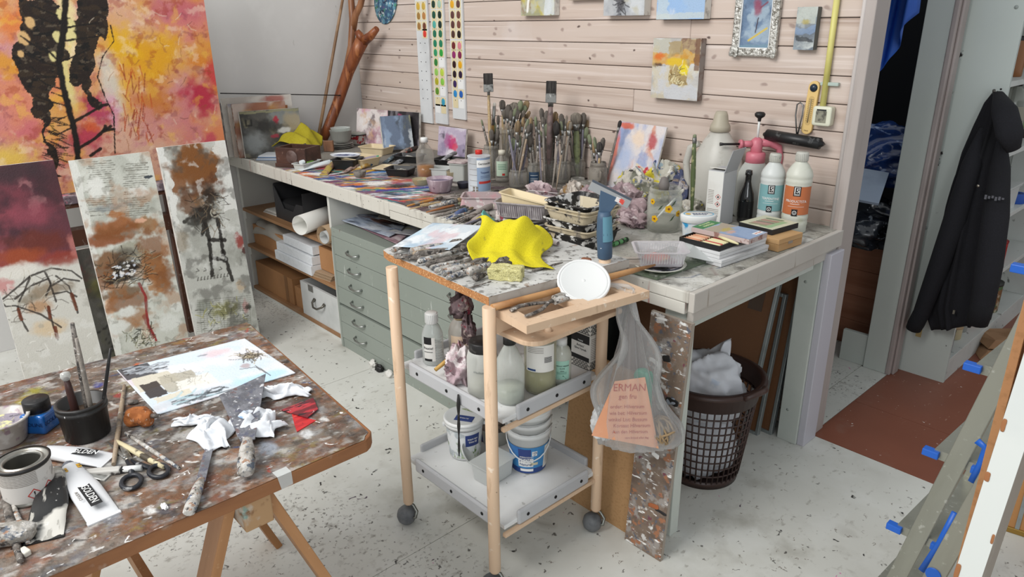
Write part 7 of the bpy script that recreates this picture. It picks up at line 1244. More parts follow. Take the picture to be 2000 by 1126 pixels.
for z in (h*.55, h*.42):
    dm = MB(); s = .011
    for (x0, z0), (x1, z1_) in (((-s, 0), (0, s)), ((0, s), (s, 0)), ((s, 0), (0, -s)), ((0, -s), (-s, 0))): dm.add([(-.016+x0, -.0013, z+z0), (-.016+x1, -.0013, z+z1_), (-.016+x1*.8, -.0013, z+z1_*.8), (-.016+x0*.8, -.0013, z+z0*.8)], [(0, 1, 2, 3)])
    dm.mk('hazard_diamond', m_inkr, t); MB().add([(-.016+x*s, -.0013, z+y*s) for x, y in ((-.3, -.3), (.3, -.3), (.25, .1), (0, .45), (-.25, .05))], [(0, 1, 2, 3, 4)]).mk('hazard_mark', m_ink, t)
# pressure sprayer
b = V3((GY(1466, 395, 2.535).x, 2.535, Z0)); t = thing('pressure_sprayer', 'pressure sprayer with pink pump head and cloudy tank', 'sprayer', b); h = hg(b, 1475, 222); s = h/.36; m_pk = M('pump_pink', 'c46f7c', .4, ly=(('n', 12, .5, .7, 'b5606e'),))
lathe('tank', [(0, 0), (.058, 0), (.066, .01), (.066, .12*s), (.06, .16*s), (.035, .195*s), (.03, .2*s)], gl_milk, t); lathe('collar', [(.03, .192*s), (.036, .194*s), (.036, .225*s), (.03, .23*s), (0, .23*s)], m_pk, t, 20)
lathe('pump_head', [(.018, .225*s), (.022, .23*s), (.022, .27*s), (.016, .275*s), (.01, .28*s), (0, .28*s)], m_pk, t, 18); ar = V3((.674, .739, 0))
TB([ar*-.012+V3((0, 0, .258*s)), ar*-.055+V3((0, 0, .258*s))], [.013, .012], 10).mk('nozzle_barrel', m_pk, t); TB([ar*-.055+V3((0, 0, .258*s)), ar*-.066+V3((0, 0, .258*s))], [.017, .017], 12).mk('nozzle_ring', m_pk, t); TB([ar*-.066+V3((0, 0, .258*s)), ar*-.125+V3((0, 0, .258*s)), ar*-.14+V3((0, 0, .258*s))], [.0045, .0045, .007], 8).mk('spray_lance', m_dark, t)
TB([ar*.012+V3((0, 0, .262*s)), ar*.05+V3((0, 0, .26*s)), ar*.085+V3((0, 0, .245*s)), ar*.095+V3((0, 0, .21*s)), ar*.093+V3((0, 0, .16*s))], [.016, .015, .013, .011, .009], 10).mk('trigger_handle', m_pk, t)
TB([(0, 0, .275*s), (0, 0, .35*s)], .0045, 8).mk('pump_rod', m_white, t); lathe('pump_knob', [(.006, .335*s), (.007, .345*s), (.018, .352*s), (.02, .36*s), (.014, .366*s), (0, .368*s)], m_dark, t, 18)
# black glass bottle
b = G(1453, 432, Z0); t = thing('glass_bottle', 'small black glass bottle with bare neck between carton and terpentine', 'bottle', b); h = hg(b, 1462, 332); s = h/.19
lathe('bottle_body', [(0, 0), (.026, 0), (.0285, .004), (.0285, .085*s), (.026, .105*s), (.015, .135*s), (.0115, .15*s), (.0115, .172*s), (.0135, .173*s), (.0135, .182*s), (.012, .183*s), (.012, .19*s), (.009, .19*s), (.009, .17*s)], M('black_glass', '0c0d0e', .08, coat=.8), t)
lathe('dust_specks', [(.0287, .02), (.0287, .08*s)], M('dust_specks', '0c0d0e', .3, ly=(('v', 90, .08, .2, '8d8f8d', {'p': .12}),)), t)
# the two solvent bottles
def solv(c, ytop, lab, col, name, fat):
    b = G(*c, Z0); t = thing('solvent_bottle', lab, 'bottle', b); h = hg(b, c[0]+10, ytop); s = h/.255; f_ = facing(b); r = .043*fat
    pr = [(0, 0), (r*.9, 0), (r*.97, .004)]
    for z in (.03, .05): pr += [(r*.97, (z-.008)*s), (r*1.0, (z-.004)*s), (r*1.0, (z+.004)*s), (r*.97, (z+.008)*s)]
    pr += [(r*.97, .07*s), (r*.97, .155*s)]
    for z in (.165, .182): pr += [(r*.97, (z-.007)*s), (r*1.0, (z-.003)*s), (r*1.0, (z+.003)*s), (r*.97, (z+.007)*s)]
    pr += [(r*.9, .198*s), (r*.6, .217*s), (r*.4, .226*s), (r*.4, .232*s)]
    lathe('bottle_body', pr, M('solvent_white_%s' % name[:3], 'c9ccc9' if name[0] == 'T' else 'c6c7bb', .4, ly=(('n', 12, .55, .7, 'b5b8b5' if name[0] == 'T' else 'a9ac8e', {'s': .7}),)), t, 32)
    cp = MB(); cp.lathe([(r*.4, .226*s), (r*.47, .227*s), (r*.47, .252*s), (r*.43, .255*s), (0, .255*s)], 22)
    for k in range(22): a = 2*PI*k/22; cp.box((r*.475*cos(a), r*.475*sin(a), .24*s), (.0016, .0016, .022*s), Matrix.Rotation(a, 3, 'Z'))
    cp.mk('screw_cap', M('cap_dirtywhite', 'b9b8b0', .5, ly=(('n', 60, .58, .64, '7a7a76'),)), t)
    band(t, r+.0006, f_, 1.25, .062*s, .152*s, M('label_'+name[:4], col, .45, ly=(('n', 25, .55, .7, tuple(min(1, x*1.3) for x in hx(col)), {'s': .4}),)), 'label_wrap', 20); band(t, r+.0004, f_-1.5, .3, .062*s, .152*s, m_paper, 'label_back')
    text(t, name, .0125, m_inkw, bend=(r+.0011, f_-.02, .105*s), sx=.92); linez(t, r+.001, f_, .62, [.088*s], m_inkw, .0008); linez(t, r+.001, f_-.1, .35, [.096*s], m_inkw, .0012)
    band(t, r+.0012, f_-.02, .27, .122*s, .153*s, m_ink, 'logo_block'); text(t, '5', .022, m_inkw, bend=(r+.0014, f_+.02, .139*s)); linez(t, r+.0014, f_-.02, .2, [.125*s, .1275*s, .1495*s], m_inkw, .0012); band(t, r+.0014, f_-.19, .03, .13*s, .15*s, m_inkw, 'logo_bar'); band(t, r+.0014, f_+.15, .02, .13*s, .15*s, m_inkw, 'logo_bar')
    band(t, r+.0012, f_-.06, .22, .058*s, .080*s, m_ink, 'logo_block'); rr = r+.0014; MB().grid([[(rr*cos(f_-.06+q_*cos(a)/rr), rr*sin(f_-.06+q_*cos(a)/rr), .069*s+q_*sin(a)) for q_ in (.0055, .0072)] for a in [2*PI*i/16 for i in range(17)]], 0, False).mk('logo_ring', m_inkw, t); text(t, 'v', .012, m_inkw, bend=(rr, f_-.06, .069*s))
    return t
solv((1499, 440), 299, 'white solvent bottle with teal TERPENTINE label', '78a3a6', 'TERPENTINE', 1.0); solv((1548, 450), 296, 'grubby white solvent bottle with orange label next to the teal one', 'b5683f', 'PRODUCTSTA', 1.05)
p = G(1563, 447, Z0); t = thing('screw_top', 'loose ribbed white screw cap in front of the orange-labelled bottle', 'cap', p); cp = MB(); cp.lathe([(.0, .024), (.015, .024), (.017, .022), (.017, 0), (.014, 0)], 22); cp.mk('cap_body', M('cap_dirtywhite'), t); text(t, 'S', .008, M('print_grey'), (0, 0, .0245))
# pastel boxes
m_bl = M('cardboard_black', '1e1d1e', .5)
pA, pB = G(1408, 522, Z0), G(1500, 490, Z0); rz1 = rzto(pA, pB)
def slab_box(lab, corner, rz, w, d, h, m, z, nm='flat_box', edge=None, lid=None):
    t = thing(nm, lab, 'box', V3((corner.x, corner.y, z)), rz); BX(0, w, 0, d, 0, h*.48).mk('box_base', m, t, bev=.0012); BX(-.001, w+.001, -.001, d+.001, h*.52, h).mk('box_lid', lid or m, t, bev=.0012); return t
W1 = (pB-pA).length
m_wb = M('box_whitecard', 'cfcfcf', .5, ly=(('n', 10, .55, .7, 'bdbdbd'),))
slab_box('lower white flat carton under the pastel boxes', pA, rz1, W1, .12, .022, m_wb, Z0); slab_box('upper white flat carton under the pastel tray', pA+V3((-.012, .006, 0)), rz1, W1-.004, .12, .022, m_wb, Z0+.0225)
zt = Z0+.0455; pA2 = G(1405, 491, zt)
t = thing('pastel_tray', 'open black box of cream oil pastels on the white cartons', 'pastel box', (pA2.x, pA2.y, zt), rz1+.06); Wt, Dt = W1*.78, .15
for a in ((0, Wt, 0, Dt, 0, .003), (0, Wt, 0, .003, .003, .017), (0, Wt, Dt-.003, Dt, .003, .017), (0, .003, .003, Dt-.003, .003, .017), (Wt-.003, Wt, .003, Dt-.003, .003, .017), (Wt*.5, Wt*.5+.003, .003, Dt-.003, .003, .014)): BX(*a).mk('tray_wall', m_bl, t)
for k in range(9):
    x = .012+k*.0115; o = TB([(x, .01, .010), (x, .014, .010), (x, .07+R.uniform(-.01, .004), .010), (x, .075, .010)], [.002, .005, .005, .0045], 8).mk('pastel', M('pastel_%d' % (k % 4), ('d6cda2', 'c9b98a', 'b5524a', '5a7a58')[k % 4] if k in (2, 6) else 'd6cda2', .7), t)
for k in range(7):
    x = .012+k*.0135; TB([(x, .085, .010), (x, .14, .010)], .005, 8).mk('pastel', M('pastel_skin_%d' % (k % 3), ('d3a888', 'c98a6a', 'dcb89a')[k % 3], .7), t)
rod('oil_pastel', 'peach pastel stick with red tip lying across the pastel tray', 'pastel', G(1357, 448, zt+.024), G(1405, 462, zt+.020), [.004, .0055, .0055, .005], M('pastel_skin_1', 'd3a888', .7)); rod('oil_pastel', 'cream pastel stick with maroon tip on the black tray edge', 'pastel', G(1405, 462, zt+.023), G(1442, 476, zt+.02), [.004, .005, .005, .003], M('pastel_0', 'd6cda2', .7))
pL = G(1462, 478, zt+.018); t = thing('printed_pastel_box', 'printed pastel box lid with green band and blue landscape picture', 'box lid', (pL.x, pL.y, zt+.0185), rz1+.05, rot=(0.0, .0, rz1+.07)); Wl, Dl = .115, .21
cvl = Cv(Wl, Dl, 60, 110, '8fa3c0', 151); cvl.cloud('b5bccb', 14, .5, .62, .8); cvl.rect(0, Wl, Dl*.52, Dl*.78, 'a89a84', .95, .01); cvl.cloud('6d8ab5', 20, .6, .68, .6); cvl.rect(0, Wl, Dl*.79, Dl, '3a7a48', 1); cvl.blob(Wl*.45, Dl*.52, .04, .02, 'b5a050', .9, .6); cvl.blob(Wl*.3, Dl*.4, .03, .015, 'cfa58c', .8, .6)
BX(0, Wl, 0, Dl, 0, .0165).mk('lid_box', M('lid_side', 'b9a8a4', .5, ly=(('n', 40, .55, .62, '8d6a62'),)), t, bev=.0012); sheet(cvl, 'lid_picture', t, lambda u, v: (u, v, np.full_like(u, .0172)))
text(t, 'PASTELS', .016, M('print_cream', 'd9dcae', .6), (Wl/2, Dl*.86, .0176), (0, 0, 0), sx=.95); text(t, 'OIL COLOURS', .010, M('print_cream'), (Wl/2, Dl*.94, .0176)); BX(Wl*.55, Wl*.95, Dl*.05, Dl*.13, .0172, .0175).mk('name_panel', m_inkw, t); text(t, 'Soft Pastel', .009, m_or, (Wl*.75, Dl*.09, .0177)); text(t, 'Gouache Panda', .008, M('print_maroon', '6d3a34', .6), (Wl+.0003, Dl*.35, .008), (PI/2, 0, PI/2))
pw = G(1526, 490, Z0); t = thing('wooden_case', 'small pale wooden case under the paint pan box', 'box', (pw.x, pw.y, Z0), rz1-.02); m_case = M('case_wood', 'c09a6c', .5, ly=(('n', 12, .45, .65, 'ad8557', {'st': (.15, 1, 1)}),)); BX(-.02, .12, 0, .10, 0, .024).mk('case_base', m_case, t, bev=.001); BX(-.02, .12, 0, .10, .0247, .042).mk('case_lid', m_case, t, bev=.001); BX(.035, .06, -.0016, 0, .018, .027).mk('case_latch', M('latch_metal', 'b9b5ac', .3, metal=.8), t)
t = thing('pan_tray', 'flat grey tin of paint pans poking out beside the wooden case', 'paint box', (pw.x-.075, pw.y-.004, Z0+.0), rz1-.02); BX(-.05, .05, 0, .07, 0, .014).mk('tin', M('tin_grey', '8d8f8a', .4), t, bev=.001); BX(-.046, .046, .004, .066, .014, .0155).mk('pans', M('pans_dark', '2f3230', .6, ly=(('n', 40, .5, .6, '5a5a50'),)), t); t.location.z = Z0+.0
t = thing('paint_pan_box', 'black-sided box lid showing pastel sticks on the wooden case', 'paint box', (pw.x-.045, pw.y+.01, Z0+.0425), rz1-.05); BX(0, .15, 0, .135, 0, .018).mk('box_sides', m_bl, t, bev=.001); cvl = Cv(.148, .133, 60, 54, 'c9c8ae', 161); cvl.rect(.01, .12, .02, .06, '8fae80', .9, .004)
for k in range(8): cvl.line([(.03+.014*k, .05), (.018+.014*k, .10)], .012, ('8d8a6c', 'a58a78', 'b58a80', '7a6d60', '9a9478', 'a8746a', 'b0a58a', '6d7a5d')[k], .95)
sheet(cvl, 'lid_picture', t, lambda u, v: (u+.001, v+.001, np.full_like(u, .0188)))
# glass sheet, plate, clear food tray
pg = [G(1203, 525, Z0), G(1283, 547, Z0), G(1395, 508, Z0), G(1310, 483, Z0)]; c0 = sum(pg, Vector())/4; gsh = MB(); gsh.add([p-c0 for p in pg]+[p-c0+V3((0, 0, .007)) for p in pg], [(3, 2, 1, 0), (4, 5, 6, 7)]+[(i, (i+1) % 4, (i+1) % 4+4, i+4) for i in range(4)])
tag(gsh.mk('glass_sheet', M('green_glass', '6d7a66', .12, ly=(('n', 20, .55, .65, 'a8aca0', {'s': .7}), ('n', 50, .62, .68, 'd2d2cc')), alpha=.8), None, c0), 'thick greenish glass sheet lying on the bench corner', 'glass sheet')
b = G(1288, 523, Z0+.0078); t = thing('palette_plate', 'white plate smeared with dark paint on the glass sheet', 'plate', b); lathe('plate_body', [(0, 0), (.045, 0), (.078, .012), (.081, .016), (.05, .006), (0, .005)], M('plate_cream', 'd0d0c4', .35), t, 36); lathe('paint_smear', [(.07, .0125), (.05, .0072), (0, .0062)], M('smear_mix', '4a4a58', .5, ly=(('n', 30, .5, .6, 'd0cccc'), ('n', 26, .55, .6, '1f1f24'), ('n', 30, .6, .66, '7a3a5a'))), t, 30)
t = thing('food_tray', 'clear ribbed food tray with coral paint on the smeared plate', 'tray', b+V3((-.005, .004, .018)), .78); tray('tray_body', .15, .115, .045, .84, thinglass('clear_pet', 'd3cfd4', .3, .15), t); rb = MB()
for k in range(17):
    x = -.064+.008*k; rb.box((x, -.055, .026), (.0018, .0016, .032), Matrix.Rotation(.18, 3, 'X')); rb.box((x, .055, .026), (.0018, .0016, .032), Matrix.Rotation(-.18, 3, 'X'))
rb.mk('wall_ribs', gl_frost, t)['kind'] = 'stuff'; ob = crumple('coral_paint', .045, .022, .022, 61, M('coral', 'd0634a', .5, ly=(('n', 40, .55, .62, 'b8483a'), ('n', 30, .62, .68, 'e0a84a')), bump=(80, .6)), t, (-.01, 0, .004), 24, .25); MB().prism([(.055*cos(a), .04*sin(a)) for a in [2*PI*i/16 for i in range(16)]], .003, .005).mk('paint_wash', M('wash_red', '8a4a58', .4, ly=(('n', 30, .5, .6, 'c9b8bc'),), alpha=.8), t)
A, B, C_, D = G(1330, 468, Z0+.05), G(1365, 462, Z0+.055), G(1395, 512, Z0+.01), G(1340, 500, Z0+.035)
lidm = MB(); lidm.add([A, B, C_, D, A+V3((0, 0, .001)), B+V3((0, 0, .001)), C_+V3((0, 0, .001)), D+V3((0, 0, .001))], [(3, 2, 1, 0), (4, 5, 6, 7), (0, 1, 5, 4), (1, 2, 6, 5), (2, 3, 7, 6), (3, 0, 4, 7)]); tag(lidm.mk('clear_cover', gl_frost), 'clear plastic lid leaning off the coral food tray', 'lid')
tag(rod('thin_wire', 'x', 'wire', G(1075, 510, CB+.01), G(1262, 505, Z0+.05), [.001]*4, M('wire_grey', '77746e', .4, metal=.6)), 'thin grey wire stretched past the scraper handle', 'wire')
t = thing('bristle_head', 'small brown brush head at the chipboard back corner', 'brush', G(1145, 512, CB), .4); rblock(.03, .014, .014, 8, .6).mk('head', M('brown_bristle', '7a4a30', .7), t)
t = thing('black_clip', 'small black clip lying behind the scraper handle', 'clip', G(1237, 442, Z0), .6); rblock(.035, .018, .02, 6, .3).mk('clip_body', m_dark, t)

# ================================================================ ON THE PLANK WALL
def wcanvas(lab, x0, x1, y0, y1, fnp, base, seed, depth=.03, nm='wall_canvas', edge=None, tilt=0):
    Yf = YW-depth; A, B = GY(x0, y1, Yf), GY(x1, y1, Yf); T = GY(x0, y0, Yf); W, H = B.x-A.x, T.z-A.z; c = Cv(W, H, max(20, int(W*420)), max(20, int(H*420)), base, seed); fnp(c); return canvas(nm, lab, c, (A.x+W/2, YW-.0012, A.z), (0, tilt, 0), depth, edge=edge)
def g1(c):
    for col, a, b in (('c9b83a', .5, .6), ('b5b8b0', .52, .62), ('8a6a4a', .58, .66), ('d9d9d2', .58, .66)): c.cloud(col, 14, a, b, .9)
    c.rect(c.w*.72, c.w, 0, c.h, 'cfd6dc', .7, .01); c.line([(c.w*.2, c.h*.1), (c.w*.27, c.h*.6)], .012, 'ecebe6', .9)
wcanvas('small yellow and white canvas at the top left of the plank wall', 1018, 1083, -60, 31, g1, '9a9a7c', 171, .035)
wcanvas('brown-edged canvas barely reaching into the photo top', 1111, 1172, -60, 1, lambda c: c.cloud('8d7a6c', 10, .5, .6), 'a89a8c', 173, .03)
def g2(c):
    for col, a, b in (('c9cdd0', .48, .6), ('8f939a', .54, .62), ('b5b09a', .58, .66)): c.cloud(col, 10, a, b, .9)
    c.blob(c.w*.42, c.h*.25, .03, .05, '2d2d33', .85, .6); c.hairs(20, (c.w*.3, c.w*.55, 0, c.h*.5), .04, .004, ['1d1d20', '5a5a60'])
wcanvas('grey and white canvas with a dark scribble at the wall top', 1179, 1258, -60, 31, g2, 'b0b2b4', 175, .045)
def g3(c):
    for col, a, b in (('8fb0d8', .45, .58), ('d3d8dc', .54, .64), ('a9b8c4', .58, .66)): c.cloud(col, 9, a, b, .9)
    c.rect(0, c.w, 0, c.h*.12, 'b8c2c4', .8, .01); c.rect(0, c.w*.3, 0, c.h, 'c4ccc6', .5, .03)
wcanvas('sky-blue and white canvas at the wall top beside the silver frame', 1282, 1375, -60, 38, g3, '9ab4d2', 177, .045)
def g4(c):
    w, h = c.w, c.h; c.cloud('a9a6a2', 10, .45, .6, .9); c.cloud('d2d2ce', 12, .55, .65, .8); c.rect(0, w*.35, h*.75, h, 'b5b3a6', .9, .008); c.rect(w*.6, w, h*.62, h, '7d5a44', .9, .01); c.rect(0, w, h*.58, h*.78, 'c9932c', .85, .02); c.blob(w*.15, h*.7, .04, .02, 'd06a22', .9, .6); c.blob(w*.12, h*.55, .04, .015, '4a2e2a', .9, .6); c.rect(w*.35, w*.6, h*.7, h*.95, 'a08a5c', .8, .02)
    c.rect(w*.1, w*.38, h*.1, h*.55, 'c3c3c4', .9, .015); c.rect(w*.38, w*.78, h*.24, h*.66, 'a08a5a', .95, .012); c.cloud('c9b888', 30, .55, .62, .5); c.blob(w*.68, h*.5, .03, .03, 'e0cc22', .95, .5); c.blob(w*.5, h*.62, .06, .02, 'd8b41c', .9, .5); c.rect(w*.4, w*.44, h*.24, h*.5, '8a6a3c', .7, .01); c.rect(w*.3, w, 0, h*.23, 'c0c2c6', .8, .02); c.rect(w*.9, w, h*.5, h, '6d4a3a', .8, .01); c.hairs(30, (w*.4, w*.75, h*.25, h*.6), .03, .003, ['e0d8b0', '6d5a30'])
wcanvas('square-ish grey canvas with yellow-ochre centre, alone below the upper row', 1271, 1362, 74, 190, g4, 'b3b0ac', 179, .035, edge=M('edge_taupe', '8f8680', .7, ly=(('n', 14, .5, .62, '6d4f40'), ('n', 20, .6, .66, 'b5b0ac'))))
def g5(c):
    for col, a, b in (('8f9ba3', .45, .58), ('5d6670', .52, .6), ('c9cfcc', .56, .64)): c.cloud(col, 16, a, b, .9, .7, 1.6)
    c.rect(0, c.w, c.h*.62, c.h, 'b3b8b0', .8, .01); c.blob(c.w*.5, c.h*.66, .02, .012, 'a89a50', .8, .6); c.rect(0, c.w, c.h*.2, c.h*.32, '33373c', .85, .015); c.rect(0, c.w, c.h*.4, c.h*.55, '7f97b8', .6, .02)
wcanvas('narrow upright grey-blue canvas left of the yellow conduit', 1549, 1588, 14, 97, g5, '7d858c', 181, .03, edge=M('edge_slate', '5a5d5c', .6))
# silver-framed picture
Yf = YW-.03; A = GY(1427, 103, Yf); B = GY(1507, 113, Yf); T = GY(1430, -70, Yf); W = B.x-A.x+.012; H = .42; z0 = A.z-.012; t = thing('framed_picture', 'ornate silver-framed picture of a red figure on blue', 'picture', (A.x+W/2-.006, YW-.0012, z0), 0); fw = .03
c = Cv(W-2*fw+.004, H-2*fw, 56, 150, '5f7590', 183)
for col, a, b in (('7f95ad', .48, .6), ('3f5068', .54, .62), ('9fb0bd', .6, .68)): c.cloud(col, 14, a, b, .9)
w, h = c.w, c.h; c.blob(w*.5, h*.42, .022, .045, '8a3a52', .85, .6); c.blob(w*.5, h*.62, .012, .04, '96485c', .75, .6); c.line([(w*.55, h*.30), (w*.5, h*.16)], .004, '3a2a34', .9); c.line([(w*.3, h*.08), (w*.85, h*.2)], .006, 'c9b04a', .95); c.line([(w*.6, h*.4), (w*.8, h*.45)], .005, '7a3040', .8); c.rect(0, w, 0, h*.04, '6d8a9a', .8, .01)
sheet(c, 'picture_sheet', t, lambda u, v: (u-w/2, np.full_like(u, -.012), v+fw-.002)); m_sil = M('frame_ornate', 'b9b8b2', .35, metal=.55, ly=(('n', 70, .5, .58, '7d7a72'), ('n', 120, .58, .64, 'e3e2dd')), bump=(110, 1.2))
for (a, b, c_, d) in ((-W/2, -W/2+fw, 0, H), (W/2-fw, W/2, 0, H), (-W/2+fw, W/2-fw, 0, fw), (-W/2+fw, W/2-fw, H-fw, H)):
    BX(a, b, -.022, 0, c_, d).mk('frame_bar', m_sil, t, bev=.006)
for x in (-W/2+fw*.5, W/2-fw*.5): rblock(fw*1.25, .014, fw*1.25, 8, .5, .004).mk('corner_ornament', m_sil, t, (x, -.02, fw*.5-fw*.625))
BX(-W/2+fw-.004, -W/2+fw+.002, -.018, -.012, fw-.004, H-fw).mk('slip_edge', m_inkw, t); BX(W/2-fw-.002, W/2-fw+.004, -.018, -.012, fw-.004, H-fw).mk('slip_edge', m_inkw, t); BX(-W/2+fw, W/2-fw, -.018, -.012, fw-.004, fw+.002).mk('slip_edge', m_inkw, t)
# colour swatch strips
sw = [[('c9a33c', 'c0a045'), ('9a7438', 'b07a42'), ('9a6f38', '6a3a28'), (None, 'd03a30')], [('12352a', '9dbcab'), ('0f4a3c', '0c2a24'), ('4fa39a', '0c2b26'), ('1f6a52', '22684c'), ('1c7a5c', '1f7a58'), ('2c8f62', '2e9a3c'), ('2f7a3a', 'W'), ('8dc05a', 'b5cc4a'), ('a8a428', '85c04a'), ('5d8a2c', 'W'), ('C', '3a98b5'), ('W', 'C')], [('d8a020', '5a3a36'), ('5a3634', '6a4238'), ('553230', '74463a'), ('4a2f28', '1f1714'), ('6a2228', 'cf7f8c'), ('8a2a66', '7a1f4a'), ('2f1416', 'd8a01c'), ('241520', '2a1a38'), ('382658', 'W'), ('2f86c4', '2a5fae'), ('C', 'W')]]
m_chipc = M('swatch_card', 'd9cba4', .6); names = ('left strip of ochre swatches, mostly empty', 'middle strip of green paint swatches', 'right strip of brown, purple and blue swatches')
tops = ((808, 0, 830, 0), (842, 0, 864, 0), (878, 0, 904, 0)); geo = ((823, 238, 845, 240), (851, 240, 875, 243), (885, 231, 910, 236))
for k in range(3):
    xl, yb_, xr, yb2_ = geo[k]; A, B = GY(xl, yb_, YW-.012), GY(xr, yb2_, YW-.012); T = GY(tops[k][0], -30, YW-.012); W = B.x-A.x; H = 1.95-A.z
    t = thing('swatch_strip', 'white colour chart board on the planks, '+names[k], 'colour chart', ((A.x+B.x)/2, YW-.0012, A.z), 0); BX(-W/2, W/2, -.012, 0, 0, H).mk('strip_board', M('strip_white', 'd3d5d6', .5, ly=(('n', 6, .5, .7, 'c6c8c9'),)), t, bev=.001)
    ys = [[12, 31, 51, 66], [8, 29, 48, 66, 85, 103, 122, 141, 159, 178, 198, 212], [8, 29, 48, 67, 89, 107, 126, 145, 164, 183, 202]][k]
    for row, y in zip(sw[k], ys):
        zc = GY((xl+tops[k][0])/2+10, y, YW-.012).z-A.z
        for s_, col in zip((-1, 1), row):
            if col is None: continue
            x = s_*W*.225
            BX(x-W*.19, x+W*.19, -.0135, -.012, zc-.024, zc+.026).mk('swatch_card', m_inkw if col == 'W' else m_chipc, t)
            BX(x-.002, x+.002, -.015, -.0135, zc+.017, zc+.021).mk('pin', m_dark, t)
            if len(col) > 2: rblock(W*.27, .004, W*.32, 5, .8, .001).mk('paint_dab', M('dab_'+col, col, .35), t, (x, -.0138, zc-.012-W*.06))
    if k == 0:
        for row in range(7):
            for s_ in (-1, 1): BX(s_*W*.2-.002, s_*W*.2+.002, -.0145, -.012, .14+.052*row, .144+.052*row).mk('pin', m_dark, t)
# hanging palette
c0 = GY(752, -2, YW-.01); t = thing('oval_palette', 'oval palette covered in blue and green paint hung on the planks', 'palette', (c0.x, YW-.004, c0.z), 0); MB().lathe([(0, -.006), (.105, -.006), (.107, -.003), (.105, 0), (0, 0)], 40, X=Matrix.Rotation(.5, 4, 'Y') @ Matrix.Rotation(PI/2, 4, 'X') @ Matrix.Diagonal((1.1, 1.4, -1, 1))).mk('palette_board', M('palette_blue', '3a5a78', .5, ly=(('n', 26, .5, .58, '6a9aac'), ('n', 30, .55, .61, '24304a'), ('n', 34, .58, .64, '4a8a6c'), ('n', 38, .6, .66, 'c9cfd2'), ('n', 30, .64, .69, '6a4a80'), ('n', 30, .66, .7, '1d1f22')), bump=(60, 1)), t)
rod('string', 'thin string holding the oval palette', 'string', (c0.x+.0, YW-.006, c0.z+.05), (c0.x-.012, YW-.006, c0.z+.42), [.0012, .0012], M('wire_grey'))
# branch and pole in the corner
def pth(lst, z=None): return [GX(px, py, X) for px, py, X in lst]
t = thing('driftwood_branch', 'forked reddish-brown branch leaning in the room corner', 'branch', GX(640, 250, -4.2)); o0 = t.location.copy(); m_br = M('branch_wood', '8a4e2c', .35, ly=(('n', 18, .45, .6, '6d3820', {'st': (1, 1, .2)}), ('n', 26, .56, .64, 'a96a40', {'st': (1, 1, .15)}), ('n', 40, .64, .7, '3f2014')), bump=(30, .5, (1, 1, .3)))
pts = [GX(630, 272, -4.275), GX(642, 246, -4.26), GX(660, 200, -4.24), GX(680, 140, -4.2), GX(697, 100, -4.14), GX(708, 78, -4.1)]; TB([p-o0 for p in pts], [.032, .033, .034, .037, .042, .043], 12).mk('trunk', m_br, t)
for lst, rs in ((((708, 80, -4.1), (702, 68, -4.12), (697, 60, -4.13)), (.03, .024, .016)), (((708, 82, -4.1), (724, 70, -4.02), (736, 56, -3.96)), (.032, .026, .018))): TB([GX(*q)-o0 for q in lst], rs, 10).mk('fork', m_br, t)
for lst, rs in ((((676, 140, -4.22), (686, 90, -4.2), (689, 40, -4.2), (686, 0, -4.22), (678, -200, -4.25)), (.022, .022, .022, .02, .016)), (((689, 60, -4.2), (694, 30, -4.18), (704, 10, -4.13), (735, -120, -4.0)), (.022, .022, .02, .014))): TB([GX(*q)-o0 for q in lst], rs, 10).mk('side_stem', M('branch_pale', '9a6a48', .4, ly=(('n', 18, .45, .6, '7d5034', {'st': (1, 1, .2)}),), bump=(40, .3)), t)
A = GX(621, 272, -4.24); Q = GX(677, -45, -4.30); rod('bamboo_pole', 'straight thin brown pole leaning in the corner left of the branch', 'pole', A, Q, [.0105, .0105, .0095, .009, .0085], M('pole_wood', '9a7a5a', .5, ly=(('n', 8, .45, .6, '7d5f44'),)))
# conduit, switch box, thermometer, roller tool
A = GY(1607, 208, YW-.012); t = thing('yellow_conduit', 'yellow electrical conduit running down to the surface switch', 'conduit', (A.x, YW-.0125, A.z)); top = GY(1640, -40, YW-.012); TB([(0, 0, 0), (top.x-A.x, 0, top.z-A.z)], .0105, 12).mk('pipe', M('pipe_yellow', 'cfc87a', .45, ly=(('n', 8, .5, .7, 'bdb566'),)), t)
q = GY(1619, 164, YW-.012); BX(q.x-A.x-.03, q.x-A.x+.035, -.004, .011, q.z-A.z-.006, q.z-A.z+.006).mk('pipe_clip', M('clip_aqua', 'a9b8b0', .4), t, bev=.002)
q = GY(1609, 226, YW-.015); t = thing('wall_switch', 'square cream surface-mounted switch at the conduit end', 'switch', (q.x, YW-.0012, q.z)); rblock(.068, .034, .068, 10, .25).mk('switch_case', M('switch_cream', 'd3d3bf', .4), t, (0, -.017, -.034)); BX(-.02, .018, -.036, -.033, -.022, .018).mk('switch_rocker', M('switch_window', '8a8878', .4, ly=(('n', 40, .5, .6, '55534a'),)), t); BX(-.018, .016, -.0355, -.0335, .019, .024).mk('switch_slot', m_ink, t)
A, B = GY(1592, 158, YW-.012), GY(1573, 262, YW-.012); L = (A-B).length; t = thing('thermometer', 'tan wall thermometer with round black top knob', 'thermometer', ((A.x+B.x)/2, YW-.0012, (A.z+B.z)/2), rot=(0, math.atan2(A.x-B.x, A.z-B.z), 0)); wT = .02
pts = [(wT*cos(a), L/2-wT+wT*sin(a)) for a in [PI*i/10 for i in range(11)]]+[(-wT*cos(a), -L/2+wT-wT*sin(a)) for a in [PI*i/10 for i in range(11)]]
m_tan = M('thermo_tan', 'd8b878', .45); MB().prism(pts, 0, .012, X=Matrix.Rotation(PI/2, 4, 'X')).mk('thermo_board', m_tan, t, bev=.002)
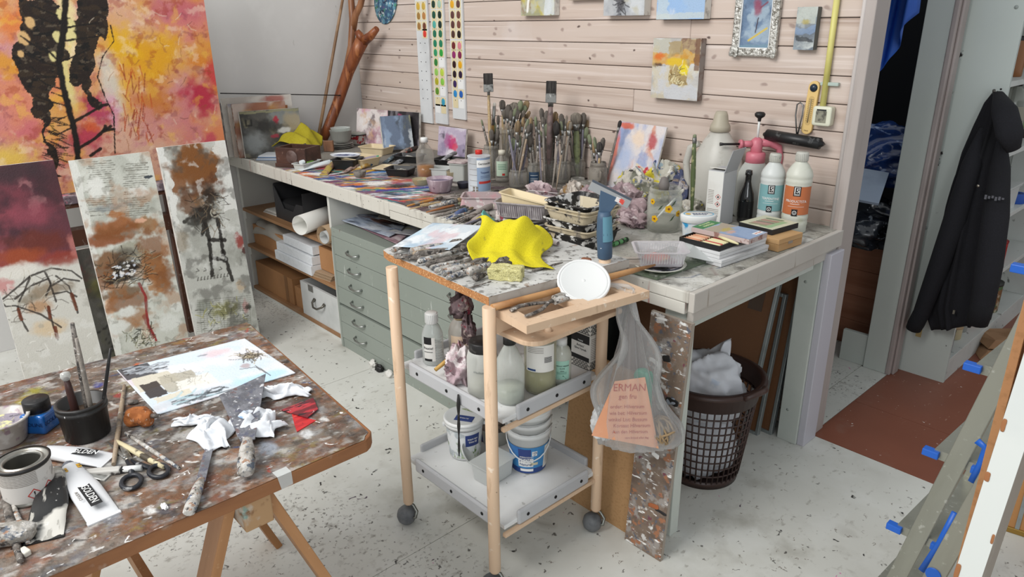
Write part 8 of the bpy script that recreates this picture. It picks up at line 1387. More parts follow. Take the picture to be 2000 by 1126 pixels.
pts2 = [(.010*cos(a), L*.17-.0+.01*sin(a)) for a in [PI*i/8 for i in range(9)]]+[(-.010*cos(a), -L*.27-.01*sin(a)) for a in [PI*i/8 for i in range(9)]]; MB().prism(pts2, .0121, .0128, X=Matrix.Rotation(PI/2, 4, 'X')).mk('scale_window', M('scale_tan', 'c2a468', .5), t); TB([(0, -.014, -L*.27), (0, -.014, L*.17)], .0022, 8).mk('glass_tube', M('thermo_tube', '9a8a6a', .2), t)
lathe('top_knob', [(0, .02), (.01, .018), (.0145, .012), (.0145, 0)], M('knob_navy', '1c2a38', .25), t, 20, (0, -.0005, L/2-.024), (PI/2, 0, 0)); sc_ = MB()
for k in range(12): sc_.bx(-.009, -.004, -.0134, -.0128, -L*.24+L*.036*k, -L*.24+L*.036*k+.001); sc_.bx(.004, .009, -.0134, -.0128, -L*.24+L*.036*k, -L*.24+L*.036*k+.001)
sc_.mk('scale_marks', M('scale_brown', '5a4628', .6), t)['kind'] = 'stuff'; text(t, 'MADE', .006, M('scale_brown'), (0, -.0125, -L*.43), (PI/2, 0, 0))
A, B = GY(1490, 262, YW-.05), GY(1608, 282, YW-.05); t = thing('brayer', 'black rubber brayer roller hanging from its wire handle', 'roller', ((A.x+B.x)/2, YW-.045, (A.z+B.z)/2), rot=(0, math.atan2(-(B.z-A.z), B.x-A.x), 0)); L = (B-A).length; TB([(-L/2, 0, 0), (-L/2+.012, 0, 0), (-L/2+.014, 0, 0), (L/2-.014, 0, 0), (L/2-.012, 0, 0), (L/2, 0, 0)], [.006, .014, .021, .021, .014, .006], 18).mk('rubber_roll', M('roller_black', '1a1a1b', .4, ly=(('n', 40, .6, .66, '4a4a4a'), ('v', 24, .04, .09, 'a89a98', {'p': .1, 'dis': 1.5}))), t)
h1 = GY(1555, 262, YW-.03); h2 = GY(1561, 200, YW-.02); o0 = Vector(t.location); Rm = Euler(t.rotation_euler).to_matrix().inverted(); lw = lambda px, py, y: Rm @ (GY(px, py, y)-o0)
TB([lw(1556, 262, YW-.03), lw(1554, 225, YW-.02), lw(1557, 204, YW-.02), lw(1563, 200, YW-.02), lw(1569, 206, YW-.02), lw(1567, 225, YW-.02), lw(1558, 262, YW-.03)], .0028, 8).mk('wire_handle', M('wire_steel', '7d7f80', .3, metal=.9), t)
# ================================================================ STORED UNDER THE BENCH
m_cb = M('cardboard', 'a5784f', .8, ly=(('n', 6, .45, .7, '956a44', {'s': .6}), ('n', 80, .55, .7, 'b5895f', {'s': .4})))
def shbox(nm, lab, cat, x0, x1, y0, y1, z0, z1, mat, lid=None):
    t = thing(nm, lab, cat, ((x0+x1)/2, (y0+y1)/2, z0)); w, d, h = (x1-x0)/2, (y1-y0)/2, z1-z0
    BX(-w, w, -d, d, 0, h).mk('box_body', mat, t, bev=.002); return t, w, d, h
Yf = 1.72
def zx(px, py, Y=Yf): p = GY(px, py, Y); return p.x, p.z
# top shelf: black file box, paper, rolls
xa, _ = zx(533, 400); xb, _ = zx(590, 420)
t = thing('file_box', 'black plastic magazine file with scooped front on the upper shelf', 'file box', ((xa+xb)/2-.02, 1.88, z1s)); w_, d_, h_ = (xb-xa)/2-.005, .14, .20
m_fb = M('file_black', '2b2b2d', .45)
MB().add([(-w_, -d_, 0), (w_, -d_, 0), (w_, -d_, h_*.62), (w_*.55, -d_, h_*.60), (w_*.3, -d_, h_*.35), (-w_*.35, -d_, h_*.35), (-w_*.6, -d_, h_*.6), (-w_, -d_, h_*.98)]+[(x, -d_+.004, z) for x, z in ((-w_, 0), (w_, 0), (w_, h_*.62), (w_*.55, h_*.6), (w_*.3, h_*.35), (-w_*.35, h_*.35), (-w_*.6, h_*.6), (-w_, h_*.98))], [tuple(range(8)), tuple(reversed(range(8, 16)))]+[(i, i+8, (i+1) % 8+8, (i+1) % 8) for i in range(8)]).mk('front_panel', m_fb, t)
BX(-w_, -w_+.004, -d_+.004, d_, 0, h_).mk('side_panel', m_fb, t); BX(w_-.004, w_, -d_+.004, d_, 0, h_*.95).mk('side_panel', m_fb, t); BX(-w_, w_, d_-.004, d_, 0, h_).mk('back_panel', m_fb, t); BX(-w_+.006, w_-.006, -d_+.01, d_-.006, .004, h_*.5).mk('folders', M('folder_black', '1a1a1c', .7), t)
t = thing('paper_stack', 'small stack of white paper left of the black file', 'paper', (xa-.10, 1.85, z1s), .05)
for k in range(6): BX(-.09+.006*k, .085-.003*k, -.11+.004*(k % 3), .11, .004*k, .004*k+.0032).mk('paper_sheet', M('paper_%d' % (k % 2), ('c9c7c2', 'b5b2ab')[k % 2], .8), t)
def roll(lab, px, py, r, L, mat, inner, z, rz=.25, n=28, zoff=0):
    p = GY(px, py, 1.655); t = thing('paper_roll', lab, 'roll', (p.x, 1.655, z+r+.001), rz)
    P = [[(rr*cos(a), y, rr*sin(a)) for y in (0, L)] for a, rr in [(-.6+2*PI*1.6*k/60, r-.004*k/60*1.6) for k in range(61)]]; o = MB().grid(P).mk('rolled_sheet', mat, t); s = o.modifiers.new('thickness', 'SOLIDIFY'); s.thickness = .0012; return t
roll('white rolled paper poking out of the upper shelf', 583, 419, .054, .30, M('roll_white', 'd6d5cf', .7), None, z1s, .35); roll('brown kraft paper roll with grey core beside the divider', 629, 440, .05, .32, M('roll_kraft', '9a8266', .8, ly=(('n', 8, .5, .65, '8a7155'),)), None, z1s, .2); t = roll('inner grey paper roll inside the kraft roll', 630, 440, .034, .30, M('roll_grey', 'a9aaa8', .7), None, z1s+.006, .2)
p = GY(628, 405, 1.9); t = thing('kraft_wrap', 'folded kraft paper behind the rolls', 'paper', (p.x+.02, 2.05, z1s), .3); rblock(.16, .2, .13, 8, .2, .012).mk('paper_fold', M('roll_kraft', '9a8266'), t)
# middle shelf
xa, za = zx(470, 470); xb, _ = zx(537, 500); t, w, d, h = shbox('cardboard_box', 'flat brown cardboard box draped with bubble wrap on the middle shelf', 'box', -4.28, -3.80, 1.73, 2.1, z2s, z2s+.125, m_cb)
def bw(u, v): return (-.22+.42*u, -.19+.3*v-.012, .128+.03*abs(sin(3*u+2*v))+.010*sin(14*u)*sin(11*v)-(.06*(.12-v)/.12 if v < .12 else 0))
o = cloth('bubble_wrap', 0, 0, bw, thinglass('bubble_film', 'b5b1a8', .35, .3), None, 34, 26, (t.location.x, t.location.y, t.location.z)); tag(o, 'cloudy bubble wrap lying on the flat cardboard box', 'bubble wrap')
t = thing('cardboard_sheets', 'two loose cardboard sheets on top of the bubble wrap', 'cardboard', (-4.02, 1.90, z2s+.172), .08)
for k in range(2): BX(-.16+.03*k, .15, -.12, .12, .006*k, .006*k+.004).mk('sheet', m_cb, t)
m_foam = M('foam_white', 'd2d6d9', .8, ly=(('n', 60, .5, .65, 'c3c8cc', {'s': .6}),))
x0, zz = zx(541, 500, 1.69); x1, _ = zx(610, 520, 1.69)
for k, (lab, dx, hh) in enumerate((('lowest white foam block of three on the middle shelf', 0, .055), ('middle white foam block, set back a little', .012, .05), ('topmost white foam block, shortest of the three', .09, .05))):
    t, w, d, h = shbox('foam_block', lab, 'foam block', x0+dx, x1, 1.68+.01*k, 1.83, z2s+.001+.056*k, z2s+.056*k+hh, m_foam)
xa, _ = zx(607, 500); t, w, d, h = shbox('cardboard_box', 'upright cardboard box beside the divider on the middle shelf', 'box', xa+.06, -3.225, 1.74, 2.1, z2s+.03, z2s+.16, m_cb)
t = thing('folded_packing', 'sheaf of folded brown packing paper and cardboard under the upright box', 'paper', (xa+.12, 1.83, z2s), .12)
for k in range(5): BX(-.13+.008*k, .085, -.135+.004*k, .12, .0055*k, .0055*k+.0045).mk('paper_fold', M('pack_%d' % (k % 2), ('a38c72', '8d765c')[k % 2], .85), t)
t = thing('portfolio', 'dark flat portfolio under the flat cardboard box', 'folder', (-3.95, 1.87, z2s-.0175), 0); t.location.z = z3s+.165; BX(-.18, .2, -.14, .2, 0, .006).mk('cover', M('folder_grey', '4a4845', .6), t); t.location = (-3.62, 1.86, z2s+.0005)
t.location = (-3.66, 1.93, z2s+.0005)
# bottom shelf
xb, _ = zx(586, 600, 1.70); t, w, d, h = shbox('cardboard_box', 'long brown cardboard box at the bottom left of the shelf', 'box', -4.28, xb-.10, 1.715, 2.2, z3s, z3s+.165, M('cardboard_tan', '9a6f47', .8, ly=(('n', 6, .45, .7, '8a6240', {'s': .6}),))); BX(w-.10, w-.06, -d-.001, -d, 0, h).mk('tape_band', M('tape_tan', '7d5836', .5), t)
t, w, d, h = shbox('cardboard_box', 'small cardboard box next to the long one on the bottom shelf', 'box', xb-.095, xb+.02, 1.725, 2.1, z3s, z3s+.125, m_cb)
x0, _ = zx(592, 600, 1.70); t = thing('drawer_box', 'white wooden drawer box with metal handle on the bottom shelf', 'drawer', ((x0-3.215)/2, 1.70, z3s)); w = (-3.215-x0)/2; hD = .20; m_dr = M('drawer_white', 'c6c8c6', .5, ly=(('n', 5, .5, .7, 'b5b8b6'), ('v', 14, .04, .1, 'b5ad92', {'p': .1})))
BX(-w, w, 0, .016, 0, hD).mk('front_board', m_dr, t, bev=.001); BX(-w, -w+.012, .016, .4, 0, hD).mk('side_board', m_dr, t); BX(w-.012, w, .016, .4, 0, hD).mk('side_board', m_dr, t); BX(-w+.012, w-.012, .016, .39, 0, .01).mk('drawer_floor', m_dr, t)
TB([(-.055, 0, .13), (-.052, -.02, .115), (-.02, -.034, .10), (.02, -.034, .10), (.052, -.02, .115), (.055, 0, .13)], [.011, .006, .0055, .0055, .006, .011], 8).mk('handle', M('handle_bronze', '6d6a62', .35, metal=.8), t); BX(-w*.55, -w*.3, -.003, .0, hD-.035, hD).mk('label_holder', M('holder_metal', '9a9a96', .35, metal=.7), t)
# prints on the plan chest
lab = ('black and brown painted print, topmost of the sheets on the plan chest', 'pale blue-edged print under the dark one on the plan chest', 'long print with a pink edge hanging off the plan chest', 'white print with a yellow patch at the right of the chest top', 'large pale print lowest in the chest-top pile', 'curled beige sheet rising behind the prints')
specs = [([(690, 418), (783, 450), (800, 432), (735, 418)], ('2b2426', '6a4030', '8fa0b8', 'b8c0c8'), .028), ([(667, 430), (760, 462), (790, 447), (700, 421)], ('aab6c8', 'd2d6dc', '5d6a80', '2f3038'), .018), ([(680, 433), (775, 476), (800, 455), (720, 430)], ('8a6a74', 'b59aa0', '3a3338', 'd2c8c8'), .010), ([(752, 452), (850, 465), (860, 430), (800, 440)], ('d5d6d8', 'b9bac6', 'b5b53a', '8a8f9c'), .022), ([(770, 474), (880, 488), (900, 462), (800, 455)], ('c9d3dc', 'e0e3e4', 'b89aa2', '8d9aa8'), .004), ([(738, 424), (790, 438), (800, 420), (745, 410)], ('8f8a80', '9a958a', '7d786e', 'a8a398'), .045)]
for k, (pts, cols, dz) in enumerate(specs):
    q = [G(*p, ct+dz) for p in pts]; q[2].y = min(q[2].y, 2.2); c = Cv(.24, .2, 50, 42, cols[0], 200+k); c.cloud(cols[1], 14, .5, .6, .9); c.cloud(cols[2], 16, .56, .64, .9); c.cloud(cols[3], 18, .6, .68, .9)
    o = sheet(c, 'painted_print', None, lambda u, v, q=q: tuple(quad(q[0], q[1], q[2], q[3])(u, v, .24, .2))); z_ = o.modifiers.new('thickness', 'SOLIDIFY'); z_.thickness = .0014; tag(o, lab[k], 'print')
# scraps on the floor by the chest
for k, (px, py, lab, m) in enumerate(((733, 712, 'white crumpled paper scrap on the floor at the chest plinth', M('scrap_white', 'd6d4ce', .8)), (745, 722, 'black crumpled scrap on the floor at the chest plinth', m_dark), (765, 733, 'flattened white scrap lying along the chest plinth', M('scrap_white', 'd6d4ce', .8)))):
    tag(crumple('paper_scrap', .028, .018, .03, 70+k, m, None, G(px, py, 0)+V3((0, -.012, 0)), 16), lab, 'scrap')

# ================================================================ RECESS BEHIND THE PLANK WALL
m_tarp = M('tarp_blue', '2a62c4', .6, ly=(('n', 4, .45, .65, '1f4da0', {'st': (1, 1, .3)}), ('n', 30, .6, .7, '3a66b5', {'s': .4})), bump=(20, .3, (1, 1, .2)))
TL, TR = GY(1690, 205, 2.95), GY(1797, 25, 2.95)
def tarp(u, v): # hanging sheet with vertical folds, lower edge slanting
    x = TL.x-.12+(TR.x-TL.x+.12)*u; zb = TL.z+(TR.z-TL.z)*u**1.5; z = 2.1-(2.1-zb)*v; y = 2.95+.05*sin(11*u+1)+.025*sin(23*u+3*v)+.03*(1-u)*v; return (x, y, z)
tag(cloth('blue_tarp', 0, 0, tarp, m_tarp, None, 46, 30), 'blue tarpaulin hanging in the dark recess behind the plank wall', 'tarpaulin')
m_crate = M('crate_wood', 'a87258', .6, ly=(('n', 10, .45, .65, '8f5c42', {'st': (.1, 1, 1)}), ('v', 6, .02, .06, '3f2418', {'p': .3, 'st': (1, .01, 1)})))
cr = thing('wooden_crate', 'reddish-brown wooden crate panel standing in the recess', 'crate', (-1.62, 3.60, 0))
for k in range(4): BX(-.62, .42, 0, .02, .135*k, .135*k+.1335).mk('board', m_crate, cr, bev=.001)
BX(-.62, -.60, .02, .6, 0, .54).mk('end_board', m_crate, cr); BX(.40, .42, .02, .6, 0, .54).mk('end_board', m_crate, cr); BX(-.6, .4, .02, .58, .5, .53).mk('lid_board', m_crate, cr)
m_film = M('film_dark', '23262c', .15, ly=(('n', 7, .45, .6, '3a3f48'), ('n', 20, .62, .67, '9aa3ad', {'dis': 1.5})), bump=(12, 1.0), coat=.5)
tag(crumple('plastic_bag', .36, .2, .22, 81, m_film, None, (-1.5, 3.60, .55), 44, .3), 'dark crumpled plastic sheeting on the wooden crate', 'plastic sheet')
t = thing('tilted_board', 'pale blue-grey board lying tilted on the dark plastic', 'board', GY(1690, 372, 3.32), rot=(.42, .1, .3)); BX(-.24, .07, -.09, .15, 0, .012).mk('panel_sheet', M('panel_bluegrey', '8f9cae', .5, ly=(('n', 6, .5, .7, '7f8c9e'),)), t)
m_fblue = M('film_blue', '22407d', .2, ly=(('n', 6, .45, .6, '1c2f5c'), ('n', 16, .6, .66, '8da3cc', {'dis': 1.2})), bump=(10, 1.0), coat=.4); tag(crumple('plastic_bag', .34, .2, .26, 83, m_fblue, None, (-1.46, 3.68, .84), 44, .3), 'shiny blue plastic bag piled above the tilted board', 'plastic sheet')

# ================================================================ TALL SHELF ON THE RIGHT
rs = thing('tall_shelf', 'tall white bookshelf seen end-on beyond the brown floor', 'shelf', (0, 0, 0)); m_sp = M('shelf_panel', 'bcc4bf', .5, ly=(('n', 2, .4, .8, 'b0b8b3', {'s': .6}), ('v', 7, .03, .06, '8a918c', {'p': .12}), ('n', 18, .68, .72, '2a2826', {'mask': (5, .58, .62)}))); m_sw = M('shelf_white', 'c9ccc8', .5, ly=(('n', 5, .5, .75, 'b5b8b4', {'s': .6}), ('n', 20, .66, .72, '4a4742', {'s': .8})))
BX(-1.066, -.85, 3.483, 3.503, 0, 2.4).mk('end_panel', m_sp, rs, bev=.001); BX(-1.066, -1.056, 3.503, 5.9, 0, 2.4).mk('back_panel', M('shelf_backing', '8d918c', .7), rs); BX(-1.055, -.85, 5.88, 5.90, 0, 2.4).mk('end_panel', m_sp, rs)
for z in (.115, .415, .724, 1.042, 1.35, 1.66, 1.97): BX(-1.055, -.85, 3.504, 5.879, z-.022, z).mk('shelf_board', m_sw, rs, bev=.001)
BX(-.868, -.852, 3.504, 5.879, 0, .092).mk('kick_board', m_sw, rs)
for y in (4.7,): BX(-1.055, -.851, y, y+.02, .116, 2.4).mk('upright', m_sw, rs)
for pts in (((1884, 22), (1985, 14)), ((1858, 180),), ((1833, 317),), ((1808, 445),)):
    for px, py in pts: q = GY(px, py, 3.483); lathe('screw_plug', [(0, .002), (.007, .0015), (.008, 0)], M('plug_grey', '8f9692', .5), rs, 12, (q.x, 3.4828, q.z), (PI/2, 0, 0))
for px, py in ((1860, 168), (1858, 181), (1834, 310), (1832, 322), (1955, 174)): q = GY(px, py, 3.483); lathe('shelf_hole', [(0, .0008), (.004, .0006), (.004, 0)], m_ink, rs, 10, (q.x, 3.4828, q.z), (PI/2, 0, 0))
def onshelf(px, py, z): return GX(px, py, -.94)
def cyl_item(nm, lab, cat, y, z, r, h, mat, capm=None, x=-.93):
    t = thing(nm, lab, cat, (x, y, z)); lathe('body', [(0, 0), (r*.95, 0), (r, .004), (r, h*.94), (r*.97, h), (0, h)], mat, t, 22)
    if capm: lathe('lid', [(r*1.02, h*.93), (r*1.04, h*.94), (r*1.04, h*1.04), (0, h*1.04)], capm, t, 22)
    return t
b = V3((-.915, 3.87, 1.042)); t = thing('water_bottle', 'large clear ribbed plastic bottle on the tall shelf', 'bottle', b); lathe('bottle_body', [(0, 0), (.052, 0), (.056, .01), (.056, .05), (.053, .056), (.056, .062), (.056, .10), (.053, .106), (.056, .112), (.056, .2), (.04, .245), (.018, .262), (.018, .275)], thinglass('bottle_pet', 'a9aca2', .35, .15), t); lathe('bottle_cap', [(.018, .265), (.021, .265), (.021, .285), (0, .286)], m_dark, t); band(t, .0566, facing(b), 1.2, .12, .18, M('bottle_label', '8d8a7c', .6))
cyl_item('jar', 'green-labelled jar behind the clear ribbed bottle', 'jar', 4.02, 1.042, .045, .11, M('jar_greenlabel', '5d7a4a', .5, ly=(('n', 20, .5, .56, 'b5b09a'),)), M('lid_dark', '2f302c', .5)); cyl_item('paint_can', 'dark can at the right edge of the upper shelf', 'can', 4.25, 1.042, .055, .16, M('can_dark', '3a3430', .5), m_dark)
cyl_item('bottle', 'orange-brown bottle on the top visible shelf', 'bottle', 3.80, 1.35, .04, .16, M('bottle_amber', '8a5a34', .3), m_dark); cyl_item('bottle', 'tall grey bottle beside the orange-brown one', 'bottle', 3.66, 1.35, .035, .2, gl_milk, m_white)
t = thing('storage_box', 'clear plastic box half full of dark red pigment on the shelf', 'container', (-.93, 4.02, .724)); tray('box_body', .13, .2, .11, .92, gl_frost, t); BX(-.05, .05, -.085, .085, .004, .06).mk('red_pigment', M('pigment_red', '5a1f1c', .8), t); BX(-.072, .072, -.108, .108, .114, .122).mk('box_lid', gl_frost, t)
t = thing('tape_roll', 'bright blue tape roll next to the pigment box', 'tape', (-.90, 4.22, .724)); lathe('roll_body', [(.02, 0), (.045, 0), (.046, .003), (.046, .045), (.045, .048), (.02, .048), (.02, 0)], M('tape_blue', '1f4fa5', .4), t, 24)
cyl_item('paint_can', 'small grey paint can on the shelf behind the jacket', 'can', 4.10, .415, .048, .12, M('can_grey', '77756f', .4, metal=.4), M('lid_dark', '2f302c', .5)); cyl_item('paint_can', 'bright red can on the shelf behind the jacket', 'can', 4.24, .415, .045, .10, M('can_red', 'a5201c', .4), M('can_red_lid', '8a1a18', .4)); cyl_item('paint_can', 'green and rust can low on the tall shelf', 'can', 4.30, .115, .055, .16, M('can_rust', '7d5a3c', .4, ly=(('n', 14, .5, .56, '4a6a45'), ('n', 20, .58, .64, 'b5a890'))), M('lid_dark', '2f302c', .5)); cyl_item('jar', 'orange jar on the bottom shelf board', 'jar', 4.02, .115, .035, .1, M('jar_orange', 'c25a2c', .4), M('jar_cream', 'c9b894', .5)); cyl_item('jar', 'cream squat jar on the bottom shelf board', 'jar', 3.78, .115, .04, .06, M('jar_cream2', 'b5a888', .5), M('jar_lid_tan', 'a58a68', .5)); cyl_item('bottle', 'dark blue bottle at the near end of the bottom shelf', 'bottle', 3.58, .115, .022, .11, M('bottle_navy', '1c2a4a', .3), m_dark, -.89); cyl_item('jar', 'grey jar beside the cream squat jar', 'jar', 3.90, .115, .03, .075, M('jar_grey', '8f8f8a', .5), m_white)
# jacket hung on the shelf end
m_jk = M('jacket_black', '17171c', .95, ly=(('n', 200, .5, .7, '1f1f26', {'s': .6}), ('n', 3, .5, .7, '101014')), bump=(200, .2))
jk = thing('black_jacket', 'black hooded jacket hanging on the end of the tall shelf', 'jacket', GY(1950, 178, 3.44)); o0 = Vector(jk.location)
JP = [(1942, 178, 1966, 186), (1925, 200, 1972, 215), (1905, 245, 1975, 262), (1885, 295, 1972, 300), (1872, 345, 1966, 350), (1855, 400, 1962, 410), (1838, 460, 1958, 470), (1818, 540, 1953, 530), (1808, 600, 1948, 580), (1822, 640, 1938, 622)]
YJ = 3.47; P = []
for i, (xa, ya, xb, yb) in enumerate(JP):
    a, b_ = GY(xa, ya, YJ), GY(xb, yb, YJ); row = []
    for k in range(37):
        u = k/36; p = a.lerp(b_, u); fold = .028*sin(u*16+i*.25)+.018*sin(u*37+i*.6); th = .055*sin(PI*u)**.6*min(1, .35+i*.12)
        row.append((p.x-o0.x, YJ-.015-th-max(-.0, fold)*min(1, i*.25)-o0.y, p.z-o0.z))
    P.append(row)
def refine(P, n):
    out = []
    for i in range(len(P)-1):
        for s in range(n): t_ = s/n; out.append([tuple(np.array(a)*(1-t_)+np.array(b)*t_) for a, b in zip(P[i], P[i+1])])
    out.append(P[-1]); return out
o = MB().grid(refine(P, 4)).mk('jacket_body', m_jk, jk); s = o.modifiers.new('thickness', 'SOLIDIFY'); s.thickness = .012; s.offset = -1
A = [GY(*p)-o0 for p in ((1918, 250, 3.43), (1898, 320, 3.40), (1865, 430, 3.38), (1830, 530, 3.38), (1800, 610, 3.39), (1790, 630, 3.39))]; TB(A, [.012, .045, .055, .05, .042, .04], 14, flat=.8).mk('sleeve', m_jk, jk); TB([A[4], A[5], A[5]+(A[5]-A[4])*.6], [.043, .044, .040], 14, flat=.8).mk('cuff', M('jacket_rib', '101014', .95, bump=(300, .5, (1, 1, .1))), jk)
A = [GY(*p)-o0 for p in ((1958, 250, 3.43), (1953, 330, 3.40), (1945, 420, 3.37), (1932, 520, 3.36), (1920, 590, 3.36), (1914, 612, 3.36))]; TB(A, [.012, .046, .06, .062, .056, .052], 14, flat=.8).mk('sleeve', m_jk, jk); TB([A[4], A[5], A[5]+(A[5]-A[4])*.9], [.056, .055, .05], 14, flat=.8).mk('cuff', M('jacket_rib'), jk)
A = [GY(*p)-o0 for p in ((1950, 182, 3.43), (1962, 215, 3.38), (1972, 260, 3.36), (1980, 292, 3.38))]; TB(A, [.02, .05, .055, .03], 14, flat=.6).mk('hood', m_jk, jk)
q = GY(1864, 605, 3.37)-o0; BX(q.x-.004, q.x+.004, q.y-.003, q.y+.003, q.z-.018, q.z).mk('zip_pull', M('zip_metal', '9a9488', .3, metal=.9), jk); q = GY(1912, 362, 3.35)-o0; lathe('snap_button', [(0, .003), (.006, .002), (.006, 0)], M('zip_metal'), jk, 12, (q.x, q.y-.012, q.z), (PI/2, 0, 0)); q = GY(1940, 385, 3.31)-o0; pr_ = MB(); [pr_.bx(q.x-.03+.012*k, q.x-.022+.012*k, q.y-.002, q.y, q.z-.012+.004*(k % 3), q.z+.006-.003*(k % 2)) for k in range(6)]; pr_.mk('chest_print', M('print_faded', '5a5a60', .9), jk)['kind'] = 'stuff'
p = GY(1948, 180, 3.48); TB([(p.x-o0.x, .04, p.z-o0.z), (p.x-o0.x, .0, p.z-o0.z-.004), (p.x-o0.x, -.012, p.z-o0.z+.012)], .006, 8).mk('coat_hook', M('hook_metal', '6d6a66', .3, metal=.9), jk)
q = GY(1794, 650, 3.478); t = thing('masking_tape', 'small tan tape scrap stuck low on the shelf end panel', 'tape', (q.x, 3.4825, q.z)); BX(-.012, .012, -.0012, 0, -.02, .02).mk('tape_piece', M('tape_masking', 'b5a06c', .6), t)
# paper bags on the brown floor
for k, (px, py, lab) in enumerate(((1975, 690, 'flat brown paper bag on the brown floor by the shelf, lower one'), (1978, 664, 'flat brown paper bag on the brown floor by the shelf, upper one'))):
    p = G(px, py, .012+.05*k); t = thing('paper_bag', lab, 'paper bag', (p.x, p.y, .002+.05*k), .5+.2*k); MB().add([(-.16, -.1, 0), (.2, -.1, 0), (.2, .12, 0), (-.16, .1, 0), (-.13, -.09, .045), (.2, -.09, .03), (.2, .11, .04), (-.12, .09, .03)], [(3, 2, 1, 0), (4, 5, 6, 7), (0, 1, 5, 4), (1, 2, 6, 5), (2, 3, 7, 6), (3, 0, 4, 7)]).mk('bag_body', M('bag_kraft', 'a5805f', .8, ly=(('n', 8, .5, .65, '94704f'),)), t, bev=.003)

# ================================================================ LADDER, POST AND BOARD AT THE RIGHT EDGE
ld = thing('step_ladder', 'aluminium step ladder with blue plastic caps leaning at the right edge', 'ladder', (0, 0, 0)); m_al = M('ladder_alu', '9a9a8f', .38, metal=.55, ly=(('n', 10, .45, .7, '8a8a7f', {'st': (1, 1, .2)}), ('n', 50, .62, .7, 'b5b5ac'))); m_bc = M('cap_ladderblue', '1f5fc0', .4)
Y1, Y2 = 1.75, 2.10
def rail(Y, a, b, ext0):
    A, B = GY(*a, Y), GY(*b, Y); d = (B-A)/(B.z-A.z); A0 = A-d*A.z; T = A+d*(1.95-A.z); ang_ = math.atan2(d.x, 1); L = (T-A0).length
    o = BX(-.021, .021, -.011, .011, 0, L).mk('side_rail', m_al, ld, A0, (0, ang_, 0), bev=.002); return A0, d, ang_
A1, d1, an = rail(Y1, (1753, 1126), (1965, 715), 0); A2 = A1+V3((.012, Y2-Y1, 0)); L_ = math.hypot(1.95, d1.x*1.95); BX(-.02, .02, -.011, .011, 0, L_).mk('side_rail', m_al, ld, A2, (0, an, 0), bev=.002); Y3 = 1.64; A3, d3, an3 = rail(Y3, (1829, 1120), (1940, 923), 0)
d2 = d1
zs_ = [GY(1795, 1048, Y1).z, GY(1870, 900, Y1).z, GY(1925, 752, Y1).z]; stp = zs_[1]-zs_[0]
for k in range(-1, 6):
    z = zs_[0]+stp*k
    if z < .05 or z > 1.8: continue
    c1 = A1+d1*z; c2 = V3((A2.x+d1.x*z, Y2, z))
    MB().add([(c1.x-.05, Y1-.004, z-.012), (c1.x+.055, Y1-.004, z-.012), (c2.x+.055, Y2+.004, z-.012), (c2.x-.05, Y2+.004, z-.012), (c1.x-.05, Y1-.004, z+.012), (c1.x+.055, Y1-.004, z+.012), (c2.x+.055, Y2+.004, z+.012), (c2.x-.05, Y2+.004, z+.012)], [(3, 2, 1, 0), (4, 5, 6, 7), (0, 1, 5, 4), (1, 2, 6, 5), (2, 3, 7, 6), (3, 0, 4, 7)]).mk('tread', m_al, ld)
    for x in (-.055, .05):
        BX(c1.x+x-.018, c1.x+x+.018, Y1-.016, Y1+.006, z-.009, z+.009).mk('tread_cap', m_bc, ld, bev=.002)
for pts in (((1800, 1114), (1836, 1060), (1866, 1001)), ((1898, 941), (1916, 905), (1926, 875), (1908, 860))): TB([GY(*p, 1.675) for p in pts], .009, 6, flat=.35, side=(0, 1, 0)).mk('hinge_arm', m_bc, ld)
q = GY(1822, 1122, Y3-.014); TB([q, q+V3((0, .03, 0))], .017, 14).mk('foot_cap', m_bc, ld); TB([(A1.x, Y1-.016, .024), (A1.x, Y1+.016, .024)], .024, 14).mk('foot_cap', m_bc, ld)
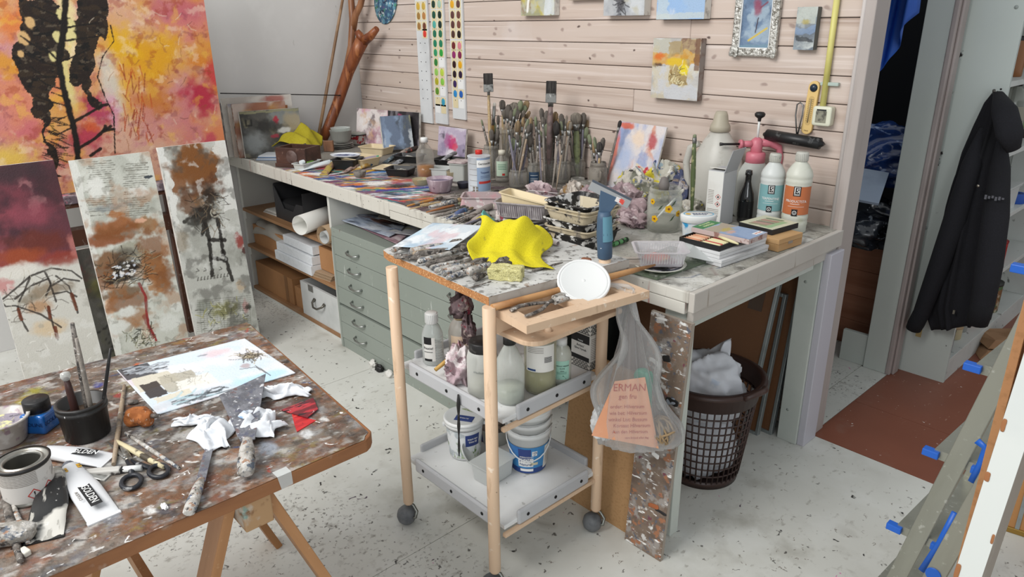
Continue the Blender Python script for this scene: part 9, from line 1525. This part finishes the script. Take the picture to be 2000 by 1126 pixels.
# peeling white post standing before the ladder's far rail
def post(nm, lab, Y, pts, th, mat, edge, H=1.9):
    (xa, ya), (xb, yb), wpx = pts; A, B = GY(xa, ya, Y), GY(xb, yb, Y); d = (B-A)/(B.z-A.z); A0 = A-d*A.z; W = (GY(xa+wpx, ya, Y)-A).length; L = math.sqrt(1+d.x**2)*H
    t = thing(nm, lab, 'post', A0, rot=(0, math.atan2(d.x, 1), 0)); BX(0, W, 0, th, 0, L).mk('post_core', edge, t, bev=.003); BX(.001, W-.001, -.0015, 0, .001, L).mk('paint_skin', mat, t); return t, W, L
m_peel = M('peeling_white', 'd3d6d2', .55, ly=(('n', 9, .66, .665, '9a6a48', {'st': (1, 1, .45)}), ('n', 14, .69, .695, 'a5764f', {'st': (1, 1, .5)}), ('n', 5, .5, .7, 'c6cac8', {'s': .5}), ('n', 30, .7, .73, '6d8ab5', {'s': .5})))
t, W, L = post('peeling_post', 'white wooden post with peeling paint at the right photo edge', 1.45, ((1861, 1126), (1983.7, 737), 47), .11, m_peel, M('post_side_shade', '8f857a', .7, ly=(('n', 8, .5, .7, 'a39a90'),)))  # grey side colour carries the shade on the post's flank
for k in range(11): z = .55+.11*k+R.uniform(-.03, .03); rblock(R.uniform(.004, .009), .002, R.uniform(.02, .06), 4, .5, .001).mk('bare_patch', M('bare_wood_patch', '9a6640', .8), t, (W*R.choice((.1, .5, .92)), -.0022, z))
t = thing('mdf_board', 'tan board edge standing between ladder and peeling post', 'board', GY(1893, 1040, 1.56)*1.0); A = GY(1886, 1030, 1.56); B = GY(1960.6, 737, 1.56); d = (B-A)/(B.z-A.z); A0 = A-d*A.z; t.location = A0; t.rotation_euler = (0, math.atan2(d.x, 1), 0); BX(0, .016, 0, .05, 0, 1.7).mk('panel_sheet', M('mdf_tan', 'b07f55', .7, ly=(('n', 60, .5, .7, 'a0724a'),)), t, bev=.001); BX(.016, .05, .01, .05, .02, 1.68).mk('panel_back', M('mdf_shadow', '7d5236', .8), t)
q = GX(1988, 720, A.x+.08); BX(.03, .05, .03, .05, .86, .875).mk('hanger_clip', M('wire_steel', '7d7f80', .3, metal=.9), t)
# framed board with gilt corner beyond the post
p = G(1968, 1038, 0); t = thing('gilt_frame', 'brown-backed frame with a gilt lower corner standing behind the post', 'picture frame', p+V3((-.02, 0, 0)), rot=(-.06, 0, .2)); BX(0, .5, 0, .012, .02, .7).mk('backing_panel', M('frame_backing', 'a87848', .7), t); BX(-.012, .5, -.006, .016, 0, .02).mk('frame_bar', M('gilt', '9a7a3c', .35, metal=.6), t, bev=.003); BX(-.012, .004, -.006, .016, .02, .7).mk('frame_bar', M('frame_brown', '8a5f3a', .5), t)
BX(.035, .047, -.004, 0, .02, .7).mk('frame_slip', m_fr, t)
